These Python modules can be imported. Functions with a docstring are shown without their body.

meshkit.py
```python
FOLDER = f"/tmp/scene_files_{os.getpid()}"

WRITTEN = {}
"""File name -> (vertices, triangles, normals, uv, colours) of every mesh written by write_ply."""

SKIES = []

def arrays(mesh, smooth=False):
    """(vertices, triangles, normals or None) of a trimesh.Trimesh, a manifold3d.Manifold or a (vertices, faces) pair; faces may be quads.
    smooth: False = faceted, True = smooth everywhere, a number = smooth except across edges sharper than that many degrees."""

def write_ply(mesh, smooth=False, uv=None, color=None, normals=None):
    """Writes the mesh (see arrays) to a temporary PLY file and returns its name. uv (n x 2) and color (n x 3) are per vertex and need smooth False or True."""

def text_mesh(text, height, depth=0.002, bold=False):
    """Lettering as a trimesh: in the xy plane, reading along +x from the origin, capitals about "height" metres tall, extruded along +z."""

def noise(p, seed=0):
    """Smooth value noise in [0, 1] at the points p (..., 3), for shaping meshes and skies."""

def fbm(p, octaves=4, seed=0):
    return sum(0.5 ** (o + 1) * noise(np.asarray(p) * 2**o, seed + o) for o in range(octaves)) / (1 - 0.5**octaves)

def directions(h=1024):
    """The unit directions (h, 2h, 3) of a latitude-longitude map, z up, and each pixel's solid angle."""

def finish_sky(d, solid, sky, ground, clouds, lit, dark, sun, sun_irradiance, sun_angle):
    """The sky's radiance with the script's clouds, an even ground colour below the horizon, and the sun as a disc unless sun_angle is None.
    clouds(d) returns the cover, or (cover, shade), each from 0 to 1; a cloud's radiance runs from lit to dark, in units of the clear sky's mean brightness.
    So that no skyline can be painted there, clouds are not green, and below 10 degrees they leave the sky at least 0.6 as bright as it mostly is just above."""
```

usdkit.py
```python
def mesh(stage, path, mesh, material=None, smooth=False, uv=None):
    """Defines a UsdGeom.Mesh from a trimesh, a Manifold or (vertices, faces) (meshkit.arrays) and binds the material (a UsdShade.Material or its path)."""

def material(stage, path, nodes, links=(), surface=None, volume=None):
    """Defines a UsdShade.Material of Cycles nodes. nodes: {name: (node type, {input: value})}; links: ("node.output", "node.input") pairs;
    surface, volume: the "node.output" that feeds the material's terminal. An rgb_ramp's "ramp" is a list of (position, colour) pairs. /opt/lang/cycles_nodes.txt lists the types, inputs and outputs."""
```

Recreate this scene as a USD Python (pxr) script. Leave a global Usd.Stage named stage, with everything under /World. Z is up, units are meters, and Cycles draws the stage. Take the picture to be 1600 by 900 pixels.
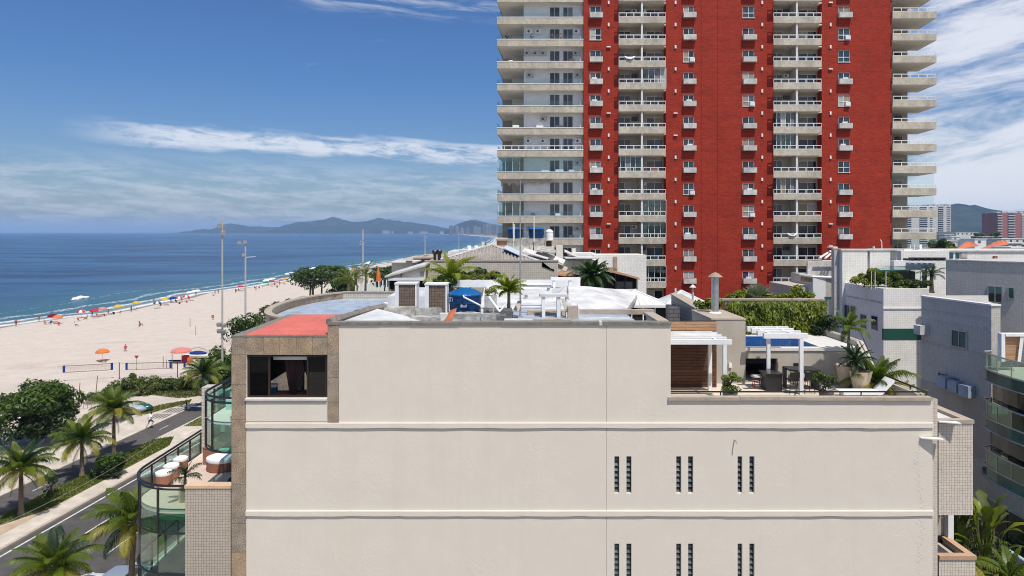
import math, random
import numpy as np, trimesh, manifold3d, usdkit, meshkit
from pxr import Usd, UsdGeom, UsdLux, UsdShade, Sdf, Gf
from shapely.geometry import Polygon, box as sbox
from shapely.ops import unary_union

EXPOSURE, SUN_I, SKY_S = 0.15, 1.05, 0.10
SKY_TINT, SKY_LOW, CLOUD = (0.44, 0.665, 0.95), (0.66, 0.73, 0.84), (8.4, 8.5, 8.9)
WALL = (.675, .605, .515)
SAND = (.52, .45, .385)
SEA_A, SEA_B, SEA_SHALLOW = (.004, .028, .085), (.026, .092, .205), (.035, .12, .155)
HAZE = 0.000068

stage = Usd.Stage.CreateInMemory()
UsdGeom.SetStageUpAxis(stage, UsdGeom.Tokens.z)
UsdGeom.SetStageMetersPerUnit(stage, 1.0)
UsdGeom.Xform.Define(stage, '/World')
UsdGeom.Scope.Define(stage, '/World/Looks')

# ------------------------------------------------------------------ camera, sky, sun, exposure
F, HC, HX, HY = 1070.0, 22.0, 800.0, 362.0      # lens in photograph pixels, eye height in metres, where the view axis meets the picture
cam = UsdGeom.Camera.Define(stage, '/World/camera')
cam.CreateHorizontalApertureAttr(36.0); cam.CreateVerticalApertureAttr(20.25)
cam.CreateFocalLengthAttr(36.0 * F / 1600)
cam.CreateVerticalApertureOffsetAttr(-(450 - HY) / 1600 * 36.0)
cam.CreateClippingRangeAttr(Gf.Vec2f(0.5, 90000))
cam.CreateExposureAttr(EXPOSURE)
_x = UsdGeom.Xformable(cam); _x.AddTranslateOp().Set((0, 0, HC)); _x.AddRotateXOp().Set(90.0)

SUN_E, SUN_A = math.radians(64), math.radians(24)           # height, and angle to the right of straight behind the camera
SUN = np.array([math.cos(SUN_E) * math.sin(SUN_A), -math.cos(SUN_E) * math.cos(SUN_A), math.sin(SUN_E)])
sun = UsdLux.DistantLight.Define(stage, '/World/sun')
sun.CreateIntensityAttr(SUN_I); sun.CreateAngleAttr(0.53); sun.CreateNormalizeAttr(True); sun.CreateColorAttr(Gf.Vec3f(1.0, 0.955, 0.89))
_m = Gf.Matrix4d().SetRotate(Gf.Rotation(Gf.Vec3d(0, 0, 1), Gf.Vec3d(*SUN)))
UsdGeom.Xformable(sun).AddTransformOp().Set(_m)


class G:
    """a small node graph writer"""
    def __init__(s): s.n, s.l, s.c = {}, [], 0
    def node(s, kind, **kw):
        s.c += 1; name = f'n{s.c}'; vals = {}
        for k, v in kw.items():
            if isinstance(v, str) and '.' in v and v.split('.')[0] in s.n: s.l.append((v, f'{name}.{k}'))
            else: vals[k] = v
        s.n[name] = (kind, vals); return name
    def math(s, op, a, b=0.0, c=0.0, clamp=False):
        return s.node('math', math_type=op, value1=a, value2=b, value3=c, use_clamp=clamp) + '.value'
    def sstep(s, v, lo, hi):
        return s.node('map_range', range_type='smoothstep', value=v, from_min=lo, from_max=hi, to_min=0.0, to_max=1.0, clamp=True) + '.result'
    def mixc(s, fac, a, b, t='mix'):
        return s.node('mix', mix_type=t, fac=fac, color1=a, color2=b) + '.color'
    def noise(s, vec, scale, detail=4.0, rough=0.5, **kw):
        return s.node('noise_texture', vector=vec, scale=scale, detail=detail, roughness=rough, **kw)
    def make(s, name, surface=None, volume=None):
        return usdkit.material(stage, '/World/Looks/' + name, s.n, s.l, surface, volume)


def sky_material():
    g = G()
    tc = g.node('texture_coordinate') + '.generated'
    sk = g.node('sky_texture', sky_type='single_scattering', sun_disc=False, sun_elevation=SUN_E, sun_rotation=math.atan2(SUN[0], SUN[1]), altitude=20.0, air_density=1.0, aerosol_density=1.0, ozone_density=3.0) + '.color'
    x = g.node('separate_xyz', vector=tc)
    X, Y, Z = x + '.x', x + '.y', x + '.z'
    hyp = g.math('sqrt', g.math('add', g.math('multiply', X, X), g.math('multiply', Y, Y)))
    el = g.math('divide', Z, g.math('maximum', hyp, 0.02))
    az = g.math('arctan2', X, Y)
    # warped streak coordinates
    v1 = g.node('combine_xyz', x=g.math('multiply', az, 3.0), y=g.math('multiply', g.math('add', el, g.math('multiply', az, -0.13)), 14.0), z=Z) + '.vector'
    n1 = g.noise(v1, 1.6, 7.0, 0.62, distortion=0.6) + '.fac'
    v2 = g.node('combine_xyz', x=g.math('multiply', az, 9.0), y=g.math('multiply', g.math('add', el, g.math('multiply', az, 0.06)), 66.0), z=3.7) + '.vector'
    n2 = g.noise(v2, 1.3, 6.0, 0.6, distortion=0.4) + '.fac'
    v3 = g.node('combine_xyz', x=g.math('multiply', az, 30.0), y=g.math('multiply', el, 95.0), z=9.1) + '.vector'
    n3 = g.noise(v3, 1.0, 6.0, .65, distortion=.8) + '.fac'
    # more cloud toward the right (north) and toward the horizon
    cover = g.math('add', g.math('multiply', g.sstep(az, 0.30, 0.60), 0.40), g.math('multiply', g.sstep(el, 0.12, 0.03), 0.10))
    c1 = g.sstep(g.math('add', g.math('add', n1, cover), g.math('multiply', g.math('subtract', n3, .5), .22)), 0.66, 1.0)
    # thin streaks low over the sea
    low = g.math('multiply', g.sstep(el, 0.115, 0.06), g.sstep(el, -0.01, 0.012))
    c2 = g.math('multiply', g.math('multiply', g.sstep(g.math('add', g.math('multiply', n2, .65), g.math('multiply', n3, .35)), 0.40, 0.64), low), 0.42)
    # one long bank of cloud over the sea
    cen = g.math('add', g.math('multiply', az, -0.028), 0.112)
    d = g.math('divide', g.math('subtract', el, g.math('add', cen, g.math('multiply', g.math('subtract', n1, 0.5), 0.022))), g.math('add', 0.0195, g.math('multiply', g.math('subtract', n2, 0.5), 0.030)))
    bank = g.math('multiply', g.sstep(g.math('absolute', d), 1.05, 0.25), g.math('multiply', g.sstep(az, -0.60, -0.44), g.sstep(az, 0.10, -0.03)))
    c3 = g.math('multiply', bank, g.sstep(g.math('add', g.math('multiply', n2, .5), g.math('multiply', n3, .5)), 0.34, 0.56))
    # high wisp near the top
    d4 = g.math('absolute', g.math('divide', g.math('subtract', el, g.math('add', 0.325, g.math('multiply', az, -0.03))), 0.03))
    c4 = g.math('multiply', g.math('multiply', g.sstep(d4, 1.0, 0.1), g.sstep(n2, 0.42, 0.75)), g.math('multiply', g.sstep(az, -0.36, -0.25), g.sstep(az, 0.05, -0.05)))
    cl = g.math('maximum', g.math('maximum', c1, c2), g.math('maximum', g.math('multiply', c3, 0.9), g.math('multiply', c4, 0.55)))
    up = g.sstep(Z, 0.0, 0.02)
    cl = g.math('multiply', g.math('multiply', cl, up), 0.80)
    tint = g.mixc(1.0, sk, SKY_TINT, 'multiply')
    low_t = g.mixc(g.sstep(el, 0.24, 0.0), tint, g.mixc(1.0, sk, SKY_LOW, 'multiply'))
    col = g.mixc(cl, low_t, CLOUD)
    bg = g.node('background_shader', color=col, strength=SKY_S)
    return g.make('sky_look', bg + '.background')


sky = UsdLux.DomeLight.Define(stage, '/World/sky')
UsdShade.MaterialBindingAPI.Apply(sky.GetPrim()).Bind(sky_material())
sky.GetPrim().SetCustomDataByKey('kind', 'structure')


# ------------------------------------------------------------------ helpers
def at(px, py, Y): return np.array([(px - HX) * Y / F, Y, HC - (py - HY) * Y / F])
def onz(px, py, Z=0.0): return at(px, py, (HC - Z) * F / (py - HY))
def road(u, Y): return (u + 0.0841 * Y, Y)                       # the avenue runs a little to the right of straight ahead

ORD = ('leftmost', 'second from the left', 'third from the left', 'fourth from the left', 'fifth from the left', 'sixth from the left', 'seventh from the left', 'eighth from the left', 'ninth from the left', 'tenth from the left', 'eleventh from the left')
_count = {}
def numbered(parent, name):
    k = _count.get((parent, name), 0); _count[(parent, name)] = k + 1
    return f'{parent}/{name}' if k == 0 else f'{parent}/{name}_{k:03d}'


class Thing:
    def __init__(s, name, label=None, cat=None, base=(0, 0, 0), rotz=0.0, group=None, kind=None, parent=None, scale=1.0, local=False):
        s.name, s.base, s.local = name, np.array(base, float), local
        s.path = numbered(parent.path if parent else '/World', name)
        x = UsdGeom.Xform.Define(stage, s.path); s.prim = x.GetPrim()
        if parent is None:
            x.AddTranslateOp().Set(tuple(map(float, base))); x.AddRotateZOp().Set(float(math.degrees(rotz))); x.AddScaleOp().Set(Gf.Vec3f(scale))
        else:
            s.base, s.local = parent.base, parent.local
        tag(s.prim, label, cat, group, kind)


def tag(p, label=None, cat=None, group=None, kind=None):
    for k, v in (('label', label), ('category', cat), ('group', group), ('kind', kind)):
        if v: p.SetCustomDataByKey(k, v)
    return p


def dup(src, base, rotz, label, group=None, scale=1.0):
    was = src.prim.GetCustomData()
    t = Thing(src.name, label, was['category'], base, rotz, group or was.get('group'), scale=scale, local=True)
    t.prim.GetReferences().AddInternalReference(src.path); t.prim.SetInstanceable(True)
    return t


BOXF = np.array([[0, 2, 1], [0, 3, 2], [4, 5, 6], [4, 6, 7], [0, 1, 5], [0, 5, 4], [1, 2, 6], [1, 6, 5], [2, 3, 7], [2, 7, 6], [3, 0, 4], [3, 4, 7]])


class MB:
    def __init__(s): s.v, s.f, s.n = [], [], 0
    def add(s, v, f):
        v = np.asarray(v, float); f = np.asarray(f, int)
        s.v.append(v); s.f.append(f + s.n); s.n += len(v); return s
    def box(s, x0, x1, y0, y1, z0, z1):
        x0, x1 = min(x0, x1), max(x0, x1); y0, y1 = min(y0, y1), max(y0, y1); z0, z1 = min(z0, z1), max(z0, z1)
        return s.add([[x0, y0, z0], [x1, y0, z0], [x1, y1, z0], [x0, y1, z0], [x0, y0, z1], [x1, y0, z1], [x1, y1, z1], [x0, y1, z1]], BOXF)
    def pbox(s, px0, px1, py0, py1, Y, depth):
        """a box whose front face spans those pixels at distance Y"""
        a, b = at(px0, py1, Y), at(px1, py0, Y)
        return s.box(a[0], b[0], Y, Y + depth, a[2], b[2])
    def obox(s, c, h, rot=0.0, tilt=0.0):
        m = trimesh.creation.box(2 * np.array(h, float))
        R = trimesh.transformations.euler_matrix(tilt, 0, rot, 'sxyz'); m.apply_transform(R); m.apply_translation(c)
        return s.tm(m)
    def tm(s, m): return s.add(m.vertices, m.faces)
    def tube(s, pts, r, n=6, caps=True):
        pts = np.asarray(pts, float); r = np.broadcast_to(np.asarray(r, float), len(pts))
        d = np.gradient(pts, axis=0); d /= np.maximum(np.linalg.norm(d, axis=1, keepdims=True), 1e-9)
        ref = np.array([0, 0, 1.0]) if abs(d[0, 2]) < .9 else np.array([1.0, 0, 0])
        vs = []
        for p, t, rr in zip(pts, d, r):
            a = np.cross(t, ref); a /= max(np.linalg.norm(a), 1e-9); b = np.cross(t, a)
            th = np.arange(n) * 2 * np.pi / n
            vs.append(p + rr * (np.cos(th)[:, None] * a + np.sin(th)[:, None] * b))
        k = len(pts); f = []
        for i in range(k - 1):
            for j in range(n):
                q = (j + 1) % n
                f += [[i * n + j, (i + 1) * n + q, i * n + q], [i * n + j, (i + 1) * n + j, (i + 1) * n + q]]
        v = np.vstack(vs)
        if caps:
            v = np.vstack([v, pts[:1], pts[-1:]])
            for j in range(n):
                q = (j + 1) % n
                f += [[k * n, j, q], [k * n + 1, (k - 1) * n + q, (k - 1) * n + j]]
        return s.add(v, f)
    def lathe(s, prof, c=(0, 0, 0), n=24, sx=1.0, sy=1.0):
        prof = np.asarray(prof, float); th = np.arange(n) * 2 * np.pi / n
        v = np.array([[r * math.cos(t) * sx, r * math.sin(t) * sy, z] for r, z in prof for t in th]) + np.array(c)
        f = []
        for i in range(len(prof) - 1):
            for j in range(n):
                q = (j + 1) % n
                f += [[i * n + j, i * n + q, (i + 1) * n + q], [i * n + j, (i + 1) * n + q, (i + 1) * n + j]]
        return s.add(v, f)
    def prism(s, poly, z0, z1):
        p = poly if hasattr(poly, 'exterior') else Polygon(poly)
        if not p.is_valid: p = p.buffer(0)
        for g in getattr(p, 'geoms', [p]):
            m = trimesh.creation.extrude_polygon(g, z1 - z0, engine='earcut'); m.apply_translation([0, 0, z0]); s.tm(m)
        return s
    def wall(s, poly, y0, y1):
        """a polygon in x, z made y0..y1 thick"""
        p = poly if hasattr(poly, 'exterior') or hasattr(poly, 'geoms') else Polygon(poly)
        for g in getattr(p, 'geoms', [p]):
            m = trimesh.creation.extrude_polygon(g, y1 - y0, engine='earcut')
            v = m.vertices; s.add(np.c_[v[:, 0], y1 - v[:, 2], v[:, 1]], m.faces)
        return s
    def poly(s, pts):
        n = len(pts); return s.add(pts, [[0, i, i + 1] for i in range(1, n - 1)])
    def slab(s, pts, t):
        """an upward facing polygon with thickness t below it"""
        pts = np.asarray(pts, float); n = len(pts); v = np.vstack([pts, pts - [0, 0, t]])
        f = [[0, i, i + 1] for i in range(1, n - 1)] + [[n, n + i + 1, n + i] for i in range(1, n - 1)]
        for i in range(n):
            j = (i + 1) % n; f += [[i, n + i, n + j], [i, n + j, j]]
        return s.add(v, f)
    def grid(s, P):
        P = np.asarray(P, float); a, b = P.shape[:2]; i = np.arange(a * b).reshape(a, b)
        f = np.vstack([np.c_[i[:-1, :-1].ravel(), i[:-1, 1:].ravel(), i[1:, 1:].ravel()], np.c_[i[:-1, :-1].ravel(), i[1:, 1:].ravel(), i[1:, :-1].ravel()]])
        return s.add(P.reshape(-1, 3), f)
    def build(s, name, m, parent=None, smooth=False, label=None, cat=None, group=None, kind=None, base=None):
        v = np.vstack(s.v); f = np.vstack(s.f)
        if parent is not None:
            if not parent.local: v = v - parent.base
            path = numbered(parent.path, name)
        else: path = numbered('/World', name)
        if parent is None and base is not None: v = v - np.array(base)
        me = usdkit.mesh(stage, path, trimesh.Trimesh(v, f, process=False), m, smooth)
        if parent is None and base is not None: UsdGeom.Xformable(me).AddTranslateOp().Set(tuple(map(float, base)))
        tag(me.GetPrim(), label, cat, group, kind)
        return me


def sr(r, g, b):
    f = lambda c: (c / 255 / 12.92) if c <= 10 else ((c / 255 + .055) / 1.055) ** 2.4
    return (f(r), f(g), f(b))
def mul(c, k): return tuple(min(1.0, max(0.0, x * k)) for x in c)

# ------------------------------------------------------------------ materials
def M(name, c, rough=.7, var=.14, scale=2.5, bump=0.0, bscale=None, metal=0.0, spec=.4, stain=.12, sscale=.35, vstreak=False, bdist=.02):
    g = G(); pos = g.node('geometry') + '.position'
    n = g.noise(pos, scale, 5.0, .6) + '.fac'
    r = g.node('rgb_ramp', fac=n, ramp=[(0.28, mul(c, 1 - var)), (.72, mul(c, 1 + var))]) + '.color'
    if stain:
        vec = pos
        if vstreak: vec = g.node('mapping', vector=pos, scale=(1.0, 1.0, 0.12)) + '.vector'
        n2 = g.noise(vec, sscale, 4.0, .65) + '.fac'
        k = g.node('rgb_ramp', fac=n2, ramp=[(.32, (1 - stain,) * 3), (.6, (1.0,) * 3)]) + '.color'
        r = g.mixc(1.0, r, k, 'multiply')
    kw = dict(base_color=r, roughness=rough, metallic=metal, specular_ior_level=spec)
    if bump:
        bn = g.noise(pos, bscale or scale * 4, 4.0, .6) + '.fac'
        kw['normal'] = g.node('bump', height=bn, strength=bump, distance=bdist) + '.normal'
    p = g.node('principled_bsdf', **kw)
    return g.make(name, p + '.BSDF')


def Tile(name, c, mortar, w=.1, h=.1, ms=.008, offset=0.0, var=.08, rough=.4, bump=.3, spec=.4, stain=.1, bands=0.0):
    g = G(); pos = g.node('geometry') + '.position'
    x = g.node('separate_xyz', vector=pos)
    u = g.math('subtract', x + '.x', g.math('multiply', x + '.y', 0.93))
    vec = g.node('combine_xyz', x=u, y=x + '.z', z=0.0) + '.vector'
    b = g.node('brick_texture', vector=vec, offset=offset, scale=1.0, mortar_size=ms, mortar_smooth=.1, brick_width=w, row_height=h, color1=mul(c, 1 - var), color2=mul(c, 1 + var), mortar=mortar)
    n2 = g.noise(pos, .4, 5.0, .65) + '.fac'
    k = g.node('rgb_ramp', fac=n2, ramp=[(.35, (1 - stain,) * 3), (.6, (1.0,) * 3)]) + '.color'
    col = g.mixc(1.0, b + '.color', k, 'multiply')
    if bands:
        n3 = g.noise(g.node('mapping', vector=pos, scale=(.8, .8, 9.0)) + '.vector', 1.4, 6.0, .7) + '.fac'
        col = g.mixc(1.0, col, g.node('rgb_ramp', fac=n3, ramp=[(.36, (1 - bands,) * 3), (.62, (1.0 + bands * .55, 1.0 + bands * .7, 1.0 + bands * .7))]) + '.color', 'multiply')
    kw = dict(base_color=col, roughness=rough, specular_ior_level=spec)
    if bump: kw['normal'] = g.node('bump', height=b + '.fac', invert=True, strength=bump, distance=.01) + '.normal'
    return g.make(name, g.node('principled_bsdf', **kw) + '.BSDF')


def Leaf(name, c, c2, rough=.45, tl=.35, scale=1.3, spec=.4):
    g = G(); pos = g.node('geometry') + '.position'
    n = g.noise(pos, scale, 4.0, .7) + '.fac'
    ri = g.node('geometry') + '.random_per_island'
    f = g.math('add', g.math('multiply', n, .75), g.math('multiply', ri, .3))
    r = g.node('rgb_ramp', fac=f, ramp=[(.35, c), (.8, c2)]) + '.color'
    p = g.node('principled_bsdf', base_color=r, roughness=rough, specular_ior_level=spec) + '.BSDF'
    t = g.node('translucent_bsdf', color=g.mixc(1.0, r, (1.5, 1.6, .7), 'multiply')) + '.BSDF'
    return g.make(name, g.node('mix_closure', fac=tl, closure1=p, closure2=t) + '.closure')


def Pane(name, tint=(.8, .9, .86), ior=1.5, rough=0.0, boost=1.0):
    g = G()
    f0 = ((ior - 1) / (ior + 1)) ** 2 * 1.6 * boost           # both faces of the sheet, the same from either side
    fc = g.node('layer_weight', blend=.5) + '.facing'
    fr = g.math('add', f0, g.math('multiply', g.math('power', fc, 4.0), .8 - f0), clamp=True)
    t = g.node('transparent_bsdf', color=tint) + '.BSDF'; r = g.node('glossy_bsdf', color=(.95, .95, .95), roughness=rough) + '.BSDF'
    return g.make(name, g.node('mix_closure', fac=fr, closure1=t, closure2=r) + '.closure')


stucco = None
def Stucco():
    """cream painted render: trowel relief, faint patch repairs and drips"""
    g = G(); pos = g.node('geometry') + '.position'
    c = WALL
    n = g.noise(pos, 1.1, 6.0, .65) + '.fac'
    r = g.node('rgb_ramp', fac=n, ramp=[(.3, mul(c, .975)), (.7, mul(c, 1.02))]) + '.color'
    dr = g.node('mapping', vector=pos, scale=(1.0, 1.0, .07)) + '.vector'
    n2 = g.noise(dr, 1.6, 5.0, .7) + '.fac'
    k = g.node('rgb_ramp', fac=n2, ramp=[(.30, (.92, .905, .88)), (.50, (1.0, 1.0, 1.0))]) + '.color'
    col = g.mixc(.4, r, g.mixc(1.0, r, k, 'multiply'))
    f1 = g.noise(pos, 7.0, 5.0, .62, distortion=1.2) + '.fac'
    msk = g.sstep(g.noise(pos, .55, 3.0, .5) + '.fac', .42, .66)
    f2 = g.noise(pos, 38.0, 3.0, .6) + '.fac'
    h = g.math('add', g.math('multiply', g.math('multiply', f1, msk), 1.0), g.math('multiply', f2, .22))
    nb = g.node('bump', height=h, strength=.38, distance=.020) + '.normal'
    return g.make('cream_render', g.node('principled_bsdf', base_color=col, roughness=.85, specular_ior_level=.2, normal=nb) + '.BSDF')

stucco = Stucco()
def Granite(name, a, b):
    g = G(); pos = g.node('geometry') + '.position'
    n = g.noise(pos, 26.0, 4.0, .75) + '.fac'; n2 = g.noise(pos, 3.0, 5.0, .6) + '.fac'
    r = g.node('rgb_ramp', fac=n, ramp=[(.34, mul(a, .45)), (.47, a), (.56, b), (.7, mul(b, 1.5))]) + '.color'
    k = g.node('rgb_ramp', fac=n2, ramp=[(.35, (.72, .7, .68)), (.62, (1.05, 1.0, .95))]) + '.color'
    return g.make(name, g.node('principled_bsdf', base_color=g.mixc(1.0, r, k, 'multiply'), roughness=.38, specular_ior_level=.35) + '.BSDF')
granites = [Granite('granite_a', (.30, .235, .17), (.42, .335, .25)), Granite('granite_b', (.33, .245, .165), (.45, .34, .235)), Granite('granite_c', (.27, .225, .18), (.39, .33, .26))]
m_cap = M('weathered_coping', (.20, .18, .155), .9, .25, 6, .5)
m_capbeige = M('beige_coping', (.40, .33, .26), .8, .15, 5, .2)
m_conc = M('old_concrete', (.44, .42, .38), .9, .35, 3.5, .6, stain=.62, sscale=1.6)
m_concd = M('dark_concrete', (.14, .135, .13), .9, .3, 3.0, .5, stain=.4, sscale=1.2)
m_white = M('white_paint', (.74, .74, .73), .6, .05, 3, .1, stain=.10)
m_wmemb = M('white_membrane', (.66, .66, .65), .6, .09, 1.0, .4, stain=.38, sscale=.55)
m_wdirty = M('dirty_white', (.62, .60, .56), .8, .12, 2.0, .3, stain=.4, sscale=.9)
m_bluegrey = M('blue_grey_membrane', (.36, .42, .50), .5, .18, 2.5, .2, stain=.3, sscale=1.0)
m_redroof = M('red_roof_membrane', (.60, .15, .11), .75, .16, 6.0, .6, stain=.2, sscale=1.0)
m_beige = M('beige_render', (.46, .41, .34), .85, .06, 2.0, .25, stain=.16, sscale=.6, vstreak=True)
m_cream2 = M('warm_white_wall', (.70, .66, .58), .8, .05, 2.0, .15, stain=.14, vstreak=True)
m_ledge = M('exposed_aggregate', (.52, .465, .375), .9, .2, 2.5, .5, stain=.3, sscale=.35, vstreak=True)
m_red = Tile('red_brick_cladding', (.375, .038, .018), (.23, .022, .011), .5, .125, .02, .5, .16, .75, .6, spec=.2, stain=.16, bands=.17)
m_black = M('black_metal', (.015, .014, .014), .4, .1, 5, 0, spec=.5, stain=0)
m_dkbrown = M('dark_bronze', (.03, .018, .014), .4, .1, 5, 0, stain=0)
m_dark = M('dark_interior', (.012, .011, .012), .9, .2, 2, 0, stain=0)
m_shade = M('dim_interior', (.10, .095, .09), .9, .2, 2, 0, stain=0)
m_steel = M('galvanised_steel', (.52, .52, .51), .35, .12, 6, .1, metal=.8)
m_pole = M('grey_pole', (.42, .41, .39), .6, .1, 2, 0)
m_wood = None
def Wood(name, a, b, sc=1.0, plank=.14):
    g = G(); pos = g.node('geometry') + '.position'
    v = g.node('mapping', vector=pos, scale=(.9 * sc, .9 * sc, 9 * sc)) + '.vector'
    n = g.noise(v, 1.7, 6.0, .65, distortion=.6) + '.fac'
    z = g.node('separate_xyz', vector=pos) + '.z'
    row = g.math('floor', g.math('divide', z, plank))
    wn = g.node('white_noise_texture', dimensions='1D', w=row) + '.value'
    f = g.math('add', g.math('multiply', n, .8), g.math('multiply', wn, .22))
    r = g.node('rgb_ramp', fac=f, ramp=[(.3, a), (.7, b)]) + '.color'
    return g.make(name, g.node('principled_bsdf', base_color=r, roughness=.55, specular_ior_level=.3) + '.BSDF')
m_wood = Wood('cedar_planks', (.055, .024, .011), (.15, .065, .03))
m_wood2 = Wood('warm_wood', (.30, .16, .08), (.48, .29, .16))
m_terra = M('terracotta', (.42, .13, .06), .85, .25, 6, .4)
m_orange = M('orange_roof_tile', (.55, .17, .08), .85, .22, 2.0, .4)
m_oldtile = M('old_roof_tile', (.38, .22, .13), .9, .3, 3.0, .5, stain=.3)
m_fibre = M('fibre_cement', (.32, .29, .26), .9, .18, 2.0, .4, stain=.3, sscale=.6)
m_tank = M('blue_tank_plastic', (.002, .036, .12), .38, .1, 2, .05, stain=.1)
m_lid = M('blue_tank_lid', (.006, .095, .27), .35, .08, 2, .05, stain=.08)
m_wplast = M('white_plastic', (.78, .78, .77), .4, .05, 3, 0, stain=.06)
m_lattice = M('brown_lattice', (.17, .125, .095), .9, .25, 6, .3)
m_tile = M('beige_mosaic', (.47, .405, .33), .35, .16, 14, 0, stain=.12)
m_grout = M('brown_grout', (.11, .062, .045), .95, .1, 6, 0)
m_tile2 = M('pale_mosaic', (.62, .54, .45), .35, .16, 14, 0, stain=.12)
m_grout2 = M('grey_grout', (.27, .22, .20), .95, .1, 6, 0)
m_btile = Tile('beige_tile_wall', (.57, .52, .44), (.34, .29, .24), .15, .15, .012, var=.07, stain=.16)
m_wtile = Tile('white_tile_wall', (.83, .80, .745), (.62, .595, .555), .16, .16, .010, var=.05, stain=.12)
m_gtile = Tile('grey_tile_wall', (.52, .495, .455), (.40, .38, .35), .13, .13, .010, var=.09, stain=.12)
m_slate = Tile('grey_block_wall', (.155, .15, .15), (.07, .07, .07), .5, .2, .02, .5, var=.1, stain=.1)
m_greentile = M('green_tile', (.012, .075, .052), .3, .12, 6, 0)
m_paver = M('terrace_paver', (.60, .52, .42), .7, .1, 3, .1, stain=.12)
m_pale = M('pale_stone', (.66, .63, .58), .6, .06, 3, .1)
m_wicker = M('brown_wicker', (.33, .14, .085), .75, .2, 20, .5)
m_cushion = M('white_cushion', (.80, .79, .77), .9, .03, 5, .1, stain=.03)
m_pot = M('sand_pot', (.58, .46, .33), .75, .1, 3, .1)
m_navy = M('navy_fabric', (.012, .018, .05), .9, .2, 5, 0)
m_drape = M('brown_drape', (.10, .055, .055), .95, .15, 4, 0)
m_soil = M('soil', (.06, .045, .03), 1, .3, 6, .5)
m_asph = M('asphalt', (.088, .08, .074), .9, .26, .8, .3, stain=.34, sscale=.22)
m_bike = M('bike_path_asphalt', (.095, .085, .078), .9, .2, 1.5, .3, stain=.25, sscale=.4)
m_paint = M('road_paint', (.62, .61, .57), .8, .12, 3, 0, stain=.3, sscale=1.5)
m_pave = M('pale_pavement', (.55, .48, .40), .9, .14, 1.2, .3, stain=.2, sscale=.5)
m_kerb = M('kerb_stone', (.42, .36, .29), .9, .15, 2, .2)
m_dirt = M('bare_earth', (.46, .34, .24), 1, .2, 1.0, .4, stain=.2)
m_mosaic = M('dark_mosaic', (.11, .10, .11), .8, .15, 3, 0)
m_lawn = M('lawn_earth', (.16, .16, .05), 1, .3, 1.5, .5)
m_land = M('urban_ground', (.20, .19, .16), 1, .3, .05, 0, stain=.3, sscale=.02)
m_pink = M('pink_floor', (.62, .49, .40), .7, .08, 3, .1)
g_pane = Pane('clear_pane', (.82, .92, .88), 1.45)
g_green = Pane('green_glass', (.78, .92, .86), 1.55)
g_dgreen = Pane('deep_green_glass', (.34, .66, .55), 1.8)
g_aqua = Pane('aqua_glass', (.78, .90, .90), 1.4)
g_bronze = Pane('smoked_glass', (.30, .30, .32), 1.55)
g_smoke = Pane('dark_smoked_glass', (.04, .04, .05), 1.35)
def DarkGlass(name, c, rough=.06): 
    g = G(); pos = g.node('geometry') + '.position'
    n = g.noise(pos, .9, 3.0, .6) + '.fac'
    r = g.node('rgb_ramp', fac=n, ramp=[(.35, mul(c, .6)), (.65, mul(c, 1.5))]) + '.color'
    return g.make(name, g.node('principled_bsdf', base_color=r, roughness=rough, specular_ior_level=.6) + '.BSDF')
panes = [DarkGlass('window_glass_a', (.012, .014, .018)), DarkGlass('window_glass_b', (.03, .045, .06)), DarkGlass('window_glass_c', (.07, .08, .085)), DarkGlass('window_glass_d', (.014, .05, .075))]
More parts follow.
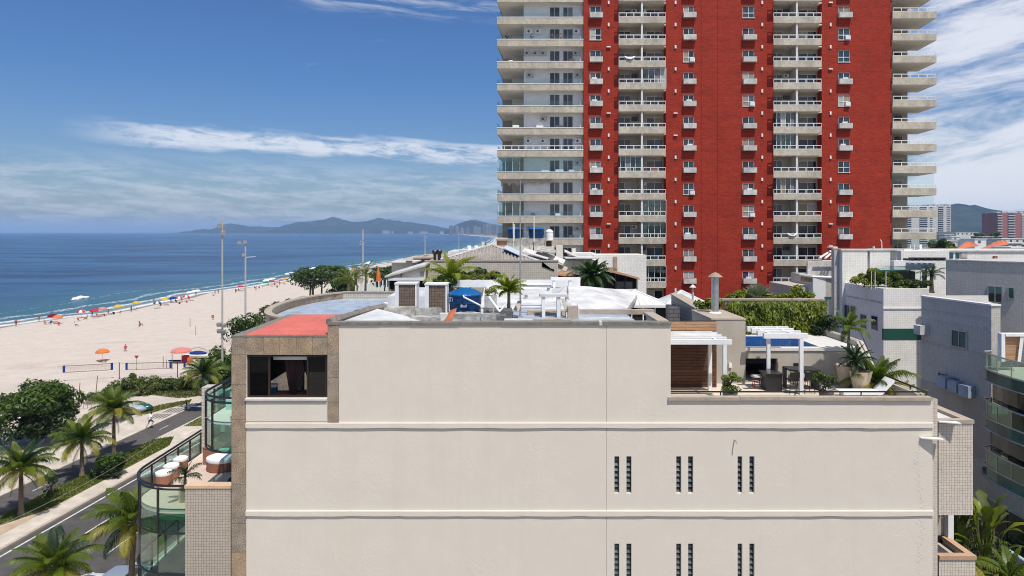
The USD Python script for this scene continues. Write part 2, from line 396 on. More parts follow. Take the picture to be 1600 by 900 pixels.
curtains = [M('pale_curtain', (.40, .40, .38), .6, .15, 3, 0), M('grey_curtain', (.20, .20, .20), .6, .2, 3, 0), M('purple_curtain', (.06, .02, .09), .6, .15, 3, 0), M('beige_curtain', (.30, .25, .18), .6, .15, 3, 0)]
m_gw = DarkGlass('green_window', (.012, .085, .065), .16)
m_bw = DarkGlass('teal_window', (.02, .075, .085))
l_palm = Leaf('palm_green', (.075, .115, .008), (.28, .30, .025), tl=.3, scale=.8)
l_palmy = Leaf('palm_yellow', (.20, .19, .02), (.42, .33, .05), tl=.3, scale=.8)
l_palmd = Leaf('palm_dark', (.012, .032, .008), (.045, .085, .016), tl=.2)
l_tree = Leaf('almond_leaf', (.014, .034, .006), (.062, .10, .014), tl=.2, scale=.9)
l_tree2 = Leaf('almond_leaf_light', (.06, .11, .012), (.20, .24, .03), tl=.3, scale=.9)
l_hedge = Leaf('hedge_leaf', (.13, .17, .01), (.46, .45, .03), tl=.3, scale=1.6)
l_croton = Leaf('croton_leaf', (.16, .18, .015), (.50, .42, .06), tl=.3, scale=2.0)
l_grass = Leaf('grass_blade', (.09, .12, .018), (.26, .26, .05), tl=.3, scale=.6)
l_scrub = Leaf('scrub_leaf', (.05, .075, .018), (.17, .18, .05), tl=.2, scale=.5)
l_silver = Leaf('silver_frond', (.16, .19, .13), (.34, .37, .26), tl=.2)
m_trunk = M('palm_trunk', (.20, .155, .11), .95, .3, 7, .6)
m_bark = M('bark', (.12, .085, .06), .95, .3, 5, .6)
m_flower = M('red_flower', (.55, .03, .03), .8, .2, 5, 0)
skins = [M('skin_tan', (.36, .17, .10), .6, .06, 6, 0), M('skin_brown', (.20, .095, .055), .6, .06, 6, 0)]
m_hair = M('dark_hair', (.02, .013, .01), .7, .2, 9, 0)
def plain(name, c, rough=.8): return M(name, c, rough, .07, 4, 0, stain=.06)
cl_white, cl_blue, cl_red, cl_black = plain('white_shirt', (.75, .75, .76)), plain('blue_cloth', (.03, .12, .28)), plain('red_cloth', (.45, .04, .04)), plain('black_cloth', (.02, .02, .025))
canvas = {k: Leaf('canvas_' + k, mul(c, .9), c, .8, .25, 1.0, .1) for k, c in dict(red=(.55, .045, .055), orange=(.72, .22, .08), yellow=(.70, .45, .06), pink=(.68, .25, .24), blue=(.03, .06, .28), green=(.02, .25, .14), white=(.75, .76, .78), darkred=(.20, .015, .03)).items()}

# ------------------------------------------------------------------ the setting: sea, beach, land, avenue
_wl = np.array([onz(px, py, -.4)[:2] for px, py in ((0, 510.5), (100, 496.5), (180, 488), (232, 477), (285, 467.5), (313, 459), (364, 453), (407, 446.5), (453, 438), (523, 425.5), (579, 416), (644, 406), (722, 394.5), (770, 380), (777, 371.2), (717, 366.3), (660, 365.1), (611, 364.45))])
_wl = np.vstack([[-125, -400], [-119, 60], _wl, [-2300, 10600], [-4900, 11200], [-5300, 90000]])
def shore(Y): return np.interp(Y, _wl[:, 1], _wl[:, 0])
rows = np.unique(np.r_[np.linspace(-400, 60, 8), np.arange(60, 300, 3.0), np.arange(300, 1000, 12.0), np.geomspace(1000, 11500, 60), np.geomspace(12000, 20000, 5)])
jit = lambda Y: 1.6 * (meshkit.fbm(np.c_[Y / 26.0, Y * 0, Y * 0], 3, 4) - .5) * np.clip(1 + Y / 300, 1, 4)
sx = shore(rows) + jit(rows)
offs = np.array([-9, -4, -2, 0, 1.5, 3, 5, 7, 9, 12, 16, 21, 28, 36, 48, 64, 90, 130, 200, 320, 550, 1000, 2500, 8000, 12000, 20000.])
P = np.zeros((len(rows), len(offs), 3)); P[..., 0] = sx[:, None] - offs[None]; P[..., 1] = rows[:, None]; P[..., 2] = -.4
wm = MB().grid(P[:, ::-1])


def water_material():
    g = G(); pos = g.node('geometry') + '.position'
    sh = g.node('attribute', attribute='shore') + '.fac'
    sep = g.node('separate_xyz', vector=pos)
    # swell bands
    al = g.node('combine_xyz', x=g.math('multiply', sep + '.x', .0045), y=g.math('multiply', sep + '.y', .012), z=0.0) + '.vector'
    band = g.noise(al, 1.0, 9.0, .72, distortion=.3) + '.fac'
    deep = g.node('rgb_ramp', fac=band, ramp=[(.43, SEA_A), (.58, SEA_B)]) + '.color'
    t1 = g.math('power', g.sstep(sh, 95.0, 0.0), 1.3)
    col = g.mixc(t1, deep, SEA_SHALLOW)
    col = g.mixc(g.sstep(sh, 11.0, 0.0), col, (.30, .30, .22))
    # foam: broken lines at a few distances from the sand
    fv = g.node('mapping', vector=pos, scale=(.10, .05, 1.0)) + '.vector'
    fn = g.noise(fv, 1.0, 5.0, .6) + '.fac'
    fine = g.noise(pos, .9, 4.0, .7) + '.fac'
    foam = 0.0
    for c, w, amp, th in ((1.6, 2.2, 4.0, .36), (8.0, 1.8, 9.0, .42), (17.0, 2.6, 14.0, .50), (30.0, 1.8, 16.0, .60)):
        dd = g.math('absolute', g.math('subtract', g.math('add', sh, g.math('multiply', g.math('subtract', fn, .5), amp)), c))
        ln = g.math('multiply', g.sstep(dd, w, w * .3), g.sstep(fine, th - .06, th + .12))
        foam = g.math('maximum', foam, ln)
    col = g.mixc(g.math('multiply', foam, .9), col, (.75, .78, .78))
    w1 = g.noise(g.node('mapping', vector=pos, scale=(.55, .22, 1.0)) + '.vector', 1.0, 6.0, .65) + '.fac'
    w2 = g.noise(g.node('mapping', vector=pos, scale=(.05, .028, 1.0)) + '.vector', 1.0, 4.0, .6) + '.fac'
    h = g.math('add', w1, g.math('multiply', w2, 3.0))
    nb = g.node('bump', height=h, strength=1.0, distance=1.6) + '.normal'
    p = g.node('principled_bsdf', base_color=col, roughness=g.math('add', .22, g.math('multiply', foam, .6)), specular_ior_level=.32, normal=nb, ior=1.33)
    return g.make('sea_water', p + '.BSDF')



wmesh = wm.build('sea', water_material(), kind='structure')
UsdGeom.PrimvarsAPI(wmesh).CreatePrimvar('shore', Sdf.ValueTypeNames.FloatArray, 'vertex').Set(np.repeat(offs[None, ::-1], len(rows), 0).ravel().tolist())

# breaking waves: small white rollers
def roller(px, py, L, h, label):
    c = onz(px, py, -.4); rng = np.random.default_rng(int(px)); n, k = 26, 9
    t = np.linspace(-.5, .5, n); a = np.linspace(0, np.pi, k)
    Pg = np.zeros((n, k, 3))
    for i in range(n):
        e = max(.05, (1 - (2 * t[i]) ** 2) ** .7)
        for j in range(k):
            r = 1 + 1.1 * (meshkit.noise(np.array([t[i] * 22, j * .9, px])) - .5)
            Pg[i, j] = (c[0] + math.cos(a[j]) * 1.3 * e * r + .5 * math.sin(t[i] * 9 + px) - t[i] * L * .12, c[1] + t[i] * L, -.45 + math.sin(a[j]) * h * e * r)
    MB().grid(Pg).build('breaking_wave', m_foam, smooth=True, label=label, cat='wave', group='small breaking waves off the beach')
m_foam = M('sea_foam', (.80, .82, .82), .9, .08, 2, .8, stain=.15, sscale=1)
# swash-facing rollers, set along the shore
for px, py, L, h, lb in ((124, 466, 11, .55, 'white breaking wave off the left end of the beach'), (303, 455, 14, .28, 'small wave breaking near the red striped umbrellas'), (420, 437, 26, .35, 'white surf breaking behind the green beach umbrella'), (452, 427, 22, .35, 'wave curling just left of the beach trees'), (487, 419.5, 30, .35, 'thin white wave above the beach trees'), (513, 418, 30, .3, 'thin wave just right of the tree tops'), (574, 411, 50, .5, 'white wave behind the floodlight mast on the far beach')):
    roller(px, py, L, h, lb)

prom = lambda Y: -51.0 + .0841 * Y
inland = np.where(rows < 1200, prom(rows), np.maximum(sx + 25, -6000)); inland = np.maximum(inland, sx + 25)
ts_ = np.array([0, .02, .05, .1, .2, .35, .5, .65, .8, .9, 1.0])
S = np.zeros((len(rows), len(ts_) + 3, 3))
for i, Y in enumerate(rows):
    w0, w1 = sx[i], inland[i]
    xs = np.r_[w0 - 9, w0 - 3, w0, w0 + ts_[1:] * (w1 - w0), w1 + .5]
    zs = np.r_[-1.4, -.75, -.4, np.interp(ts_[1:], [0, .06, .2, 1], [-.4, .1, .12, -.01]), -.01]
    S[i, :, 0], S[i, :, 1], S[i, :, 2] = xs, Y, zs
und = (meshkit.fbm(np.c_[S[..., 0].ravel() / 5, S[..., 1].ravel() / 5, np.zeros(S[..., 0].size)], 4, 9) - .5).reshape(S.shape[:2]) * .25
S[:, 5:-2, 2] += und[:, 5:-2]


def sand_material():
    g = G(); pos = g.node('geometry') + '.position'
    z = g.node('separate_xyz', vector=pos) + '.z'
    n = g.noise(pos, .35, 6.0, .6) + '.fac'
    r = g.node('rgb_ramp', fac=n, ramp=[(.3, mul(SAND, .94)), (.7, mul(SAND, 1.05))]) + '.color'
    wet = g.sstep(g.math('add', z, g.math('multiply', g.math('subtract', n, .5), .10)), .04, -.12)
    col = g.mixc(wet, r, (.27, .21, .155))
    h = g.math('add', g.noise(pos, 1.6, 5.0, .6) + '.fac', g.math('multiply', g.noise(pos, .25, 2.0) + '.fac', 2.0))
    nb = g.node('bump', height=h, strength=.9, distance=.24) + '.normal'
    rg = g.math('subtract', .95, g.math('multiply', wet, .6))
    return g.make('beach_sand', g.node('principled_bsdf', base_color=col, roughness=rg, specular_ior_level=.25, normal=nb) + '.BSDF')
MB().grid(S).build('beach_sand', sand_material(), smooth=True, kind='structure')

Lg = np.zeros((len(rows), 6, 3))
for i, Y in enumerate(rows):
    w1 = inland[i]
    Lg[i, :, 0] = np.r_[w1, w1 + 30, w1 + 120, w1 + 600, w1 + 6000, 20500]; Lg[i, :, 1] = Y; Lg[i, :, 2] = -.02
MB().grid(Lg).build('ground', m_land, kind='structure')

def strip(u0, u1, Y0, Y1, z, t, name, m, **kw):
    a, b, c, d = road(u0, Y0), road(u1, Y0), road(u1, Y1), road(u0, Y1)
    return MB().slab([(*a, z), (*b, z), (*c, z), (*d, z)], t).build(name, m, **kw)
strip(-39.1, -27.9, -60, 900, .004, .02, 'avenue_road', m_asph, kind='structure')
strip(-47.2, -43.8, -60, 900, .03, .045, 'bike_path', m_bike, kind='structure')
strip(-43.78, -39.42, -60, 900, .13, .15, 'median_pavement', m_pave, kind='structure')
strip(-39.4, -39.12, -60, 900, .14, .16, 'kerb', m_kerb, kind='structure')
strip(-51.2, -47.22, -60, 900, .10, .12, 'promenade_pavement', m_pave, kind='structure')
strip(-27.86, -27.6, -60, 900, .14, .16, 'kerb', m_kerb, kind='structure')
strip(-27.58, -17.0, -60, 900, .13, .15, 'building_pavement', m_pave, kind='structure')
mk = MB(); 
for u0, u1 in ((-38.62, -38.46),):
    a, b, c, d = road(u0, -40), road(u1, -40), road(u1, 500), road(u0, 500); mk.slab([(*a, .009), (*b, .009), (*c, .009), (*d, .009)], .004)
mk.build('road_edge_line', m_paint, kind='structure')
mk = MB()
for u in (-35.3, -31.6):
    for y0 in np.arange(22.0 + (3 if u < -33 else 0), 400, 8.2):
        a, b, c, d = road(u - .06, y0), road(u + .06, y0), road(u + .06, y0 + 3.6), road(u - .06, y0 + 3.6); mk.slab([(*a, .009), (*b, .009), (*c, .009), (*d, .009)], .004)
mk.build('lane_dashes', m_paint, kind='structure')
mk = MB()
for y0 in np.arange(40.0, 200, 9.0):
    a, b, c, d = road(-45.55, y0), road(-45.45, y0), road(-45.45, y0 + 1.6), road(-45.55, y0 + 1.6); mk.slab([(*a, .034), (*b, .034), (*c, .034), (*d, .034)], .003)
mk.build('bike_path_dashes', m_paint, kind='structure')

# planting beds let into the median, and the verge beyond the promenade
def bed(pts, z, name, m):
    return MB().prism([(x, y) for x, y in pts], z - .03, z).build(name, m, kind='structure')
def grass(pts, z, n, h, name, m, seed, w=.05):
    p = Polygon(pts); rng = np.random.default_rng(seed); x0, y0, x1, y1 = p.bounds
    q = rng.uniform((x0, y0), (x1, y1), (n * 3, 2))
    import shapely
    q = q[shapely.contains_xy(p, q[:, 0], q[:, 1])][:n]; k = len(q)
    a = rng.uniform(0, 6.283, k); hh = h * rng.uniform(.5, 1.3, k); l = rng.normal(0, .35, (k, 2)) * hh[:, None]
    v = np.zeros((k, 3, 3)); d = np.c_[np.cos(a), np.sin(a)] * w
    v[:, 0, :2], v[:, 1, :2], v[:, 2, :2] = q - d, q + d, q + l; v[:, :2, 2] = z; v[:, 2, 2] = z + hh
    return MB().add(v.reshape(-1, 3), np.arange(3 * k).reshape(-1, 3)).build(name, m, kind='stuff')
def uv_poly(l): return [road(u, y) for u, y in l]
b1 = uv_poly([(-43.75, 53), (-42.9, 49.8), (-41.0, 54), (-40.9, 70), (-42.2, 73), (-43.7, 72)])
b0 = uv_poly([(-43.7, 30), (-41.0, 30), (-41.0, 53.4), (-42.8, 49.3), (-43.7, 52.4)])
b2 = uv_poly([(-43.4, 77), (-41.2, 77), (-41.3, 112), (-43.3, 112)])
bed(b1, .16, 'lawn', m_lawn); bed(b0, .155, 'bare_earth', m_dirt); bed(b2, .16, 'lawn', m_lawn)
grass(b1, .16, 9000, .14, 'median_grass', l_grass, 1); grass(b2, .16, 4200, .16, 'median_grass', l_grass, 2)
gp = [onz(px, py, .1)[:2] for px, py in ((205, 645), (250, 633), (300, 624), (296, 630), (256, 640), (226, 648))]
bed(gp, .115, 'lawn', m_lawn); grass(gp, .115, 1500, .14, 'verge_grass', l_grass, 3)

# ------------------------------------------------------------------ hills across the bay and inland
def hill_material(name, a, b):
    g = G(); pos = g.node('geometry') + '.position'
    n = g.noise(pos, .006, 8.0, .65) + '.fac'
    r = g.node('rgb_ramp', fac=n, ramp=[(.35, a), (.62, b), (.78, (.14, .12, .085))]) + '.color'
    n2 = g.noise(pos, .05, 5.0, .6) + '.fac'
    nb = g.node('bump', height=n2, strength=.8, distance=12.0) + '.normal'
    return g.make(name, g.node('principled_bsdf', base_color=r, roughness=.95, specular_ior_level=.1, normal=nb) + '.BSDF')
m_hill = hill_material('forest_hill', (.012, .022, .014), (.034, .046, .028))
def hill(prof, Y, depth, label, seed, zbase=0.0, group=None):
    """a ridge whose skyline passes through those pixels at distance Y"""
    prof = np.array(prof, float); n = 260; m = 34
    X = np.interp(np.linspace(0, 1, n), np.linspace(0, 1, len(prof)), prof[:, 0]); X = np.sort(np.r_[X])
    zt = HC - (np.interp(X, prof[:, 0], prof[:, 1]) - HY) * Y / F; zt = zt + (meshkit.fbm(np.c_[X / 2.6, X * 0 + seed, X * 0], 4, seed) - .5) * .10 * np.maximum(zt, 0); xw = (X - HX) * Y / F
    t = np.linspace(-1, 1, m)
    Pg = np.zeros((m, n, 3))
    for j, tt in enumerate(t):
        k = max(0.0, 1 - abs(tt) ** 1.25)
        q = np.c_[xw / 420, np.full(n, tt * depth / 420), np.full(n, seed)]
        nz = meshkit.fbm(q, 5, seed); rid = 1 - abs(2 * nz - 1) * (1.1 if abs(tt) > .02 else 0.0) * min(1, abs(tt) * 5)
        Pg[j, :, 0] = xw + (nz - .5) * 90 * (abs(tt) > .02); Pg[j, :, 1] = Y + tt * depth; Pg[j, :, 2] = np.maximum(zt, 0) * k * (.45 + .55 * rid) if abs(tt) > .02 else zt
        if abs(tt) == 1: Pg[j, :, 2] = -3
    Pg[:, 0, 2] = Pg[:, -1, 2] = -3
    base = (float(xw.mean()), float(Y), 0.0)
    MB().grid(Pg).build('hill', m_hill, smooth=True, label=label, cat='hill', group=group, kind='structure', base=base)
hill([(309, 363), (313, 361), (318, 357.6), (323, 359), (328, 361.5), (333, 361), (339, 358), (346, 354), (352, 350), (358, 348.5), (366, 350), (378, 351.5), (390, 354), (405, 353.5), (420, 354.5), (432, 354), (442, 356.5), (455, 358), (470, 361), (480, 363)], 9800, 900, 'low headland at the left end of the far mountains, running into the sea', 3)
hill([(425, 363), (440, 358), (452, 350), (462, 347), (478, 346), (492, 344.5), (505, 343.5), (514, 341), (522, 338.6), (530, 339.5), (538, 342.5), (549, 346), (560, 346.5), (572, 345.5), (584, 342), (597, 339.8), (606, 341.5), (618, 343.5), (630, 345.5), (645, 347), (660, 349), (680, 352), (700, 357), (715, 361), (725, 363)], 9300, 1100, 'high blue mountain ridge across the bay with its peak in the middle', 5)
hill([(690, 363), (703, 357), (715, 350), (726, 345.5), (738, 342.5), (748, 344.5), (762, 348.5), (780, 351.5), (800, 354), (830, 356), (860, 360), (900, 363)], 7600, 900, 'rounded far mountain right of the ridge beside the distant towers', 8)
hill([(1180, 363), (1230, 352), (1290, 340), (1340, 331), (1390, 324), (1440, 319.5), (1485, 318), (1498, 318), (1518, 320.5), (1535, 325), (1550, 329.5), (1562, 332), (1580, 338), (1620, 348), (1700, 356), (1780, 363)], 4300, 800, 'dark blue forested hill behind the white apartment blocks', 11)

m_fard = M('far_pale_grey', (.30, .30, .31), .8, .08, .02, 0)
# far city along the bay, right of the ridge
m_farw = M('far_white', (.52, .51, .50), .8, .05, .02, 0); m_farg = M('far_grey', (.20, .21, .23), .7, .1, .02, 0)
rngc = np.random.default_rng(5)
far = Thing('far_tower', None, 'tower', local=True)
far_list = [(705, 352, 7), (714, 353, 5), (722, 356, 6), (731, 355, 5), (743, 353.5, 7), (749, 355, 5), (757, 350, 5), (761.5, 350.5, 3.5), (766, 349.5, 4), (771.5, 351, 4.5), (777, 351, 4)]
def far_tower(first, px, py, w, i):
    Y = 5200.0 - i * 90; c = at(px, py, Y); h = c[2]; W = w * Y / F
    lb = f'distant {"pale" if i % 3 else "grey"} high-rise on the far bay shore, {ORD[i]}'
    t = Thing('far_tower', lb, 'tower', (c[0], Y, 0), 0, 'towers far along the bay shore')
    m = m_fard if i % 3 else m_farg
    MB().box(c[0] - W / 2, c[0] + W / 2, Y, Y + 18, -1, h - 6).build('shaft', m, t)
    b = MB()
    for k in range(1, int(h / 6)): b.box(c[0] - W / 2 - .6, c[0] + W / 2 + .6, Y - 1.0, Y + 1, k * 6 - .9, k * 6 + .9)
    b.build('floor_bands', m_farg, t)
    MB().box(c[0] - W / 4, c[0] + W / 4, Y + 4, Y + 14, h - 5.9, h).build('roof_house', m, t)
stage.RemovePrim(far.path); _count[('/World', 'far_tower')] = 0
for i, (px, py, w) in enumerate(far_list): far_tower(None, px, py, w, i)
# low white buildings below the ridge, on the far beach
for i, (px, w, y0) in enumerate(((603, 11, 359.5), (613, 3, 360.5), (641, 8, 361.5), (662, 13, 361.2), (690, 6, 361))):
    Y = 7600 - i * 250; c = at(px, y0, Y); W = w * Y / F
    t = Thing('far_beach_building', 'tiny white building far away below the ridge, ' + ORD[i], 'building', (c[0], Y, 0), 0, 'white buildings below the far ridge')
    MB().box(c[0] - W / 2, c[0] + W / 2, Y, Y + 30, -1, c[2]).build('wall', m_fard, t)
    MB().box(c[0] - W / 2 - 2, c[0] + W / 2 + 2, Y - 2, Y + 32, c[2] + .01, c[2] + 1.5).build('roof', m_farg, t)

# ------------------------------------------------------------------ inland skyline on the right
m_mauve = M('mauve_cladding', (.30, .13, .13), .8, .08, .3, 0)
m_glassfar = DarkGlass('far_window_band', (.05, .07, .10), .2)
def block(label, px0, px1, py0, Y, depth, cols, wall, floor=3.0, base=0.0, group=None, crown=True, slabm=None, over=1.0):
    """far apartment block: cols = [(px0, px1, kind)], kind 'b' balcony bays, 'w' windows"""
    a, b = at(px0, py0, Y), at(px1, py0, Y); top = a[2]
    t = Thing('apartment_block', label, 'apartment block', (a[0], Y, 0), 0, group)
    MB().box(a[0], b[0], Y, Y + depth, base, top - 1.2).build('wall', wall, t)
    if crown:
        c = MB(); rr = np.random.default_rng(int(px0)); xx = a[0]
        while xx < b[0] - 3:
            ww = rr.uniform(3, 8); c.box(xx, min(xx + ww, b[0]), Y + .5, Y + depth * .8, top - 1.19, top + rr.uniform(-.3, 1.6)); xx += ww + rr.uniform(.3, 2)
        c.build('roof_house', m_farw, t)
    n = int((top - base - 2) / floor)
    for (c0, c1, kind, m) in cols:
        xa, xb = at(c0, 0, Y)[0], at(c1, 0, Y)[0]
        for k in range(n):
            z = top - 1.6 - (k + 1) * floor
            if z < base: break
            if kind == 'b':
                MB().box(xa, xb, Y - .12, Y - .02, z + .9, z + floor - .25).build('window', m, t)
                MB().box(xa - .2, xb + .2, Y - over, Y - .13, z - .15, z + .88).build('balcony', slabm or m_farw, t)
            else:
                MB().box(xa, xb, Y - .12, Y - .02, z + 1.0, z + 2.3).build('window', m, t)
    return t
block('white balconied apartment block on the skyline just right of the tall red tower', 1415, 1486, 321, 960, 22, [(1417, 1424, 'b', m_glassfar), (1437, 1449, 'b', m_glassfar), (1453, 1457, 'w', m_glassfar), (1466, 1474, 'b', m_glassfar), (1479, 1485, 'w', m_glassfar)], m_farw)
block('mauve and blue apartment block at the right edge of the skyline', 1558, 1625, 331, 800, 26, [(1558.5, 1565, 'b', m_glassfar), (1575, 1585, 'b', m_glassfar), (1596, 1606, 'b', m_farw), (1612, 1622, 'b', m_glassfar)], m_mauve, floor=3.0)

# penthouse roofs between the hill and the white walls
def gable_house(label, ridge, eaveL, eaveR, Y, depth, roofm, wallm, zdown=4.0):
    """roof whose slopes face the camera: ridge (px0,px1,py), eave line (px0,py0)-(px1,py1) nearer"""
    r0, r1 = at(ridge[0], ridge[2], Y + depth), at(ridge[1], ridge[2], Y + depth)
    e0, e1 = at(*eaveL, Y), at(*eaveR, Y)
    t = Thing('house', label, 'house', (e0[0], Y, 0)); n = 16
    # ribbed tile courses
    b = MB()
    for i in range(n * 2):
        f0, f1 = i / (2 * n), (i + 1) / (2 * n); up = np.array([0, 0, .09 if i % 2 else 0.0])
        b.slab([e0 + (e1 - e0) * f0 + up, e0 + (e1 - e0) * f1 + up, r0 + (r1 - r0) * f1 + up, r0 + (r1 - r0) * f0 + up], .12)
    b.build('roof', roofm, t)
    bk = MB(); q0, q1 = r0 + [0, depth, -(r0[2] - e0[2])], r1 + [0, depth, -(r1[2] - e1[2])]
    bk.slab([r0, r1, q1, q0], .12); bk.build('roof', roofm, t)
    MB().box(e0[0] + .3, e1[0] - .3, Y + .5, Y + 2 * depth - .5, 0, min(e0[2], e1[2]) - .15).build('wall', wallm, t)
    w = MB()
    for k in range(3):
        xx = e0[0] + (e1[0] - e0[0]) * (k + .7) / 3.6; w.box(xx, xx + 1.1, Y + .44, Y + .49, min(e0[2], e1[2]) - 2.2, min(e0[2], e1[2]) - .5)
    w.build('window', m_glassfar, t)
gable_house('house with a bright orange tiled roof, left of its pair behind the white wall', (1508, 1520, 378), (1492, 391), (1529, 384), 270, 3.5, m_orange, m_wdirty)
gable_house('house with a long orange tiled roof sloping up right, behind the white wall', (1560, 1572, 376.2), (1529, 390), (1576, 382), 245, 3.0, m_orange, m_gtile)
def far_box(label, px0, px1, py0, Y, depth, m, cat='building', base=0):
    a, b = at(px0, py0, Y), at(px1, py0, Y)
    t = Thing('flat_roof_building', label, cat, (a[0], Y, 0))
    MB().box(a[0], b[0], Y, Y + depth, base, a[2] - .3).build('wall', m, t)
    MB().box(a[0] - .3, b[0] + .3, Y - .3, Y + depth + .3, a[2] - .29, a[2]).build('roof', m_white, t)
    w = MB(); n = max(1, int((b[0] - a[0]) / 3.5))
    for k in range(n):
        x = a[0] + (k + .3) * (b[0] - a[0]) / n; w.box(x, x + 1.3, Y - .07, Y - .01, a[2] - 2.3, a[2] - 1.0)
    w.build('window', m_glassfar, t); return t
for row in (('long low white warehouse under the forested hill', 1494, 1528, 362.5, 620, 40, m_wmemb), ('small grey flat-roofed building below the white block', 1476, 1490, 366, 520, 15, m_conc), ('white flat-roofed house below the warehouse', 1487, 1500, 369.5, 420, 12, m_white), ('pale concrete roof building left of the orange roofs', 1480, 1496, 376, 330, 10, m_wdirty), ('cream building with flat roof above the first orange roof', 1500, 1516, 374, 380, 12, m_cream2), ('white building above the gap between two orange roofs', 1523, 1541, 373, 360, 12, m_white),
            ('grey walled house right of the long orange roof', 1576, 1596, 379, 250, 8, m_conc), ('white walled house at the right edge behind the orange roof', 1580, 1612, 386, 215, 8, m_white), ('pale low building under the mauve block', 1565, 1605, 372.5, 440, 15, m_wdirty), ('dark grey building between warehouse and the mauve block', 1535, 1552, 369, 560, 14, m_concd)):
    far_box(*row)

# floodlight masts along the beach
def mast(px, pyt, Y, r, label, lamps, arm=None, base=0.0):
    top = at(px, pyt, Y); t = Thing('floodlight_mast', label, 'mast', (top[0], Y, base), 0, 'masts along the beach')
    MB().tube([(top[0], Y, base), (top[0], Y, top[2])], [r * 1.25, r * .8], 8).build('pole', m_pole, t)
    for (dx, py) in lamps:
        z = at(px, py, Y)[2]; x = top[0] + dx
        MB().obox((x, Y - .25, z), (.28, .18, .24), 0, .5).build('floodlight', m_steel, t)
        if dx: MB().box(min(x, top[0]), max(x, top[0]), Y - .05, Y + .05, z - .33, z - .25).build('bracket', m_pole, t)
    if arm:
        z = at(px, arm[1], Y)[2]; MB().tube([(top[0], Y, z), (top[0] + arm[0], Y, z + .1)], .05, 6).build('arm', m_white, t)
    return t
mast(347.3, 342, 95, .13, 'tallest slim mast rising from the beach left of the near building', [(-.35, 507), (.35, 508), (-.3, 517), (.3, 518), (-.25, 353), (.25, 364)])
mast(383.5, 375, 125, .17, 'pale floodlight mast beside the tallest mast, behind the red roof', [(-1.0, 379), (.05, 378), (-.2, 398)], (1.9, 402))
mast(567, 358, 300, .3, 'floodlight mast behind the umbrella-shaped beach trees', [(-.9, 377), (.3, 381), (-1.1, 381), (.2, 374)])
mast(664, 367, 560, .3, 'small distant mast above the shed roof', [(-2.0, 369), (2.0, 370), (-1, 375)])
mast(717, 363, 700, .22, 'thin distant mast above the grey hipped roof', [(-.4, 365)])
mast(752.5, 366, 900, .22, 'faint distant mast beside the red tower balconies', [(-.4, 367)])

# ------------------------------------------------------------------ the tall red tower
TY = 93.0; K0, K1 = -3, 14; DK = 34.53
rt = np.random.default_rng(77)
tower = Thing('red_apartment_tower', 'tall red brick apartment tower with stacked concrete balconies', 'apartment tower', at(1120, 362, TY) * [1, 1, 0])
def X_(p, Y=TY): return (p - HX) * Y / F
def Z_(p, Y=TY): return HC - (p - HY) * Y / F
TOP = Z_(26.3 + DK * (K0 - 1))
WINC = [(921.5, 939.5), (1067.5, 1085), (1160.5, 1179), (1309.5, 1328)]
RY = TY + .35
wins = {}; m_ledge2 = M('ledge_concrete', (.56, .54, .50), .85, .12, 3, .2, stain=.3, sscale=.7)
def has_box(c, k): return not ((c, k) in {(0, 1), (1, 2), (2, 0), (2, 4), (3, 1), (3, 2), (3, 4), (3, 7), (1, 8), (2, 9), (0, 12)})
for s0, s1, cols in ((911.5, 966.5, [0]), (1040.5, 1208.5, [1, 2]), (1284, 1393.5, [3])):
    holes = []
    for c in cols:
        for k in range(K0, K1 + 1):
            y0 = 9.6 + DK * k; y1 = y0 + (10.6 if has_box(c, k) else 18.6)
            wins[c, k] = (X_(WINC[c][0], RY), X_(WINC[c][1], RY), Z_(y1, RY), Z_(y0, RY)); holes.append(sbox(wins[c, k][0], wins[c, k][2], wins[c, k][1], wins[c, k][3]))
    body = sbox(X_(s0, RY), 0, X_(s1, RY), TOP).difference(unary_union(holes))
    MB().wall(body, RY, RY + .35).build('red_wall', m_red, tower)
    b = MB(); xa, xb = X_(s0, RY), X_(s1, RY)           # returns of the pier and its dark core
    b.box(xa, xa + .25, RY + .36, RY + 4.5, 0, TOP); b.box(xb - .25, xb, RY + .36, RY + 4.5, 0, TOP); b.build('pier_side', m_red, tower)
MB().box(X_(912, RY) + .3, X_(965.8, RY) - .1, RY + 1.2, RY + 4, 0, TOP - .1).build('core', m_dark, tower)
MB().box(X_(1041, RY) + .3, X_(1208, RY) - .3, RY + 1.2, RY + 4, 0, TOP - .1).build('core', m_dark, tower)
MB().box(X_(1285, RY) + .3, X_(1393, RY) - .3, RY + 1.2, RY + 4, 0, TOP - .1).build('core', m_dark, tower)
MB().box(X_(800), X_(1410), RY + 5.1, RY + 22, 0, TOP - .2).build('rear_block', m_cream2, tower)
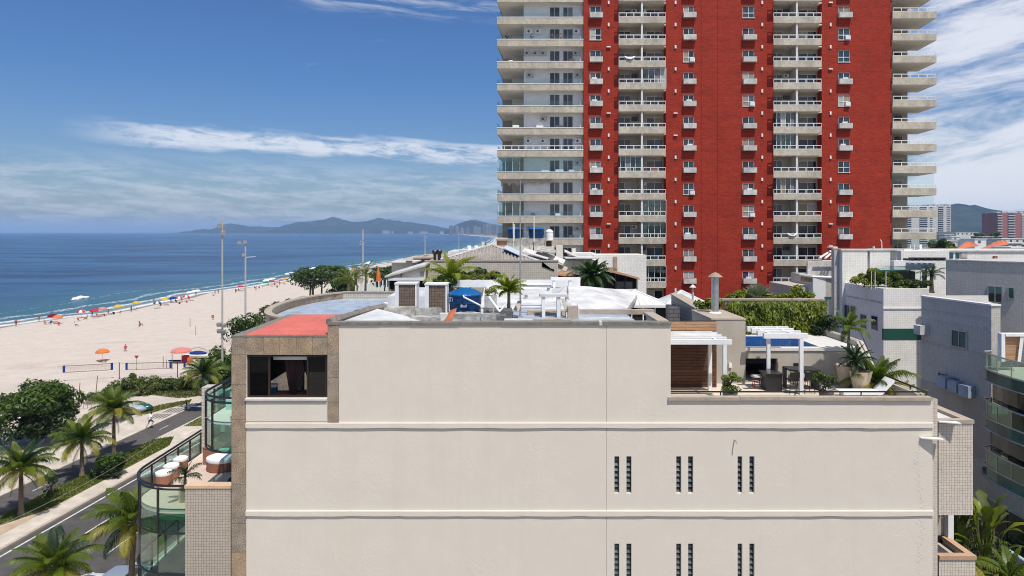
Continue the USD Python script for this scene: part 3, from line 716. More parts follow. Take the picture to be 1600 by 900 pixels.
# thin dark expansion joints in the widest red panel, with drip outlets
for px in (1095.5, 1121.5):
    MB().box(X_(px, RY) - .025, X_(px, RY) + .025, RY - .004, RY + .02, 0, TOP).build('expansion_joint', m_dark, tower)
for (c, k), (x0, x1, z0, z1) in wins.items():
    w = Thing('window', parent=tower); yb = RY + .12; zsp = z1 - .92
    f = MB(); t_ = .07
    f.box(x0, x1, yb - .03, yb + .05, z1 - t_, z1); f.box(x0, x0 + t_, yb - .03, yb + .05, z0, z1 - t_); f.box(x1 - t_, x1, yb - .03, yb + .05, z0, z1 - t_)
    xm = (x0 + x1) / 2; f.box(xm - .035, xm + .035, yb - .04, yb + .05, z0, z1 - t_)
    if z1 - z0 > 1.2: f.box(x0 + t_, x1 - t_, yb - .045, yb + .05, zsp - .04, zsp + .04); f.box(x0 - .05, x1 + .05, RY - .08, yb + .05, z0 - .03, z0 + .05)
    f.build('frame', m_white, w)
    mode = rt.random()
    for h, (a, b) in enumerate(((x0 + t_, xm - .035), (xm + .035, x1 - t_))):
        m = panes[int(rt.integers(0, 4))] if mode < .62 or (mode < .8 and h) else curtains[int(rt.choice([0, 1, 1, 3, 3, 2]))]
        MB().box(a, b, yb + .005, yb + .02, z0 + .02, z1 - t_).build('pane', m, w)
    if has_box(c, k):
        b = MB(); xa, xb = x0 - .04, x1 + .16; h = .72; d = .52
        b.box(xa, xb, RY - d, RY - .003, z0 - h, z0 - h + .1); b.box(xa, xb, RY - d, RY - d + .08, z0 - h + .1, z0 - .02); b.box(xa, xa + .08, RY - d + .08, RY - .003, z0 - h + .1, z0 - .02); b.box(xb - .08, xb, RY - d + .08, RY - .003, z0 - h + .1, z0 - .02)
        b.build('ledge_box', m_ledge2 if rt.random() < .6 else m_wdirty, tower)
        q = rt.random()
        if q < .35: MB().box(xa + .2 + q, xa + .9 + q, RY - .42, RY - .1, z0 - .3, z0 + .18).build('air_conditioner', m_white, tower)
    else:
        if rt.random() < .7: MB().box(xm + .1, xm + .75, RY - .35, RY - .01, z0 + .04, z0 + .55).build('air_conditioner', m_white, tower)
for px in (950.8, 1055.2, 1190.4, 1297.2):
    for k in range(K0, K1 + 1):
        y = 4.2 + DK * k; x, z = X_(px, RY), Z_(y, RY)
        b = MB()
        if rt.random() < .12: b.box(x - .26, x + .26, RY - .22, RY - .005, z - .1, z + .06)
        else: b.box(x - .1, x + .12, RY - .14, RY - .005, z - .22, z + .22)
        b.build('wall_vent', m_white, tower)

m_fan = M('fan_grille', (.09, .09, .09), .8, .2, 8, 0)
m_acgrey = M('condenser_case', (.46, .44, .40), .6, .1, 5, 0)
def condenser(x, y, z, w=.85, h=.6, m=None):
    """an air conditioner box with a dark round fan, hung on the wall whose face is at y"""
    a = Thing('air_conditioner', parent=tower)
    MB().box(x - w / 2, x + w / 2, y - .3, y - .02, z, z + h).build('case', m or m_acgrey, a)
    q = MB(); th = np.linspace(0, 2 * np.pi, 15)[:-1]; q.poly([(x - .1 + .17 * math.cos(s), y - .305, z + h / 2 + .17 * math.sin(s)) for s in th]); q.build('fan', m_fan, a)
def glazed(name, x0, x1, y, z0, z1, n, fm=None, pm=None, lower=None):
    w = Thing(name, parent=tower); f = MB(); t_ = .06
    f.box(x0, x1, y - .06, y - .01, z1 - t_, z1)
    for i in range(n + 1):
        xx = x0 + (x1 - x0) * i / n; f.box(max(x0, xx - t_ / 2), min(x1, xx + t_ / 2) if i else x0 + t_, y - .06, y - .01, z0, z1 - t_)
    if lower: f.box(x0 + t_, x1 - t_, y - .065, y - .012, z0 + lower, z0 + lower + .06)
    f.build('frame', fm or m_white, w)
    for i in range(n):
        a, b = x0 + (x1 - x0) * i / n + t_ / 2, x0 + (x1 - x0) * (i + 1) / n - t_ / 2
        MB().box(a, b, y - .03, y - .015, z0, z1 - t_).build('pane', (pm or panes[int(rt.choice([0, 0, 1, 3]))]) if rt.random() < .8 else curtains[int(rt.choice([0, 1, 3]))], w)
def sheet(x0, x1, y, z0, z1): return MB().add([(x0, y, z0), (x1, y, z0), (x1, y, z1), (x0, y, z1)], [[0, 1, 2], [0, 2, 3]])
def rail(x0, x1, y, z0, z1, n, parent, glass=None):
    b = MB(); b.box(x0, x1, y, y + .07, z1 - .09, z1); b.box(x0, x1, y + .005, y + .06, z0, z0 + .05)
    for i in range(n + 1):
        xx = x0 + (x1 - x0) * i / n; b.box(xx - .05 if i else x0, xx + .05 if i < n else x1, y + .004, y + .065, z0 + .05, z1 - .09)
    b.build('railing', m_white, parent)
    if glass: MB().box(x0 + .05, x1 - .05, y + .03, y + .036, z0 + .05, z1 - .09).build('rail_glass', glass, parent)
# the two stacks of recessed balconies between the red piers
BY, BB = TY - .75, RY + 1.35
for (b0, b1, pc) in ((966.8, 1040.4, 1003.5), (1208.7, 1284, 1246)):
    xa, xb, xc = X_(b0, BY), X_(b1, BY), X_(pc, BY)
    ia, ib = X_(b0, RY) + .002, X_(b1, RY) - .002
    MB().box(ia, ib, BB, BB + .2, 0, TOP - .3).build('recess_wall', m_beige, tower)
    for k in range(K0, K1 + 1):
        zr, zp, zb = Z_(19.4 + DK * k, BY), Z_(25.8 + DK * k, BY), Z_(35.7 + DK * k, BY)
        zs = zb + .16
        s0_, s1_ = max(xa + .01, ia), min(xb - .01, ib); MB().prism([(s0_, BY + .13), (s1_, BY + .13), (s1_, RY - .01), (ib, RY - .01), (ib, BB - .005), (ia, BB - .005), (ia, RY - .01), (s0_, RY - .01)], zb, zs).build('floor_slab', m_cream2, tower)
        MB().box(xa, xb, BY, BY + .12, zb - .002, zp).build('balcony_parapet', m_ledge, tower)
        rail(xa + .02, xc - .13, BY + .02, zp, zr, 3, tower); rail(xc + .13, xb - .02, BY + .02, zp, zr, 3, tower)
        MB().box(xc - .11, xc + .11, BY + .14, BY + .34, zs, zs + 2.83).build('balcony_post', m_white, tower)
        # party wall between the two flats
        MB().box(xc - .06, xc + .06, BY + .35, BB - .006, zs, zs + 2.83).build('party_wall', m_beige, tower)
        for h, (w0, w1) in enumerate(((.05, .52), (.52, .95))):
            L = xc - ia if h == 0 else ib - xc; o = ia if h == 0 else xc
            full = rt.random()
            if full < .14: glazed('balcony_glazing', o + .1, o + L - .1, BY + .5, zs + .0, zs + 2.8, 4, pm=g_aqua)
            u0, u1 = (o + .04 * L, o + .60 * L) if h == 0 else (o + .30 * L, o + .95 * L)
            glazed('balcony_door', u0, u1, BB - .01, zs, zs + 2.32 + .08 * rt.random(), 2)
            r = rt.random()
            if r < .55: condenser(o + (.78 if h == 0 else .16) * L, BB - .02, zs + 1.9, .75, .5, m_shade if r < .3 else m_white)
            if rt.random() < .6:
                x = o + L * rt.uniform(.25, .7); MB().box(x, x + rt.uniform(.5, 1.1), BY + .6, BY + 1.2, zs, zs + rt.uniform(.7, 1.15)).build('balcony_chest', (m_white, m_wicker, m_shade, m_dark, m_bw)[int(rt.integers(0, 5))], tower)
        if rt.random() < .05:
            x = xa + rt.uniform(.3, 1.2) * 2; q = MB(); q.tube([(x, BY + .05, zr), (x + .3, BY - .1, zr - .25), (x + .8, BY - .12, zr - .3), (x + 1.3, BY + .05, zr)], .12, 6); q.build('hanging_laundry', m_wplast, tower)
# left wing: wide balconies toward the sea
LB, LW = TY + 7.0, TY + 1.0
xl, xr = X_(776.6), X_(911.3); xw0 = X_(818.5, LW); xlb = X_(785.5, LB)
MB().box(xw0, xr + .25, LW, LW + .25, 0, TOP - .3).build('sea_wall', m_white, tower)
MB().box(xw0, xw0 + .25, LW + .26, LB, 0, TOP - .3).build('sea_wall_return', m_cream2, tower)
MB().box(xlb - .05, xw0 + .24, LB, LB + .25, 0, TOP - .3).build('corner_wall', m_beige, tower)
for k in range(K0, K1 + 1):
    zp, zb = Z_(26.3 + DK * k), Z_(37.6 + DK * k); zs = zb + .18
    fp = [(xl + .16, TY + .15), (xr, TY + .15), (xr, LW - .004), (xw0 - .004, LW - .004), (xw0 - .004, LB - .004), (xlb, LB - .004)]
    MB().prism(fp, zb, zs).build('floor_slab', m_cream2, tower)
    MB().box(xl, xr, TY, TY + .14, zb - .002, zp - .1).build('balcony_parapet', m_ledge, tower)
    MB().box(xl - .03, xr + .03, TY - .04, TY + .17, zp - .098, zp).build('parapet_coping', m_white, tower)
    MB().slab([(xl, TY + .145, zp - .12), (xl + .14, TY + .145, zp - .12), (xlb + .1, LB - .01, zp - .12), (xlb - .03, LB - .01, zp - .12)], zp - zb - .12).build('side_parapet', m_ledge, tower)
    zf = zs
    if k in (6,): 
        rail(xl + .05, xr - .02, TY + .02, zp, zp + .55, 12, tower)
    elif k in (0, 1, 3, 4, 7, 10, 9, -1): sheet(xl + .1, xr - .1, TY + .06, zp, zp + (.6 if k != 7 else 1.85)).build('rail_glass', g_aqua, tower)
    if k in (7, 9): glazed('balcony_glazing', xl + .2, X_(812), TY + .35, zs, zs + 2.75, 3, pm=g_aqua)
    MB().add([(xl + .05, TY + .2, zp - .1), (xlb, LB - .1, zp - .1), (xlb, LB - .1, zp + .6), (xl + .05, TY + .2, zp + .6)], [[0, 1, 2], [0, 2, 3]]).build('side_glass', g_aqua, tower)
    glazed('balcony_door', X_(858.8, LW), X_(874.2, LW), LW - .005, zs, zs + 2.45, 2, lower=.75); glazed('balcony_door', X_(879.4, LW), X_(895, LW), LW - .005, zs, zs + 2.45, 2, lower=.75)
    glazed('corner_door', X_(806.5, LB), X_(816.5, LB), LB - .01, zs, zs + 2.2, 1, pm=panes[3])
    n = {1: (827, 841, 901), 2: (824, 837, 849, 900), 6: (826, 849, 903), 0: (), 4: (), 8: ()}.get(k, tuple(rt.choice([828, 849, 903], size=int(rt.integers(0, 3)), replace=False)))
    for px in n: condenser(X_(px, LW), LW - .005, zs + 1.75, .9, .62, m_white if k in (1, 6) else None)
    if k in (2, 5, 7, 9, 10):
        for px in rt.choice([795, 801, 830, 838, 846, 868, 889], size=3, replace=False):
            x = X_(px); MB().box(x, x + rt.uniform(.5, 1.4), TY + .3, TY + .75, zs, zs + rt.uniform(1.0, 1.25)).build('balcony_chest', m_shade if rt.random() < .6 else m_white, tower)
# a rail of coloured curtains, and a scalloped awning
q = MB(); xa, xb = X_(783, LW), X_(862, LW); zt = Z_(37.8 + DK * 7)
n = 60
Pq = np.zeros((2, n, 3))
for i in range(n):
    x = xa + (xb - xa) * i / (n - 1); s = abs(math.sin(i * .33)); Pq[0, i] = (x, TY + .5, zt - .05); Pq[1, i] = (x, TY + .5, zt - .45 - .5 * (1 - s) * (1.3 - i / n))
q.grid(Pq).build('scalloped_awning', m_beige, tower)
# right wing: wedge shaped balconies
RB = TY + 5.3; x0, x1 = X_(1395), X_(1463.3); xb0, xb1 = X_(1393.6, RY) + .0, X_(1418, RB)
MB().box(X_(1393.6, RY), xb1, RB, RB + .25, 0, TOP - .3).build('inland_wall', m_beige, tower)
for k in range(K0, K1 + 1):
    zr, zp, zb = Z_(11.6 + DK * k), Z_(17.6 + DK * k), Z_(28.6 + DK * k); zs = zb + .18
    fp = [(x0, TY + .15), (x1 - .16, TY + .15), (x1 + .05, RB + .8), (x0, RB + .8)]
    fp = [(x0, TY + .15), (x1 - .16, TY + .15), (X_(1432, RB), RB - .005), (x0, RB - .005)]
    MB().prism(fp, zb, zs).build('floor_slab', m_cream2, tower)
    MB().box(x0, x1, TY, TY + .14, zb - .002, zp).build('balcony_parapet', m_ledge, tower)
    MB().slab([(x1 - .13, TY + .145, zp), (x1, TY + .145, zp), (X_(1432, RB) + .1, RB - .01, zp), (X_(1432, RB) - .05, RB - .01, zp)], zp - zb).build('side_parapet', m_ledge, tower)
    rail(x0 + .05, x1 - .08, TY + .03, zp, zr, 5, tower)
    if k in (8, 9, 11): sheet(x0 + .1, x1 - .15, TY + .3, zp, zb + 3.0).build('balcony_glazing', g_aqua, tower)
    if rt.random() < .6: condenser(X_(1403, RB), RB - .01, zs + 1.9, .8, .55, m_shade)
    if rt.random() < .5: glazed('balcony_door', X_(1396, RB), X_(1409, RB), RB - .01, zs, zs + 2.2, 2)
MB().box(X_(785), X_(1420), TY + .4, RY + 22, TOP - .29, TOP + .3).build('roof', m_conc, tower)

# ------------------------------------------------------------------ the near building
AY = 23.3
def ax(p, Y=AY): return (p - HX) * Y / F
def az(p, Y=AY): return HC - (p - HY) * Y / F
near = Thing('cream_apartment_building', 'cream rendered apartment building with granite corner and rooftop terrace', 'apartment building', (ax(920), AY, 0))
out = Polygon([(ax(363.5), 0), (ax(1457), 0), (ax(1457), az(624)), (ax(1048), az(624)), (ax(1048), az(507.5)), (ax(513), az(507.5)), (ax(513), az(525)), (ax(363.5), az(525))])
holes = [sbox(ax(385.4), az(621.5), ax(511.6), az(554.5))]
slits = []
for y0 in (713, 849.5, 986):
    for xa, xb in ((960, 967.6), (978.8, 986.6), (1056.6, 1064.4), (1075.2, 1083), (1152.6, 1159.8), (1171, 1178.8)):
        sl = (ax(xa), az(y0 + 58.5), ax(xb), az(y0)); slits.append(sl); holes.append(sbox(*sl))
out = out.difference(unary_union(holes)); xj = ax(947.3)
MB().wall(out.intersection(sbox(-50, 0, xj - .005, 60)), AY, AY + .25).build('facade', stucco, near)
MB().wall(out.intersection(sbox(xj + .005, 0, 50, 60)), AY, AY + .25).build('facade', stucco, near)
m_louvre = DarkGlass('frosted_louvre', (.09, .10, .105), .18)
for (x0, z0, x1, z1) in slits:
    w = Thing('slit_window', parent=near); n = 7; h = (z1 - z0) / n
    MB().box(x0, x0 + .012, AY + .1, AY + .2, z0, z1).box(x1 - .012, x1, AY + .1, AY + .2, z0, z1).build('frame', m_black, w)
    for i in range(n):
        zc = z0 + (i + .5) * h
        MB().obox(((x0 + x1) / 2, AY + .13, zc), ((x1 - x0) / 2 - .016, .004, h * .50), 0, -.62).build('louvre', m_louvre, w)
    MB().box(x0 + .001, x1 - .001, AY + .02, AY + .2, z0 + .001, z0 + .03).build('sill', m_pale, w)
cr_ = MB(); rq = np.random.default_rng(31)
for z in np.arange(4, az(690), .07):
    x = ax(1437) + .05 * math.sin(z * 1.7) + rq.normal(0, .05); w_ = rq.uniform(.02, .07)
    cr_.add([(x - w_, AY - .002, z), (x + w_, AY - .002, z + rq.uniform(-.03, .03)), (x + rq.normal(0, .03), AY - .002, z + .10), (x, AY - .008, z + .04)], [[0, 1, 3], [1, 2, 3], [2, 0, 3]])
cr_.build('plaster_repair', stucco, near, kind='stuff')
rg = np.random.default_rng(3)
def granite_panel(px0, px1, py0, py1, proud=.03, gap=.006):
    a0, a1, b0, b1 = ax(px0), ax(px1), az(py1), az(py0)
    MB().box(a0 + gap, a1 - gap, AY - proud, AY - .002, b0 + gap, b1 - gap).build('granite_panel', granites[int(rg.integers(0, 3))], near)
ys = [524, 554, 600, 655, 707, 757, 818, 862, 912, 962, 1012]
for y0, y1 in zip(ys[:-1], ys[1:]): granite_panel(362, 385, y0, y1)
for a, b in zip((385.2, 412, 437, 464, 489), (412, 437, 464, 489, 512)): granite_panel(a, b, 524, 554)
ys = [508, 553, 590, 628, 659.5]
for y0, y1 in zip(ys[:-1], ys[1:]): granite_panel(512, 530, y0, y1)
MB().box(ax(362), ax(385), AY - .03, AY - .002, 0, az(1012) - .006).build('granite_panel', granites[0], near)
def course(px0, px1, py0, py1, proud, name='string_course', m=None):
    x0, x1 = ax(px0), ax(px1); n = int((x1 - x0) / .25) + 1; xs = np.linspace(x0, x1, n + 1); b = MB(); r = np.random.default_rng(int(py0))
    lo = az(py1) + (meshkit.fbm(np.c_[xs * 1.3, xs * 0 + py0, xs * 0], 4, 2) - .5) * .05
    pr = proud + (meshkit.fbm(np.c_[xs * 1.7, xs * 0 + py1, xs * 0], 3, 7) - .5) * .02
    Pg = np.zeros((4, n + 1, 3)); Pg[:, :, 0] = xs
    Pg[0, :, 1], Pg[0, :, 2] = AY - .001, lo; Pg[1, :, 1], Pg[1, :, 2] = AY - pr, lo + .005; Pg[2, :, 1], Pg[2, :, 2] = AY - pr, az(py0) - .01; Pg[3, :, 1], Pg[3, :, 2] = AY - .001, az(py0)
    b.grid(Pg); e = [Pg[:, 0], Pg[:, -1]]
    b.poly(e[0][::-1]); b.poly(e[1]); b.build(name, m or stucco, near)
course(384.5, 1457.5, 660.3, 668.3, .055); course(384.5, 1457.5, 797.5, 806, .055); course(384.5, 1457.5, 935, 943, .055)
MB().box(ax(384.8), ax(511.6), AY - .022, AY - .002, az(657.8), az(628.5)).build('spandrel_panel', stucco, near)
MB().box(ax(384), ax(511.5), AY - .09, AY + .2, az(625), az(622)).build('window_sill', m_pale, near)
# copings
def coping(px0, px1, py0, py1, front, depth, m, seg=1.4, seed=1):
    r = np.random.default_rng(seed); x = ax(px0); b = MB()
    while x < ax(px1) - .01:
        w = min(seg * r.uniform(.7, 1.3), ax(px1) - x); dz = r.uniform(-.008, .008)
        b.box(x + .004, x + w - .004, AY - front - r.uniform(0, .012), AY + depth, az(py1) + dz, az(py0) + dz); x += w
    return b.build('parapet_coping', m, near)
coping(512, 936, 503.4, 507.6, .04, .4, m_cap, seed=4); coping(941, 1048.5, 503.2, 507.6, .05, .4, m_cap, seed=5)
MB().box(ax(936.2), ax(940.8), AY - .05, AY + .4, az(508), az(502.5)).build('parapet_coping', m_wdirty, near)
coping(1043.5, 1455.5, 620, 625, .07, .2, m_capbeige, 2.4, 6)
# parapet end running back at the right of the raised block
xe = ax(1048)
b = MB(); b.box(xe - .25, xe, AY + .252, AY + 2.95, 15.3, az(508)); b.build('parapet_wall', m_beige, near)
b = MB(); b.box(xe - .36, xe + .03, AY + .405, AY + 3.0, az(508), az(503.5)); b.build('parapet_coping', m_capbeige, near)
# body, floors
ZT, ZI = 15.95, 15.34                                 # terrace floor, indoor floor
MB().box(ax(386), ax(1455), AY + .9, 33.5, 0, ZI - .26).build('body', m_dark, near)
MB().box(ax(386), ax(1455), AY + .255, AY + .895, ZI - .5, ZI - .26).build('slab_edge', m_conc, near)
MB().box(-5.8, ax(1456), AY + .252, 33.6, ZI - .255, ZT).build('terrace_floor', m_paver, near)
MB().box(-9.4, -5.805, AY + .9, 28.9, ZI - .2, ZI).build('room_floor', m_dkbrown, near)
# raised middle block and its flat roof
RZ = 18.3
MB().box(-5.9, xe - .26, AY + 2.75, 31.5, ZT + .005, RZ - .16).build('penthouse_block', m_conc, near)
MB().box(-5.9, xe - .26, AY + .252, 31.6, RZ - .15, RZ).build('roof_slab', m_bluegrey, near)
m_dkroom = M('dim_room_wall', (.035, .032, .03), .9, .2, 2, 0)
# --- the room behind the wide window
b = MB(); b.box(-9.45, -9.3, AY + .26, 28.9, ZI + .9, 18.3); b.box(-9.45, -9.3, AY + .26, 25.2, ZI, ZI + .9); b.box(-6.1, -5.92, AY + .26, 28.9, ZI, 18.3); b.box(-8.2, -6.12, 28.6, 28.8, ZI, 18.3); b.box(-9.29, -8.21, 28.6, 28.8, 17.5, 18.3)
b.build('room_wall', m_dkroom, near)
MB().box(-8.75, -8.45, 27.6, 27.9, ZI, 18.3).build('tiled_pier', m_btile, near)
MB().box(-9.45, -5.92, AY + .26, 28.9, 18.305, 18.42).build('ceiling', m_shade, near)
wn = Thing('wide_window', parent=near); z0, z1 = az(621.5), az(554.5); x0, x1 = ax(385.6), ax(511.4)
f = MB()
for a, c in ((x0, x0 + .08), (x1 - .08, x1), (ax(418), ax(421)), (ax(478.5), ax(481))): f.box(a, c, AY + .06, AY + .14, z0 + .06, z1 - .07)
f.box(x0, x1, AY + .06, AY + .16, z1 - .07, z1).box(x0, x1, AY + .06, AY + .16, z0, z0 + .06); f.build('frame', m_dkbrown, wn)
MB().box(x0 + .08, ax(418), AY + .10, AY + .108, z0 + .06, z1 - .07).build('pane', g_smoke, wn)
MB().box(ax(481), x1 - .08, AY + .10, AY + .108, z0 + .06, z1 - .07).build('pane', g_smoke, wn)
MB().box(ax(422), ax(478), AY + .30, AY + .33, az(565), z1).build('valance', m_white, wn)
# gathered drapes
def drape(xa, xb, Y, zt, zb, pinch, m, name='drape'):
    n, k = 40, 12; Pg = np.zeros((k, n, 3))
    for j in range(k):
        v = j / (k - 1)
        for i in range(n):
            u = i / (n - 1); x = xa + (xb - xa) * u; xc = xa + (xb - xa) * pinch
            s = 1 - .75 * math.sin(min(1, v * 1.15) * math.pi * .5) ** 3
            Pg[j, i] = (xc + (x - xc) * s, Y + .05 * math.sin(u * 42), zt + (zb - zt) * v)
    d = MB().grid(Pg); Q = Pg.copy(); Q[..., 1] += .012; d.grid(Q[:, ::-1]); return d
drape(ax(431), ax(478), AY + .8, 18.2, ZI + .5, .25, m_drape).build('drape', m_drape, near)
drape(ax(462), ax(505), AY + .7, 18.2, ZI + .05, .6, m_navy).build('drape', m_navy, near)
# --- red roof over the room
rp = [at(362, 523, AY - .02), at(512, 521.5, AY - .02), at(543, 489, 29.0), at(455, 491.5, 29.0)]
rp = [np.array([ax(362), AY - .04, 18.46]), np.array([ax(511.5), AY - .04, 18.46]), np.array([ax(511.5), 29.0, 18.5]), np.array([ax(362) + .05, 29.0, 18.5])]
MB().slab(rp, .035).build('roof_edge', m_cap, near)
rr_ = [rp[0] + [.42, .12, .02], rp[1] + [-.02, .12, .02], rp[2] + [-.02, -.25, .02], rp[3] + [.35, -.25, .02]]
MB().slab(rr_, .015).build('roof_membrane', m_redroof, near)
# white low hipped membrane, with its dark mortar ridge
a, b_, c, d = at(533, 502.6, AY + .45), at(648, 502, AY + .5), at(590, 482.5, 26.6), at(540, 489, 28)
wb = MB(); wb.add([a, b_, c, np.array([a[0] + .3, 28.6, RZ]), np.array([b_[0] - .3, 28.6, RZ])], [[0, 1, 2], [1, 4, 2], [4, 3, 2], [3, 0, 2]]); wb.build('white_hip_roof', m_wmemb, near)
rdg = MB()
pts = [at(514, 503, AY + .1), at(545, 493, 25), at(575, 484, 26.6), at(600, 478.5, 27.6)]
rng2 = np.random.default_rng(8)
for p, q in zip(pts[:-1], pts[1:]):
    for i in range(5):
        s, e = p + (q - p) * i / 5, p + (q - p) * (i + 1) / 5; rdg.tube([s, e], [.14 * rng2.uniform(.8, 1.2), .14 * rng2.uniform(.8, 1.2)], 5)
rdg.build('mortar_ridge', m_cap, near)
# --- right hand side bays with mosaic
def mosaic(Y, x0, x1, z0, z1, pitch, m, mg, jointw=.095, seed=1, back=.06):
    MB().box(x0, x1, Y + .006, Y + back, z0, z1).build('mosaic_backing', mg, near)
    nx, nz = max(1, round((x1 - x0) / pitch)), max(1, round((z1 - z0) / pitch)); pw, ph = (x1 - x0) / nx, (z1 - z0) / nz
    i, k = np.meshgrid(np.arange(nx), np.arange(nz)); i, k = i.ravel(), k.ravel(); r = np.random.default_rng(seed); n = len(i)
    ax0, az0 = x0 + i * pw + pw * jointw / 2, z0 + k * ph + ph * jointw / 2; ax1, az1 = ax0 + pw * (1 - jointw), az0 + ph * (1 - jointw); yf = Y + r.uniform(-.001, .003, n)
    V = np.zeros((n, 8, 3))
    for j, (xx, zz) in enumerate(((ax0, az0), (ax1, az0), (ax1, az1), (ax0, az1))):
        V[:, j] = np.c_[xx, yf, zz]; V[:, j + 4] = np.c_[xx, yf + .009, zz]
    fs = np.array([[0, 1, 2], [0, 2, 3], [0, 4, 5], [0, 5, 1], [3, 2, 6], [3, 6, 7], [1, 5, 6], [1, 6, 2], [0, 3, 7], [0, 7, 4]])
    FF = (fs[None] + (np.arange(n) * 8)[:, None, None]).reshape(-1, 3)
    MB().add(V.reshape(-1, 3), FF).build('mosaic_tile', m, near, kind='stuff')
pr = s_ = AY / F
mosaic(AY + .05, ax(1458), ax(1466.5), 0.5, az(624), .085, m_tile2, m_grout2, seed=11, back=.2)
BYR = AY + .25
def bx(p): return ax(p, BYR)
def bz(p): return az(p, BYR)
# upper bay box
mosaic(BYR, bx(1466.5), bx(1520.5), bz(805), bz(662), .093, m_tile2, m_grout2, seed=12, back=.2)
b = MB(); b.box(bx(1466.5), bx(1520.5), BYR + .205, BYR + 8, bz(805), bz(664)); b.build('bay_body', m_wtile, near)
b = MB(); b.box(bx(1462), bx(1521.5), BYR - .03, BYR + .22, bz(661.8), bz(656)); b.box(bx(1507), bx(1521.5), BYR + .221, BYR + 8.1, bz(661.8), bz(656)); b.build('bay_coping', m_capbeige, near)
MB().box(bx(1466.5), bx(1506.8), BYR + .222, BYR + 8, bz(663.8), bz(661)).build('bay_roof', m_wmemb, near)
# open bay between: back wall, column, dark door, parapet with tan coping
MB().box(at(1460, 0, BYR + 1.6)[0], at(1480, 0, BYR + 1.6)[0], BYR + 1.6, BYR + 1.75, bz(1000), bz(805.2)).build('bay_back_wall', m_beige, near)
MB().box(at(1468, 0, BYR + 1.5)[0], at(1474, 0, BYR + 1.5)[0], BYR + 1.56, BYR + 1.59, bz(900), at(0, 838, BYR + 1.5)[2]).build('bay_door', m_dark, near)
MB().box(at(1480.3, 0, BYR + 1.4)[0], at(1489, 0, BYR + 1.4)[0], BYR + 1.35, BYR + 1.59, bz(905), bz(805.2)).build('bay_column', m_white, near)
MB().box(bx(1467), bx(1521), BYR + .21, BYR + 1.55, bz(905), bz(880)).build('bay_floor', m_beige, near)
mosaic(BYR, bx(1467), bx(1524), .5, bz(874), .093, m_tile2, m_grout2, seed=13, back=.2)
b = MB(); b.prism([(bx(1467), BYR - .04), (bx(1525), BYR - .04), (bx(1525), BYR + 1.5), (bx(1514), BYR + 1.5), (bx(1514), BYR + .2), (bx(1467), BYR + .2)], bz(874), bz(868)); b.build('bay_coping', m_terra if False else M('tan_coping', (.46, .29, .18), .7, .1, 4, .1), near)
b = MB(); b.prism([(bx(1524), BYR + .21), (bx(1524), BYR + 1.48), (bx(1516), BYR + 1.48), (bx(1516), BYR + .21)], bz(1000), bz(874.2)); b.build('bay_parapet', m_btile, near)
MB().tube([(bx(1467), BYR + .6, bz(828)), (bx(1480), BYR + .7, bz(826)), (bx(1494), BYR + .7, bz(821))], .012, 5).build('cable', m_white, near)
# thin floodlight brackets that stick out of the wall
def plate(pxa, pxb, py, Y, out_):
    a, c = at(pxa, py, Y), at(pxb, py, Y)
    MB().slab([(a[0], Y - .002, a[2] + .03), (a[0], Y - out_ * .35, a[2] + .03), (c[0], Y - out_, c[2] + .03), (c[0], Y - .002 - (out_ * .2), c[2] + .03)], .035).build('bracket_shelf', m_white, near)
plate(1437, 1467, 684, AY, .30); plate(1464, 1492, 656.5 + 2, BYR, .34)
MB().tube([at(1147.5, 687, AY) - [0, .002, 0], at(1147.5, 687, AY) - [0, .16, 0], at(1148.3, 690, AY) - [0, .2, 0]], .022, 6).build('drip_spout', m_conc, near)
# rail along the terrace
rl = MB(); zr = az(613.6); xc_ = ax(1452)
rl.box(ax(1048.5), xc_ + .02, AY + .13, AY + .17, zr - .025, zr + .02)
for px in (1128, 1245, 1349, 1401, 1452): rl.box(ax(px) - .018, ax(px) + .018, AY + .135, AY + .165, az(619), zr - .026)
rl.box(xc_ - .02, xc_ + .02, AY + .171, 26.5, zr - .025, zr + .02)
for y in (24.4, 25.4, 26.4): rl.box(xc_ - .016, xc_ + .016, y, y + .03, az(619) - .05, zr - .026)
rl.tube([(xc_, 26.5, zr), (xc_, 27.9, 17.95), (xc_, 31, 18.1)], .03, 6)
rl.tube([(xc_, 26.7, zr - .45), (xc_, 27.9, 17.5)], .025, 6)
rl.build('terrace_railing', m_black, near)
# side parapet of the terrace: low at the front, rising with the pool deck
sp = MB(); yy = [(AY + .43, az(620)), (26.5, az(620)), (27.9, 17.55), (32.9, 17.6)]
for (ya, za), (yb, zb) in zip(yy[:-1], yy[1:]):
    x0, x1 = ax(1444), ax(1456.5)
    v = [(x0, ya, ZT + .003), (x1, ya, ZT + .003), (x1, yb, ZT + .003), (x0, yb, ZT + .003), (x0, ya, za), (x1, ya, za), (x1, yb, zb), (x0, yb, zb)]
    sp.add(v, BOXF)
sp.build('terrace_side_wall', m_beige, near)
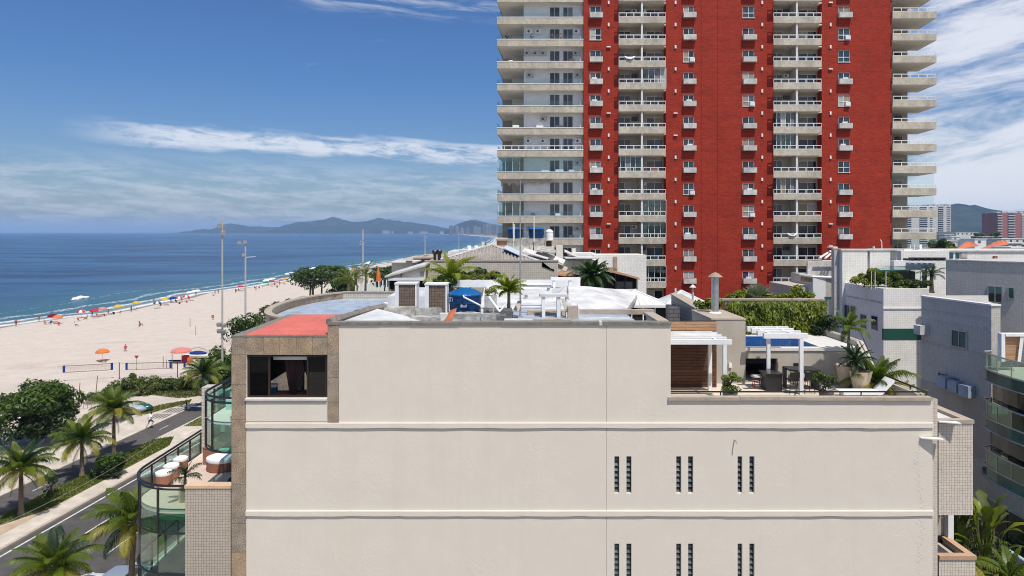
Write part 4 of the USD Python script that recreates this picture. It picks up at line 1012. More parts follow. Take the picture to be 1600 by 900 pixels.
# beige stair block, wood wall, pool
PY = 27.3
kx0, kx1 = (1112 - HX) * PY / F, (1165 - HX) * PY / F
MB().box(kx0, kx1, PY, PY + 3.0, ZT + .003, az(500, PY)).build('stair_block', m_beige, near)
MB().box(kx0 - .02, kx1 + .02, PY - .02, PY + 3.05, az(500, PY) + .002, az(497.5, PY)).build('stair_block_coping', m_capbeige, near)
WY = 26.6; wx0, wx1 = xe + .05, kx0 - .01
MB().box(wx0, wx1, WY + .06, WY + .2, ZT + .003, az(502, WY)).build('wood_wall_back', m_dark, near)
n = 22; zt = az(502.5, WY); ph = (zt - ZT - .01) / n; rw = np.random.default_rng(6)
for i in range(n):
    cut = wx0 + (wx1 - wx0) * rw.uniform(.25, .75)
    for xa, xb in ((wx0, cut - .004), (cut + .004, wx1)): MB().box(xa, xb, WY + rw.uniform(0, .012), WY + .055, ZT + .01 + i * ph + .004, ZT + .01 + (i + 1) * ph - .004).build('wood_plank', m_wood if zt - (ZT + i * ph) > .62 or rw.random() < .4 else m_wood2, near)
PW = 27.5; pz = az(548, PW)                            # pool front wall and rim
px0, px1, px2 = kx1 + .02, (1285 - HX) * PW / F, ax(1443)
open_ = (px0, (1215 - HX) * PW / F)
pw = MB(); pw.box(open_[1], px2, PW, PW + .2, ZT + .003, pz); pw.box(px0, open_[1] - .001, PW, PW + .2, az(560, PW), pz); pw.build('pool_wall', m_beige, near)
MB().box(px0, open_[1], PW + 2.4, PW + 2.5, ZT + .003, az(560, PW)).build('pool_bar_back', m_wood, near)
MB().box(open_[1], open_[1] + .1, PW + .21, PW + 2.4, ZT + .003, az(560, PW)).build('pool_bar_side', m_shade, near)
MB().box(px0, px2, PW + .21, PW + .35, az(560, PW) + .01, pz - .55).build('pool_shell', m_dark, near)
zr_ = az(543.5, PW); wy1 = 30.6
rim = MB(); rim.box(px0, px2, PW - .05, PW + .3, pz + .002, zr_); rim.box(px1, px2, PW + .301, 33.2, pz - .1, zr_ - .003); rim.box(px0, px1 - .001, wy1, 33.2, pz - .1, zr_ - .002); rim.build('pool_deck', m_pale, near)
def water_pool():
    g = G(); pos = g.node('geometry') + '.position'; n = g.noise(pos, 3.0, 4.0, .6) + '.fac'
    nb = g.node('bump', height=n, strength=.35, distance=.05) + '.normal'
    return g.make('pool_water', g.node('principled_bsdf', base_color=(.004, .05, .22), roughness=.06, specular_ior_level=.5, normal=nb) + '.BSDF')
MB().box(px0, px1, PW + .301, wy1, pz - .5, zr_ - .10).build('pool_water', water_pool(), near)
mp = MB(); 
mp.box(px0, px1, wy1 - .03, wy1 - .002, zr_ - .099, zr_ - .01); mp.build('pool_tile_band', M('blue_pool_tile', (.01, .10, .30), .25, .2, 12, 0), near)
# hedge wall carrier behind the pool
HYY = 31.2
MB().box((1135 - HX) * HYY / F, (1290 - HX) * HYY / F, HYY + .15, HYY + .4, ZT, az(470, HYY)).build('hedge_back_wall', m_beige, near)
MB().box((1110 - HX) * HYY / F, (1291 - HX) * HYY / F, HYY + .10, HYY + .45, az(470, HYY) + .002, az(467.5, HYY)).build('hedge_wall_coping', m_capbeige, near)
hp = MB(); hp.box((1290 - HX) * 31.4 / F, ax(1443), 31.4, 31.6, ZT, az(505, 31.4)); hp.build('deck_back_wall', m_beige, near)
# wall light on the stair block
MB().box((1138 - HX) * PY / F, (1143 - HX) * PY / F, PY - .07, PY - .003, az(574, PY), az(567, PY)).build('wall_light', m_white, near)
# --- left: curved glazed balconies
def arc_path(pts, n=8):
    """round the corners of a path given as (x, y, radius)"""
    o = []
    for i, (x, y, r) in enumerate(pts):
        p = np.array([x, y])
        if r == 0 or i in (0, len(pts) - 1): o.append(p); continue
        a = np.array(pts[i - 1][:2]) - p; c = np.array(pts[i + 1][:2]) - p; a /= np.linalg.norm(a); c /= np.linalg.norm(c)
        h = math.acos(np.dot(a, c)) / 2; d = r / math.tan(h); s, e = p + a * d, p + c * d; m_ = p + (a + c) / np.linalg.norm(a + c) * (r / math.sin(h))
        t0 = math.atan2(*(s - m_)[::-1]); t1 = math.atan2(*(e - m_)[::-1]); dt = (t1 - t0 + math.pi) % (2 * math.pi) - math.pi
        for k in range(n + 1): o.append(m_ + r * np.array([math.cos(t0 + dt * k / n), math.sin(t0 + dt * k / n)]))
    return np.array(o)
def ribbon(path, z0, z1, th=.012):
    n = len(path); d = np.gradient(path, axis=0); nn = np.c_[-d[:, 1], d[:, 0]]; nn /= np.linalg.norm(nn, axis=1, keepdims=True)
    o, i_ = path + nn * th / 2, path - nn * th / 2
    P = np.zeros((5, n, 3))
    for k, (q, z) in enumerate(((o, z0), (i_, z0), (i_, z1), (o, z1), (o, z0))): P[k, :, :2] = q; P[k, :, 2] = z
    return MB().grid(P)
def resample(path, step):
    s = np.r_[0, np.cumsum(np.linalg.norm(np.diff(path, axis=0), axis=1))]; n = max(2, int(round(s[-1] / step)) + 1); t = np.linspace(0, s[-1], n)
    return np.c_[np.interp(t, s, path[:, 0]), np.interp(t, s, path[:, 1])]
LX = -13.62
pa = arc_path([(ax(289), AY + .12, 0), (LX, AY + .12, 2.0), (LX, 30.0, 0)], 12)
def glazed_curve(path, z0, z1, step, glass, parent, railz=None, every=1, fr=.03, extra=()):
    P = resample(path, step)
    for i in range(len(P) - 1):
        seg = np.array([P[i], (P[i] + P[i + 1]) / 2, P[i + 1]])
        ribbon(seg, z0 + .02, z1 - .02).build('glass_panel', glass, parent)
    b = MB()
    for i, p in enumerate(P):
        if i % every == 0: b.box(p[0] - fr, p[0] + fr, p[1] - fr, p[1] + fr, z0, z1)
    b.build('baluster', m_black, parent)
    if railz is not None: MB().tube([(*p, railz) for p in resample(path, .25)], .045, 8).build('handrail', m_black, parent)
    for z in extra: MB().tube([(*p, z) for p in resample(path, .3)], .035, 6).build('glazing_bar', m_black, parent)
near_terr_poly = np.vstack([pa, [(-9.6, 30.0), (-9.6, AY + .12)]])
for lev, zf in enumerate((12.33, 9.31, 6.29, 3.27)):
    inner = Polygon(np.vstack([pa, [(-9.6, 30.0), (-9.6, AY + .12)]])).buffer(-.07)
    MB().prism(inner, zf - .22, zf).build('balcony_slab', m_pink if lev == 0 else m_beige, near)
    if lev == 0: glazed_curve(pa, zf + .05, zf + .88, 1.05, g_green, near, zf + .97, extra=(zf + .85,))
    else: glazed_curve(pa, zf + .05, zf + .88, 1.05, g_green, near, zf + .95)
    glazed_curve(pa, zf - .64, zf + .03, 1.05, g_dgreen, near, None, extra=(zf - .66,))
    if lev < 3: glazed_curve(pa, zf - 2.06, zf - .68, 1.05, g_green if lev == 0 else g_dgreen, near, None, fr=.012)
    b = MB(); b.box(-11.05, -9.62, AY + .21, AY + .32, zf - 3.0, zf + .75); b.build('parapet_wall', m_beige, near)
MB().box(-9.9, -9.62, 24.2, 30, 0, ZI - .25).build('inner_wall', m_pale, near)
mosaic(AY - .0, ax(289), ax(360.5), 1.0, az(763.5), .094, m_tile, m_grout, seed=21, back=.2)
MB().box(ax(288.5), ax(361), AY - .03, AY + .33, az(763), az(758.5)).build('parapet_coping', M('peach_coping', (.62, .43, .28), .7, .08, 4, .1), near)
# rear pier and glass room of the lower terrace
MB().box(-13.55, -12.9, 29.9, 30.5, 12.34, 15.2).build('tiled_pier', m_btile, near)
MB().box(-12.88, -9.65, 30.1, 30.2, 12.34, 15.0).build('green_glass_wall', m_gw, near)
# upper curved balcony
pb = arc_path([(ax(361), AY + .2, 0), (-10.95, AY + .2, 1.25), (-10.95, 28.6, 0)], 12)
up_in = Polygon(np.vstack([pb, [(-9.48, 28.6), (-9.48, AY + .2)]])).buffer(-.07)
MB().prism(up_in, ZI - .24, ZI).build('balcony_slab', m_pale, near)
glazed_curve(pb, ZI + .06, 16.22, .9, g_green, near, 16.3, extra=(16.12,))
glazed_curve(pb, 14.42, ZI + .03, .9, g_dgreen, near, None, extra=(14.42,))
MB().box(-10.7, -9.5, 25.6, 27.2, ZI + .004, ZI + .42).build('jacuzzi', M('teal_tub', (.30, .62, .56), .4, .05, 3, 0), near)

# ------------------------------------------------------------------ things on the near roof
def vent_shaft(px0, px1, pyt, pyb, Y, label):
    a, b = at(px0, pyb, Y), at(px1, pyt, Y); t = Thing('vent_shaft', label, 'vent shaft', (a[0], Y, RZ), 0, 'lattice vent shafts on the roof')
    x0, x1, z1 = a[0], b[0], b[2]; wL, wR = .16, .07; zb = RZ + .004
    m = MB(); m.box(x0, x0 + wL, Y, Y + .8, zb, z1 - .07); m.box(x1 - wR, x1, Y, Y + .8, zb, z1 - .07); m.box(x0 + wL + .001, x1 - wR - .001, Y + .7, Y + .8, zb, z1 - .07); m.build('wall', m_white, t)
    MB().box(x0 - .02, x1 + .02, Y - .02, Y + .84, z1 - .069, z1).build('cap', m_white, t)
    l0, l1 = x0 + wL + .005, x1 - wR - .005
    MB().box(l0, l1, Y + .16, Y + .18, zb, z1 - .07).build('lattice_back', m_dark, t)
    nx, nz = 3, 6; w, h = (l1 - l0) / nx, (z1 - .08 - zb) / nz
    for i in range(nx):
        for k in range(nz):
            u0, v0 = l0 + i * w, zb + k * h; q = MB()
            for ii in range(2):
                for kk in range(2): q.box(u0 + .006 + ii * w / 2, u0 + (ii + 1) * w / 2 - .004, Y + .03 + .008 * ((i + k + ii) % 2), Y + .12, v0 + .006 + kk * h / 2, v0 + (kk + 1) * h / 2 - .004)
            q.build('lattice_block', m_lattice, t)
vent_shaft(617, 651, 442, 482, 29.0, 'left lattice-fronted concrete vent shaft on the roof, apart from the tank')
vent_shaft(664, 698.5, 443, 484, 28.6, 'right lattice-fronted concrete vent shaft, standing beside the blue tank')
# blue water tank
def ring_tank(name, label, px, pyt, pyr, pyb, w_top, w_bot, Y, m, ribs=16, cat='water tank', group=None, zb=None):
    c = at(px, pyb, Y); z0 = c[2] if zb is None else zb; zr, zt = at(px, pyr, Y)[2], at(px, pyt, Y)[2]; R, r = w_top * Y / F / 2, w_bot * Y / F / 2
    t = Thing(name, label, cat, (c[0], Y, z0), 0, group)
    n = 48; h = zr - z0
    MB().lathe([(0.01, 0), (r, 0), (r * 1.01, .05 * h), (r + (R - r) * .5, h * .5), (r + (R - r) * .52 + .015, h * .52), (r + (R - r) * .54, h * .56), (R * .96, h * .93), (R * .98, h * .96), (R * .98, h)], c=(c[0], Y, z0), n=n).build('tank_body', m, t, smooth=40)
    prof = []; lid = MB(); k = 64; hh = zt - zr; P = np.zeros((6, k + 1, 3))
    for i, (rr, zz) in enumerate(((R * 1.0, -.05 * h), (R * 1.01, .01), (R * .98, .06 * hh + .02), (R * .6, hh * .62), (R * .16, hh * .97), (.001, hh))):
        th = np.linspace(0, 2 * np.pi, k + 1); bump = .02 * (np.cos(th * ribs) > 0) * (1 if 1 < i < 4 else 0)
        P[i, :, 0], P[i, :, 1], P[i, :, 2] = c[0] + rr * np.cos(th), Y + rr * np.sin(th), zr + zz + bump
    lid.grid(P).build('tank_lid', m_lid if m is m_tank else m, t, smooth=30); return t, c, z0, zr, R, r
t, c, z0, zr, R, r = ring_tank('water_tank', 'large blue plastic water tank with white pipe on the near roof', 727, 449.2, 459.5, 486.5, 53, 46.5, 29.0, m_tank)
MB().lathe([(0.01, 0), (.78, 0), (.78, .09), (0.01, .09)], c=(c[0], 29.0, RZ + .004), n=32).build('tank_plinth', m_conc, t)
yf = 29.0 - (r + (R - r) * .25) - .012
MB().box(at(720, 0, 28.35)[0], at(729.3, 0, 28.35)[0], yf - .004, yf + .002, at(0, 480.3, 28.35)[2], at(0, 475.8, 28.35)[2]).build('paper_label', m_white, t)
def letters(s, h, loc, m, name, parent, bold=True):
    q = meshkit.text_mesh(s, h, .006, bold); v = np.array(q.vertices); v = np.c_[v[:, 0], -v[:, 2], v[:, 1]] + np.array(loc)
    MB().add(v, q.faces).build(name, m, parent)
letters('IW', .17, at(701.3, 470.8, 28.52) - [0, .0, 0], M('tank_lettering', (.20, .40, .60), .5, .1, 5, 0), 'lettering', t)
MB().tube([at(724.2, 461.5, 28.2), at(724.2, 464, 28.15), at(750, 477, 28.25), at(752.5, 481, 28.3), at(752.5, 488, 28.3)], .035, 8).build('overflow_pipe', m_wplast, t)
# pipes
pp = Thing('water_pipes', 'white plastic pipes standing right of the blue tank', 'pipes', at(752, 490, 27.6))
MB().tube([at(753, 505, 27.6) , at(753, 483, 27.6)], .055, 8).build('pipe', m_wplast, pp)
MB().tube([at(764, 464, 28.2), at(780, 486, 27.8)], .05, 8).build('pipe', m_wplast, pp)
MB().tube([at(780, 487, 27.8), at(791, 475, 27.9), at(791, 470, 27.9)], .04, 8).build('pipe', m_wplast, pp)
MB().tube([at(757, 450, 28.5), at(752.5, 482, 28.2)], .02, 6).build('pipe', m_wplast, pp)
MB().tube([at(771, 478, 27.5), at(771, 504, 27.4)], .022, 6).build('pipe', m_pole, pp)
MB().tube([at(600, 474, 28), at(605.5, 474, 28), at(605.5, 484, 28)], .05, 8).build('pipe', m_wplast, pp)
# weathered gutter walls and rubble
gw = Thing('roof_gutter_wall', 'weathered grey concrete gutter and upstands behind the parapet', 'roof upstand', (at(670, 490, 27)[0], 27, RZ))
def rough_box(px0, px1, py0, py1, Y, d, m, name, parent, amp=.03, seed=1, zb=None):
    a, b = at(px0, py1, Y), at(px1, py0, Y); zlo = a[2] if zb is None else zb
    mm = trimesh.creation.box((b[0] - a[0], d, b[2] - zlo)).subdivide().subdivide().subdivide(); mm.apply_translation(((a[0] + b[0]) / 2, Y + d / 2, (b[2] + zlo) / 2))
    v = mm.vertices; v = v + (np.stack([meshkit.fbm(v * 4 + 9 * k, 3, seed + k) for k in range(3)], 1) - .5) * amp * 2
    MB().add(v, mm.faces).build(name, m, parent)
rough_box(598, 651, 480.5, 505, 27.4, .35, m_conc, 'upstand', gw, seed=1, zb=RZ); rough_box(649, 690, 482, 492, 27.3, .3, m_conc, 'upstand', gw, seed=2, zb=RZ + .25)
rough_box(640, 688, 495, 504, 26.2, .5, m_conc, 'upstand', gw, seed=3, zb=RZ); rough_box(687, 700, 490, 505, 26.3, .3, m_wdirty, 'upstand', gw, seed=4, zb=RZ); rough_box(705, 752, 490, 504, 27.2, .5, m_conc, 'upstand', gw, .04, 5, RZ)
rough_box(752, 780, 491, 503, 27.0, .4, m_conc, 'upstand', gw, seed=6, zb=RZ); rough_box(776, 790, 493, 502, 26.4, .4, m_concd, 'rubble', gw, .05, 7, RZ); rough_box(788, 832, 500, 505, 25.8, .5, m_wmemb, 'upstand', gw, .03, 8, RZ); rough_box(748, 800, 485.5, 491, 28.4, 1.2, m_concd, 'upstand', gw, .05, 9, RZ)
rough_box(824, 898, 485.5, 490.5, 30.5, .3, m_capbeige, 'upstand', gw, .03, 10, RZ); rough_box(895, 905, 482, 490, 30.3, .25, m_wdirty, 'upstand', gw, .02, 11, RZ); rough_box(902, 1022, 484, 491, 30.6, .35, m_capbeige, 'upstand', gw, .02, 12, RZ); rough_box(905, 984, 497.5, 503, 25.6, .25, m_wmemb, 'upstand', gw, .02, 13, RZ)
rough_box(834, 893, 499, 503.5, 25.0, .3, m_capbeige, 'upstand', gw, .03, 14, RZ)
tl = Thing('broken_roof_tile', 'broken terracotta tile leaning against the gutter by the blue tank', 'roof tile', at(704, 503, 25.4)); P = np.zeros((8, 9, 3)); 
p0, p1 = at(699, 503.5, 25.2), at(709, 482.5, 25.6)
for i in range(8):
    for j in range(9):
        u = i / 7; th = (j / 8 - .5) * 2.2; cc = p0 + (p1 - p0) * u; wdt = .20 - .06 * u + .02 * math.sin(u * 9 + j)
        P[i, j] = cc + [math.sin(th) * wdt, -math.cos(th) * .12, .05 * math.sin(th)]
MB().grid(P).grid(P[:, ::-1] + [0, .02, 0]).build('tile_shell', m_terra, tl, smooth=True)
# concrete tables (roof benches)
def roof_bench(px0, px1, pyt, pyb, Y, legs, m, label, zb=RZ, th=4):
    a, b = at(px0, pyb, Y), at(px1, pyt, Y); t = Thing('roof_bench', label, 'bench', (a[0], Y, zb), 0)
    MB().box(a[0], b[0], Y, Y + .6, b[2] - th * Y / F, b[2]).build('top', m, t)
    for l0, l1 in legs: MB().box(at(l0, 0, Y)[0], at(l1, 0, Y)[0], Y + .05, Y + .55, zb + .003, b[2] - th * Y / F - .001).build('leg', m_white, t)
    return t
roof_bench(843, 887, 460, 486, 29.5, ((847, 852), (870.5, 876), (884.5, 887)), m_wdirty, 'concrete bench with three legs on the near roof')
lp = Thing('leaning_planks', 'pale boards leaning on the concrete roof bench', 'boards', at(880, 486, 29.3))
MB().slab([at(884, 486, 29.2), at(889, 486, 29.2), at(882, 466, 29.45), at(877, 466, 29.45)], .05).build('board', m_beige, lp)
MB().slab([at(801, 486, 29.2), at(811, 486, 29.2), at(815, 470, 29.5), at(809, 470, 29.5)], .05).build('board', m_beige, lp)
MB().box(*at(887, 0, 29)[:1], *at(903, 0, 29)[:1], 28.8, 29.2, RZ + .003, at(0, 478, 29)[2]).build('block', m_capbeige, lp)
ml = Thing('antenna_pole', 'slim grey antenna pole rising from the near roof', 'pole', at(813, 488, 29.6)); tp = at(813, 282, 29.6)
MB().tube([(tp[0], 29.6, RZ), (tp[0], 29.6, tp[2])], [.04, .018], 8).build('pole', m_steel, ml); MB().box(tp[0] - .12, tp[0] + .12, 29.5, 29.7, RZ + .003, RZ + .05).build('base_plate', m_steel, ml)
# chimney of the terrace
ch = Thing('chimney', 'steel chimney pipe with cone cap above the terrace block', 'chimney', at(1117.5, 490, 29.2)); cx, cy = at(1117.5, 0, 29.2)[:2]; r_ = 5.6 * 29.2 / F
MB().lathe([(r_, 0), (r_, 1.62)], c=(cx, cy, az(488, 29.2) - .05), n=20).build('pipe', m_steel, ch, smooth=True)
MB().lathe([(.27, 0), (.27, .06), (r_ + .02, .12)], c=(cx, cy, az(488, 29.2) - .08), n=20).build('base_flange', m_wplast, ch)
zc = at(0, 433, 29.2)[2]; MB().lathe([(.001, .0), (.30, 0), (.31, .02), (.12, .17), (.001, .21)], c=(cx, cy, zc), n=20).build('cap', M('rusty_cap', (.34, .25, .18), .7, .2, 8, .1), ch)
for th in (0.5, 2.6, 4.7): MB().tube([(cx + r_ * .9 * math.cos(th), cy + r_ * .9 * math.sin(th), zc - .2), (cx + r_ * .95 * math.cos(th), cy + r_ * .95 * math.sin(th), zc + .02)], .012, 4).build('cap_strut', m_steel, ch)

# pergolas
def pergola(name, label, beams, posts, Ys, zt, bh, bw, sheet=None):
    t = Thing('pergola', label, 'pergola', (beams[0][0], Ys[0], ZT))
    for (x0, x1), y in zip(beams, Ys): MB().box(x0, x1, y, y + bw, zt - bh, zt).build('beam', m_white, t)
    for (x, y) in posts: MB().box(x - .065, x + .065, y + .005, y + .135, ZT + .004, zt - bh - .001).build('post', m_white, t)
    for xx in ((beams[0][0] + .3), (beams[0][1] - .5)):
        for y0, y1 in zip(Ys[:-1], Ys[1:]): MB().box(xx - .04, xx + .04, y0 + bw + .001, y1 - .001, zt - bh + .01, zt - .02).build('cross_beam', m_white, t)
    if sheet: MB().box(*sheet).build('cover_sheet', m_wmemb, t)
    return t
zt1 = az(531, 24.6)
pergola('pergola', 'white pergola against the dark wooden wall on the terrace', [(xe + .06, at(1144, 0, 24.6)[0])] * 4, [(at(1133, 0, 24.6)[0], 24.6), (at(1110, 0, 26.0)[0], 26.0)], [24.6, 25.2, 25.8, 26.35], zt1, .17, .14, (xe + .06, at(1118, 0, 26)[0], 25.3, 26.58, zt1 + .004, zt1 + .03))
zt2 = az(521, 25.4)
pergola('pergola', 'white pergola in front of the swimming pool', [(kx1 + .04, at(1263, 0, 25.4)[0])] * 4, [(at(1253, 0, 25.4)[0], 25.4), (at(1217, 0, 25.9)[0], 26.9)], [25.4, 26.05, 26.7, 27.2], zt2 - .0, .19, .14)
# outdoor kitchen counter, bar table and stools
kc = Thing('bar_counter', 'dark stone bar counter in the shade below the pool', 'counter', (at(1205, 0, 26)[0], 26.4, ZT))
x0, x1 = at(1197, 0, 26)[0], at(1222, 0, 26)[0]
MB().box(x0, x1, 26.0, 26.6, ZT + .004, ZT + .62).build('base', m_black, kc); MB().box(x0 - .05, x1 + .05, 25.95, 26.65, ZT + .621, ZT + .67).build('counter_top', M('black_stone', (.02, .02, .022), .2, .2, 6, 0), kc)
tb = Thing('bar_table', 'dark high table with black stools right of the pergola post', 'table', (at(1258, 0, 26.2)[0], 26.2, ZT))
x0, x1 = at(1232, 0, 26.2)[0], at(1279, 0, 26.2)[0]
MB().box(x0, x1, 26.0, 26.8, ZT + .74, ZT + .79).build('table_top', m_black, tb); MB().box(x1 - .06, x1, 26.0, 26.8, ZT + .004, ZT + .739).build('leg_panel', m_shade, tb); MB().box(x0, x0 + .06, 26.5, 26.8, ZT + .004, ZT + .739).build('leg_panel', m_shade, tb)
def stool(x, y, rot, label):
    t = Thing('bar_stool', label, 'stool', (x, y, ZT), rot, 'bar stools at the dark high table', local=True)
    MB().box(-.2, .2, -.19, .19, .50, .54).build('seat', m_black, t); MB().box(-.2, .2, -.22, -.19, .60, .82).build('backrest', m_black, t)
    for sx_ in (-1, 1):
        for sy_ in (-1, 1): MB().tube([(sx_ * .2, sy_ * .19, .003), (sx_ * .17, sy_ * .17, .5)], .014, 5).build('leg', m_black, t)
        MB().tube([(sx_ * .17, -.18, .54), (sx_ * .18, -.205, .62)], .012, 5).build('back_stay', m_black, t)
    MB().box(-.19, .19, -.2, -.18, .18, .20).box(-.19, .19, .18, .2, .18, .20).build('footrest', m_black, t); return t
st = stool(at(1240, 0, 25.6)[0], 25.65, 0, 'left black bar stool at the dark high table'); dup(st, (at(1263, 0, 25.6)[0], 25.7, ZT), .1, 'right black bar stool at the dark high table'); dup(st, (at(1250, 0, 27.1)[0], 27.05, ZT), math.pi, 'black bar stool on the far side of the high table')
sd = Thing('side_stool', 'small stool with red legs in the shade by the counter', 'stool', (at(1183, 0, 26.6)[0], 26.6, ZT)); xx = at(1183, 0, 26.6)[0]
MB().lathe([(.001, .42), (.24, .42), (.24, .46), (.001, .46)], c=(xx, 26.6, ZT), n=16).build('seat', m_wdirty, sd)
for q in range(4): th = q * 1.57 + .7; MB().tube([(xx + .2 * math.cos(th), 26.6 + .2 * math.sin(th), ZT + .003), (xx + .15 * math.cos(th), 26.6 + .15 * math.sin(th), ZT + .42)], .016, 5).build('leg', cl_red, sd)
# sun lounger at the right of the terrace
sl = Thing('sun_lounger', 'white reclining sun lounger by the side wall of the terrace', 'sun lounger', (at(1360, 0, 25)[0], 25.0, ZT))
xa, xm_, xb_ = at(1312, 0, 25)[0], at(1367, 0, 25.2)[0], at(1386, 0, 25.2)[0]
MB().box(xa, xm_, 24.7, 25.35, ZT + .16, ZT + .24).build('mattress', m_cushion, sl)
MB().slab([(xm_, 24.7, ZT + .24), (xb_, 24.7, ZT + .70), (xb_, 25.35, ZT + .70), (xm_, 25.35, ZT + .24)][::-1], .09).build('backrest', m_cushion, sl)
for x in (xa + .15, xm_ - .1): 
    for y in (24.72, 25.3): MB().box(x, x + .05, y, y + .05, ZT + .004, ZT + .159).build('leg', m_white, sl)

# terrace furniture at the left (balcony under the curved glass)
ZB = 12.34
def ottoman(px, pyb, Y, r, h, label, group=None):
    c = at(px, pyb, Y); t = Thing('ottoman', label, 'stool', (c[0], Y, ZB), 0, group, local=True)
    MB().lathe([(.001, .003), (r * .98, .003), (r, .05), (r, h - .13), (.001, h - .13)], n=28).build('wicker_drum', m_wicker, t, smooth=40)
    MB().lathe([(r * .985, h - .128), (r * 1.02, h - .09), (r * 1.0, h - .03), (r * .8, h), (.001, h + .005)], n=28).build('seat_cushion', m_cushion, t, smooth=50); return t
def floor_at(px, py): return (HC - ZB) * F / (py - HY)
for px, py, lb in ((256, 757, 'nearest round wicker stool with white cushion by the curved glass railing'), (267.5, 745.5, 'middle round wicker stool in the row of three by the railing'), (281, 734, 'farthest round wicker stool in the row of three by the railing')):
    ottoman(px, py, floor_at(px, py) + .0, .30, .52, lb)
sf = Thing('round_sofa', 'large round wicker daybed with white cushions on the lower terrace', 'daybed', (at(346, 0, 27.6)[0], 27.9, ZB)); sc = at(347, 0, 27.9)
MB().lathe([(.001, .003), (.58, .003), (.6, .05), (.6, .36), (.001, .36)], c=(sc[0], 27.9, ZB), n=40, sx=1.0, sy=.9).build('wicker_base', m_wicker, sf, smooth=40)
MB().lathe([(.59, .361), (.62, .42), (.6, .5), (.5, .54), (.001, .55)], c=(sc[0], 27.9, ZB), n=40, sx=1.0, sy=.9).build('mattress', m_cushion, sf, smooth=50)
MB().lathe([(.3, .551), (.34, .62), (.3, .7), (.001, .74)], c=(sc[0] + .1, 28.25, ZB), n=24, sx=1.2, sy=.5).build('back_cushion', m_cushion, sf, smooth=50)
wb_ = Thing('wicker_chest', 'brown wicker chest beside the round daybed', 'chest', (at(326, 0, 28.6)[0], 28.7, ZB)); x0 = at(318.5, 0, 28.5)[0]
MB().box(x0, x0 + .75, 28.4, 29.2, ZB + .003, ZB + .66).build('body', m_wicker, wb_); MB().box(x0 - .02, x0 + .77, 28.38, 29.22, ZB + .661, ZB + .70).build('lid', m_wicker, wb_)
cv = Thing('folded_cover', 'dark navy covered furniture at the shaded end of the terrace', 'covered furniture', (at(350, 0, 25.6)[0], 25.6, ZB))
bb = trimesh.creation.icosphere(3, 1.0); v = bb.vertices * [.55, .5, .48]; v = v * (1 + .12 * (meshkit.fbm(bb.vertices * 2, 3, 2)[:, None] - .5)); v[:, 2] = np.maximum(v[:, 2], -.30)
MB().add(v + [-9.95, 25.2, ZB + .304], bb.faces).build('cover', m_navy, cv, smooth=True)
cb = Thing('cool_box', 'white and blue cool box inside the wide window', 'cool box', (at(425, 0, 24.2)[0], 24.3, ZI)); xx = at(426.5, 0, 24.3)[0]
tbl = Thing('window_table', 'low dark table behind the wide window', 'table', (xx + .5, 24.4, ZI)); MB().box(xx - .35, xx + 1.5, 24.1, 24.7, ZI + .90, ZI + .94).build('table_top', m_wicker, tbl)
for q in (-.3, 1.4):
    for y in (24.15, 24.6): MB().box(xx + q, xx + q + .05, y, y + .05, ZI + .003, ZI + .899).build('leg', m_dkbrown, tbl)
MB().box(xx - .12, xx + .12, 24.25, 24.45, ZI + .943, ZI + 1.15).build('body', cl_blue, cb); MB().box(xx - .13, xx + .13, 24.24, 24.46, ZI + 1.151, ZI + 1.25).build('lid', m_white, cb)

# ------------------------------------------------------------------ next building along the shore (B): curved granite parapet, white roofs
nb = Thing('curved_parapet_building', 'neighbouring building with curved granite parapet and flat white roofs', 'apartment building', (-4, 38, 0))
BZ = 17.55
cx_, cy_ = -10.2, 38.6
arcp = np.array([(cx_ + 2.75 * -math.cos(t) * 1.0, cy_ + 6.9 * math.sin(t)) for t in np.linspace(-1.35, 1.30, 26)])
body = np.vstack([arcp, [(-5.8, 46.0), (6.1, 46.0), (6.1, 34.2), (-9.2, 31.9)]])
MB().prism(Polygon(body).buffer(0), 0, BZ).build('body', granites[2], nb)
MB().prism(Polygon(body).buffer(-.3), BZ + .003, BZ + .05).build('roof_membrane', m_bluegrey, nb)
# parapet ring, granite with pale coping, in panels
P = resample(arcp, 1.0)
for a_, c_ in zip(P[:-1], P[1:]):
    d_ = (c_ - a_) / np.linalg.norm(c_ - a_); nrm = np.array([-d_[1], d_[0]]); g_ = d_ * .006
    q = [a_ + g_, c_ - g_, c_ - g_ - nrm * .22, a_ + g_ - nrm * .22]
    MB().prism(q, BZ - 1.5 + 1.503, BZ + .42).build('granite_panel', granites[int(rg.integers(0, 3))], nb)
o_ = resample(arcp, .5); dd = np.gradient(o_, axis=0); nn_ = np.c_[-dd[:, 1], dd[:, 0]] / np.linalg.norm(dd, axis=1)[:, None]
MB().prism(Polygon(np.vstack([o_ + nn_ * .06, (o_ - nn_ * .30)[::-1]])), BZ + .423, BZ + .50).build('parapet_coping', m_capbeige, nb)
x0, x1 = at(535, 0, 44.8)[0], at(668, 0, 44.8)[0]
MB().box(x0, x1, 44.8, 45.0, BZ + .003, at(0, 457, 44.8)[2]).build('tiled_wall', m_btile, nb); MB().box(x0, x1, 44.75, 45.05, at(0, 457, 44.8)[2] + .002, at(0, 456, 44.8)[2] + .03).build('parapet_coping', m_capbeige, nb)
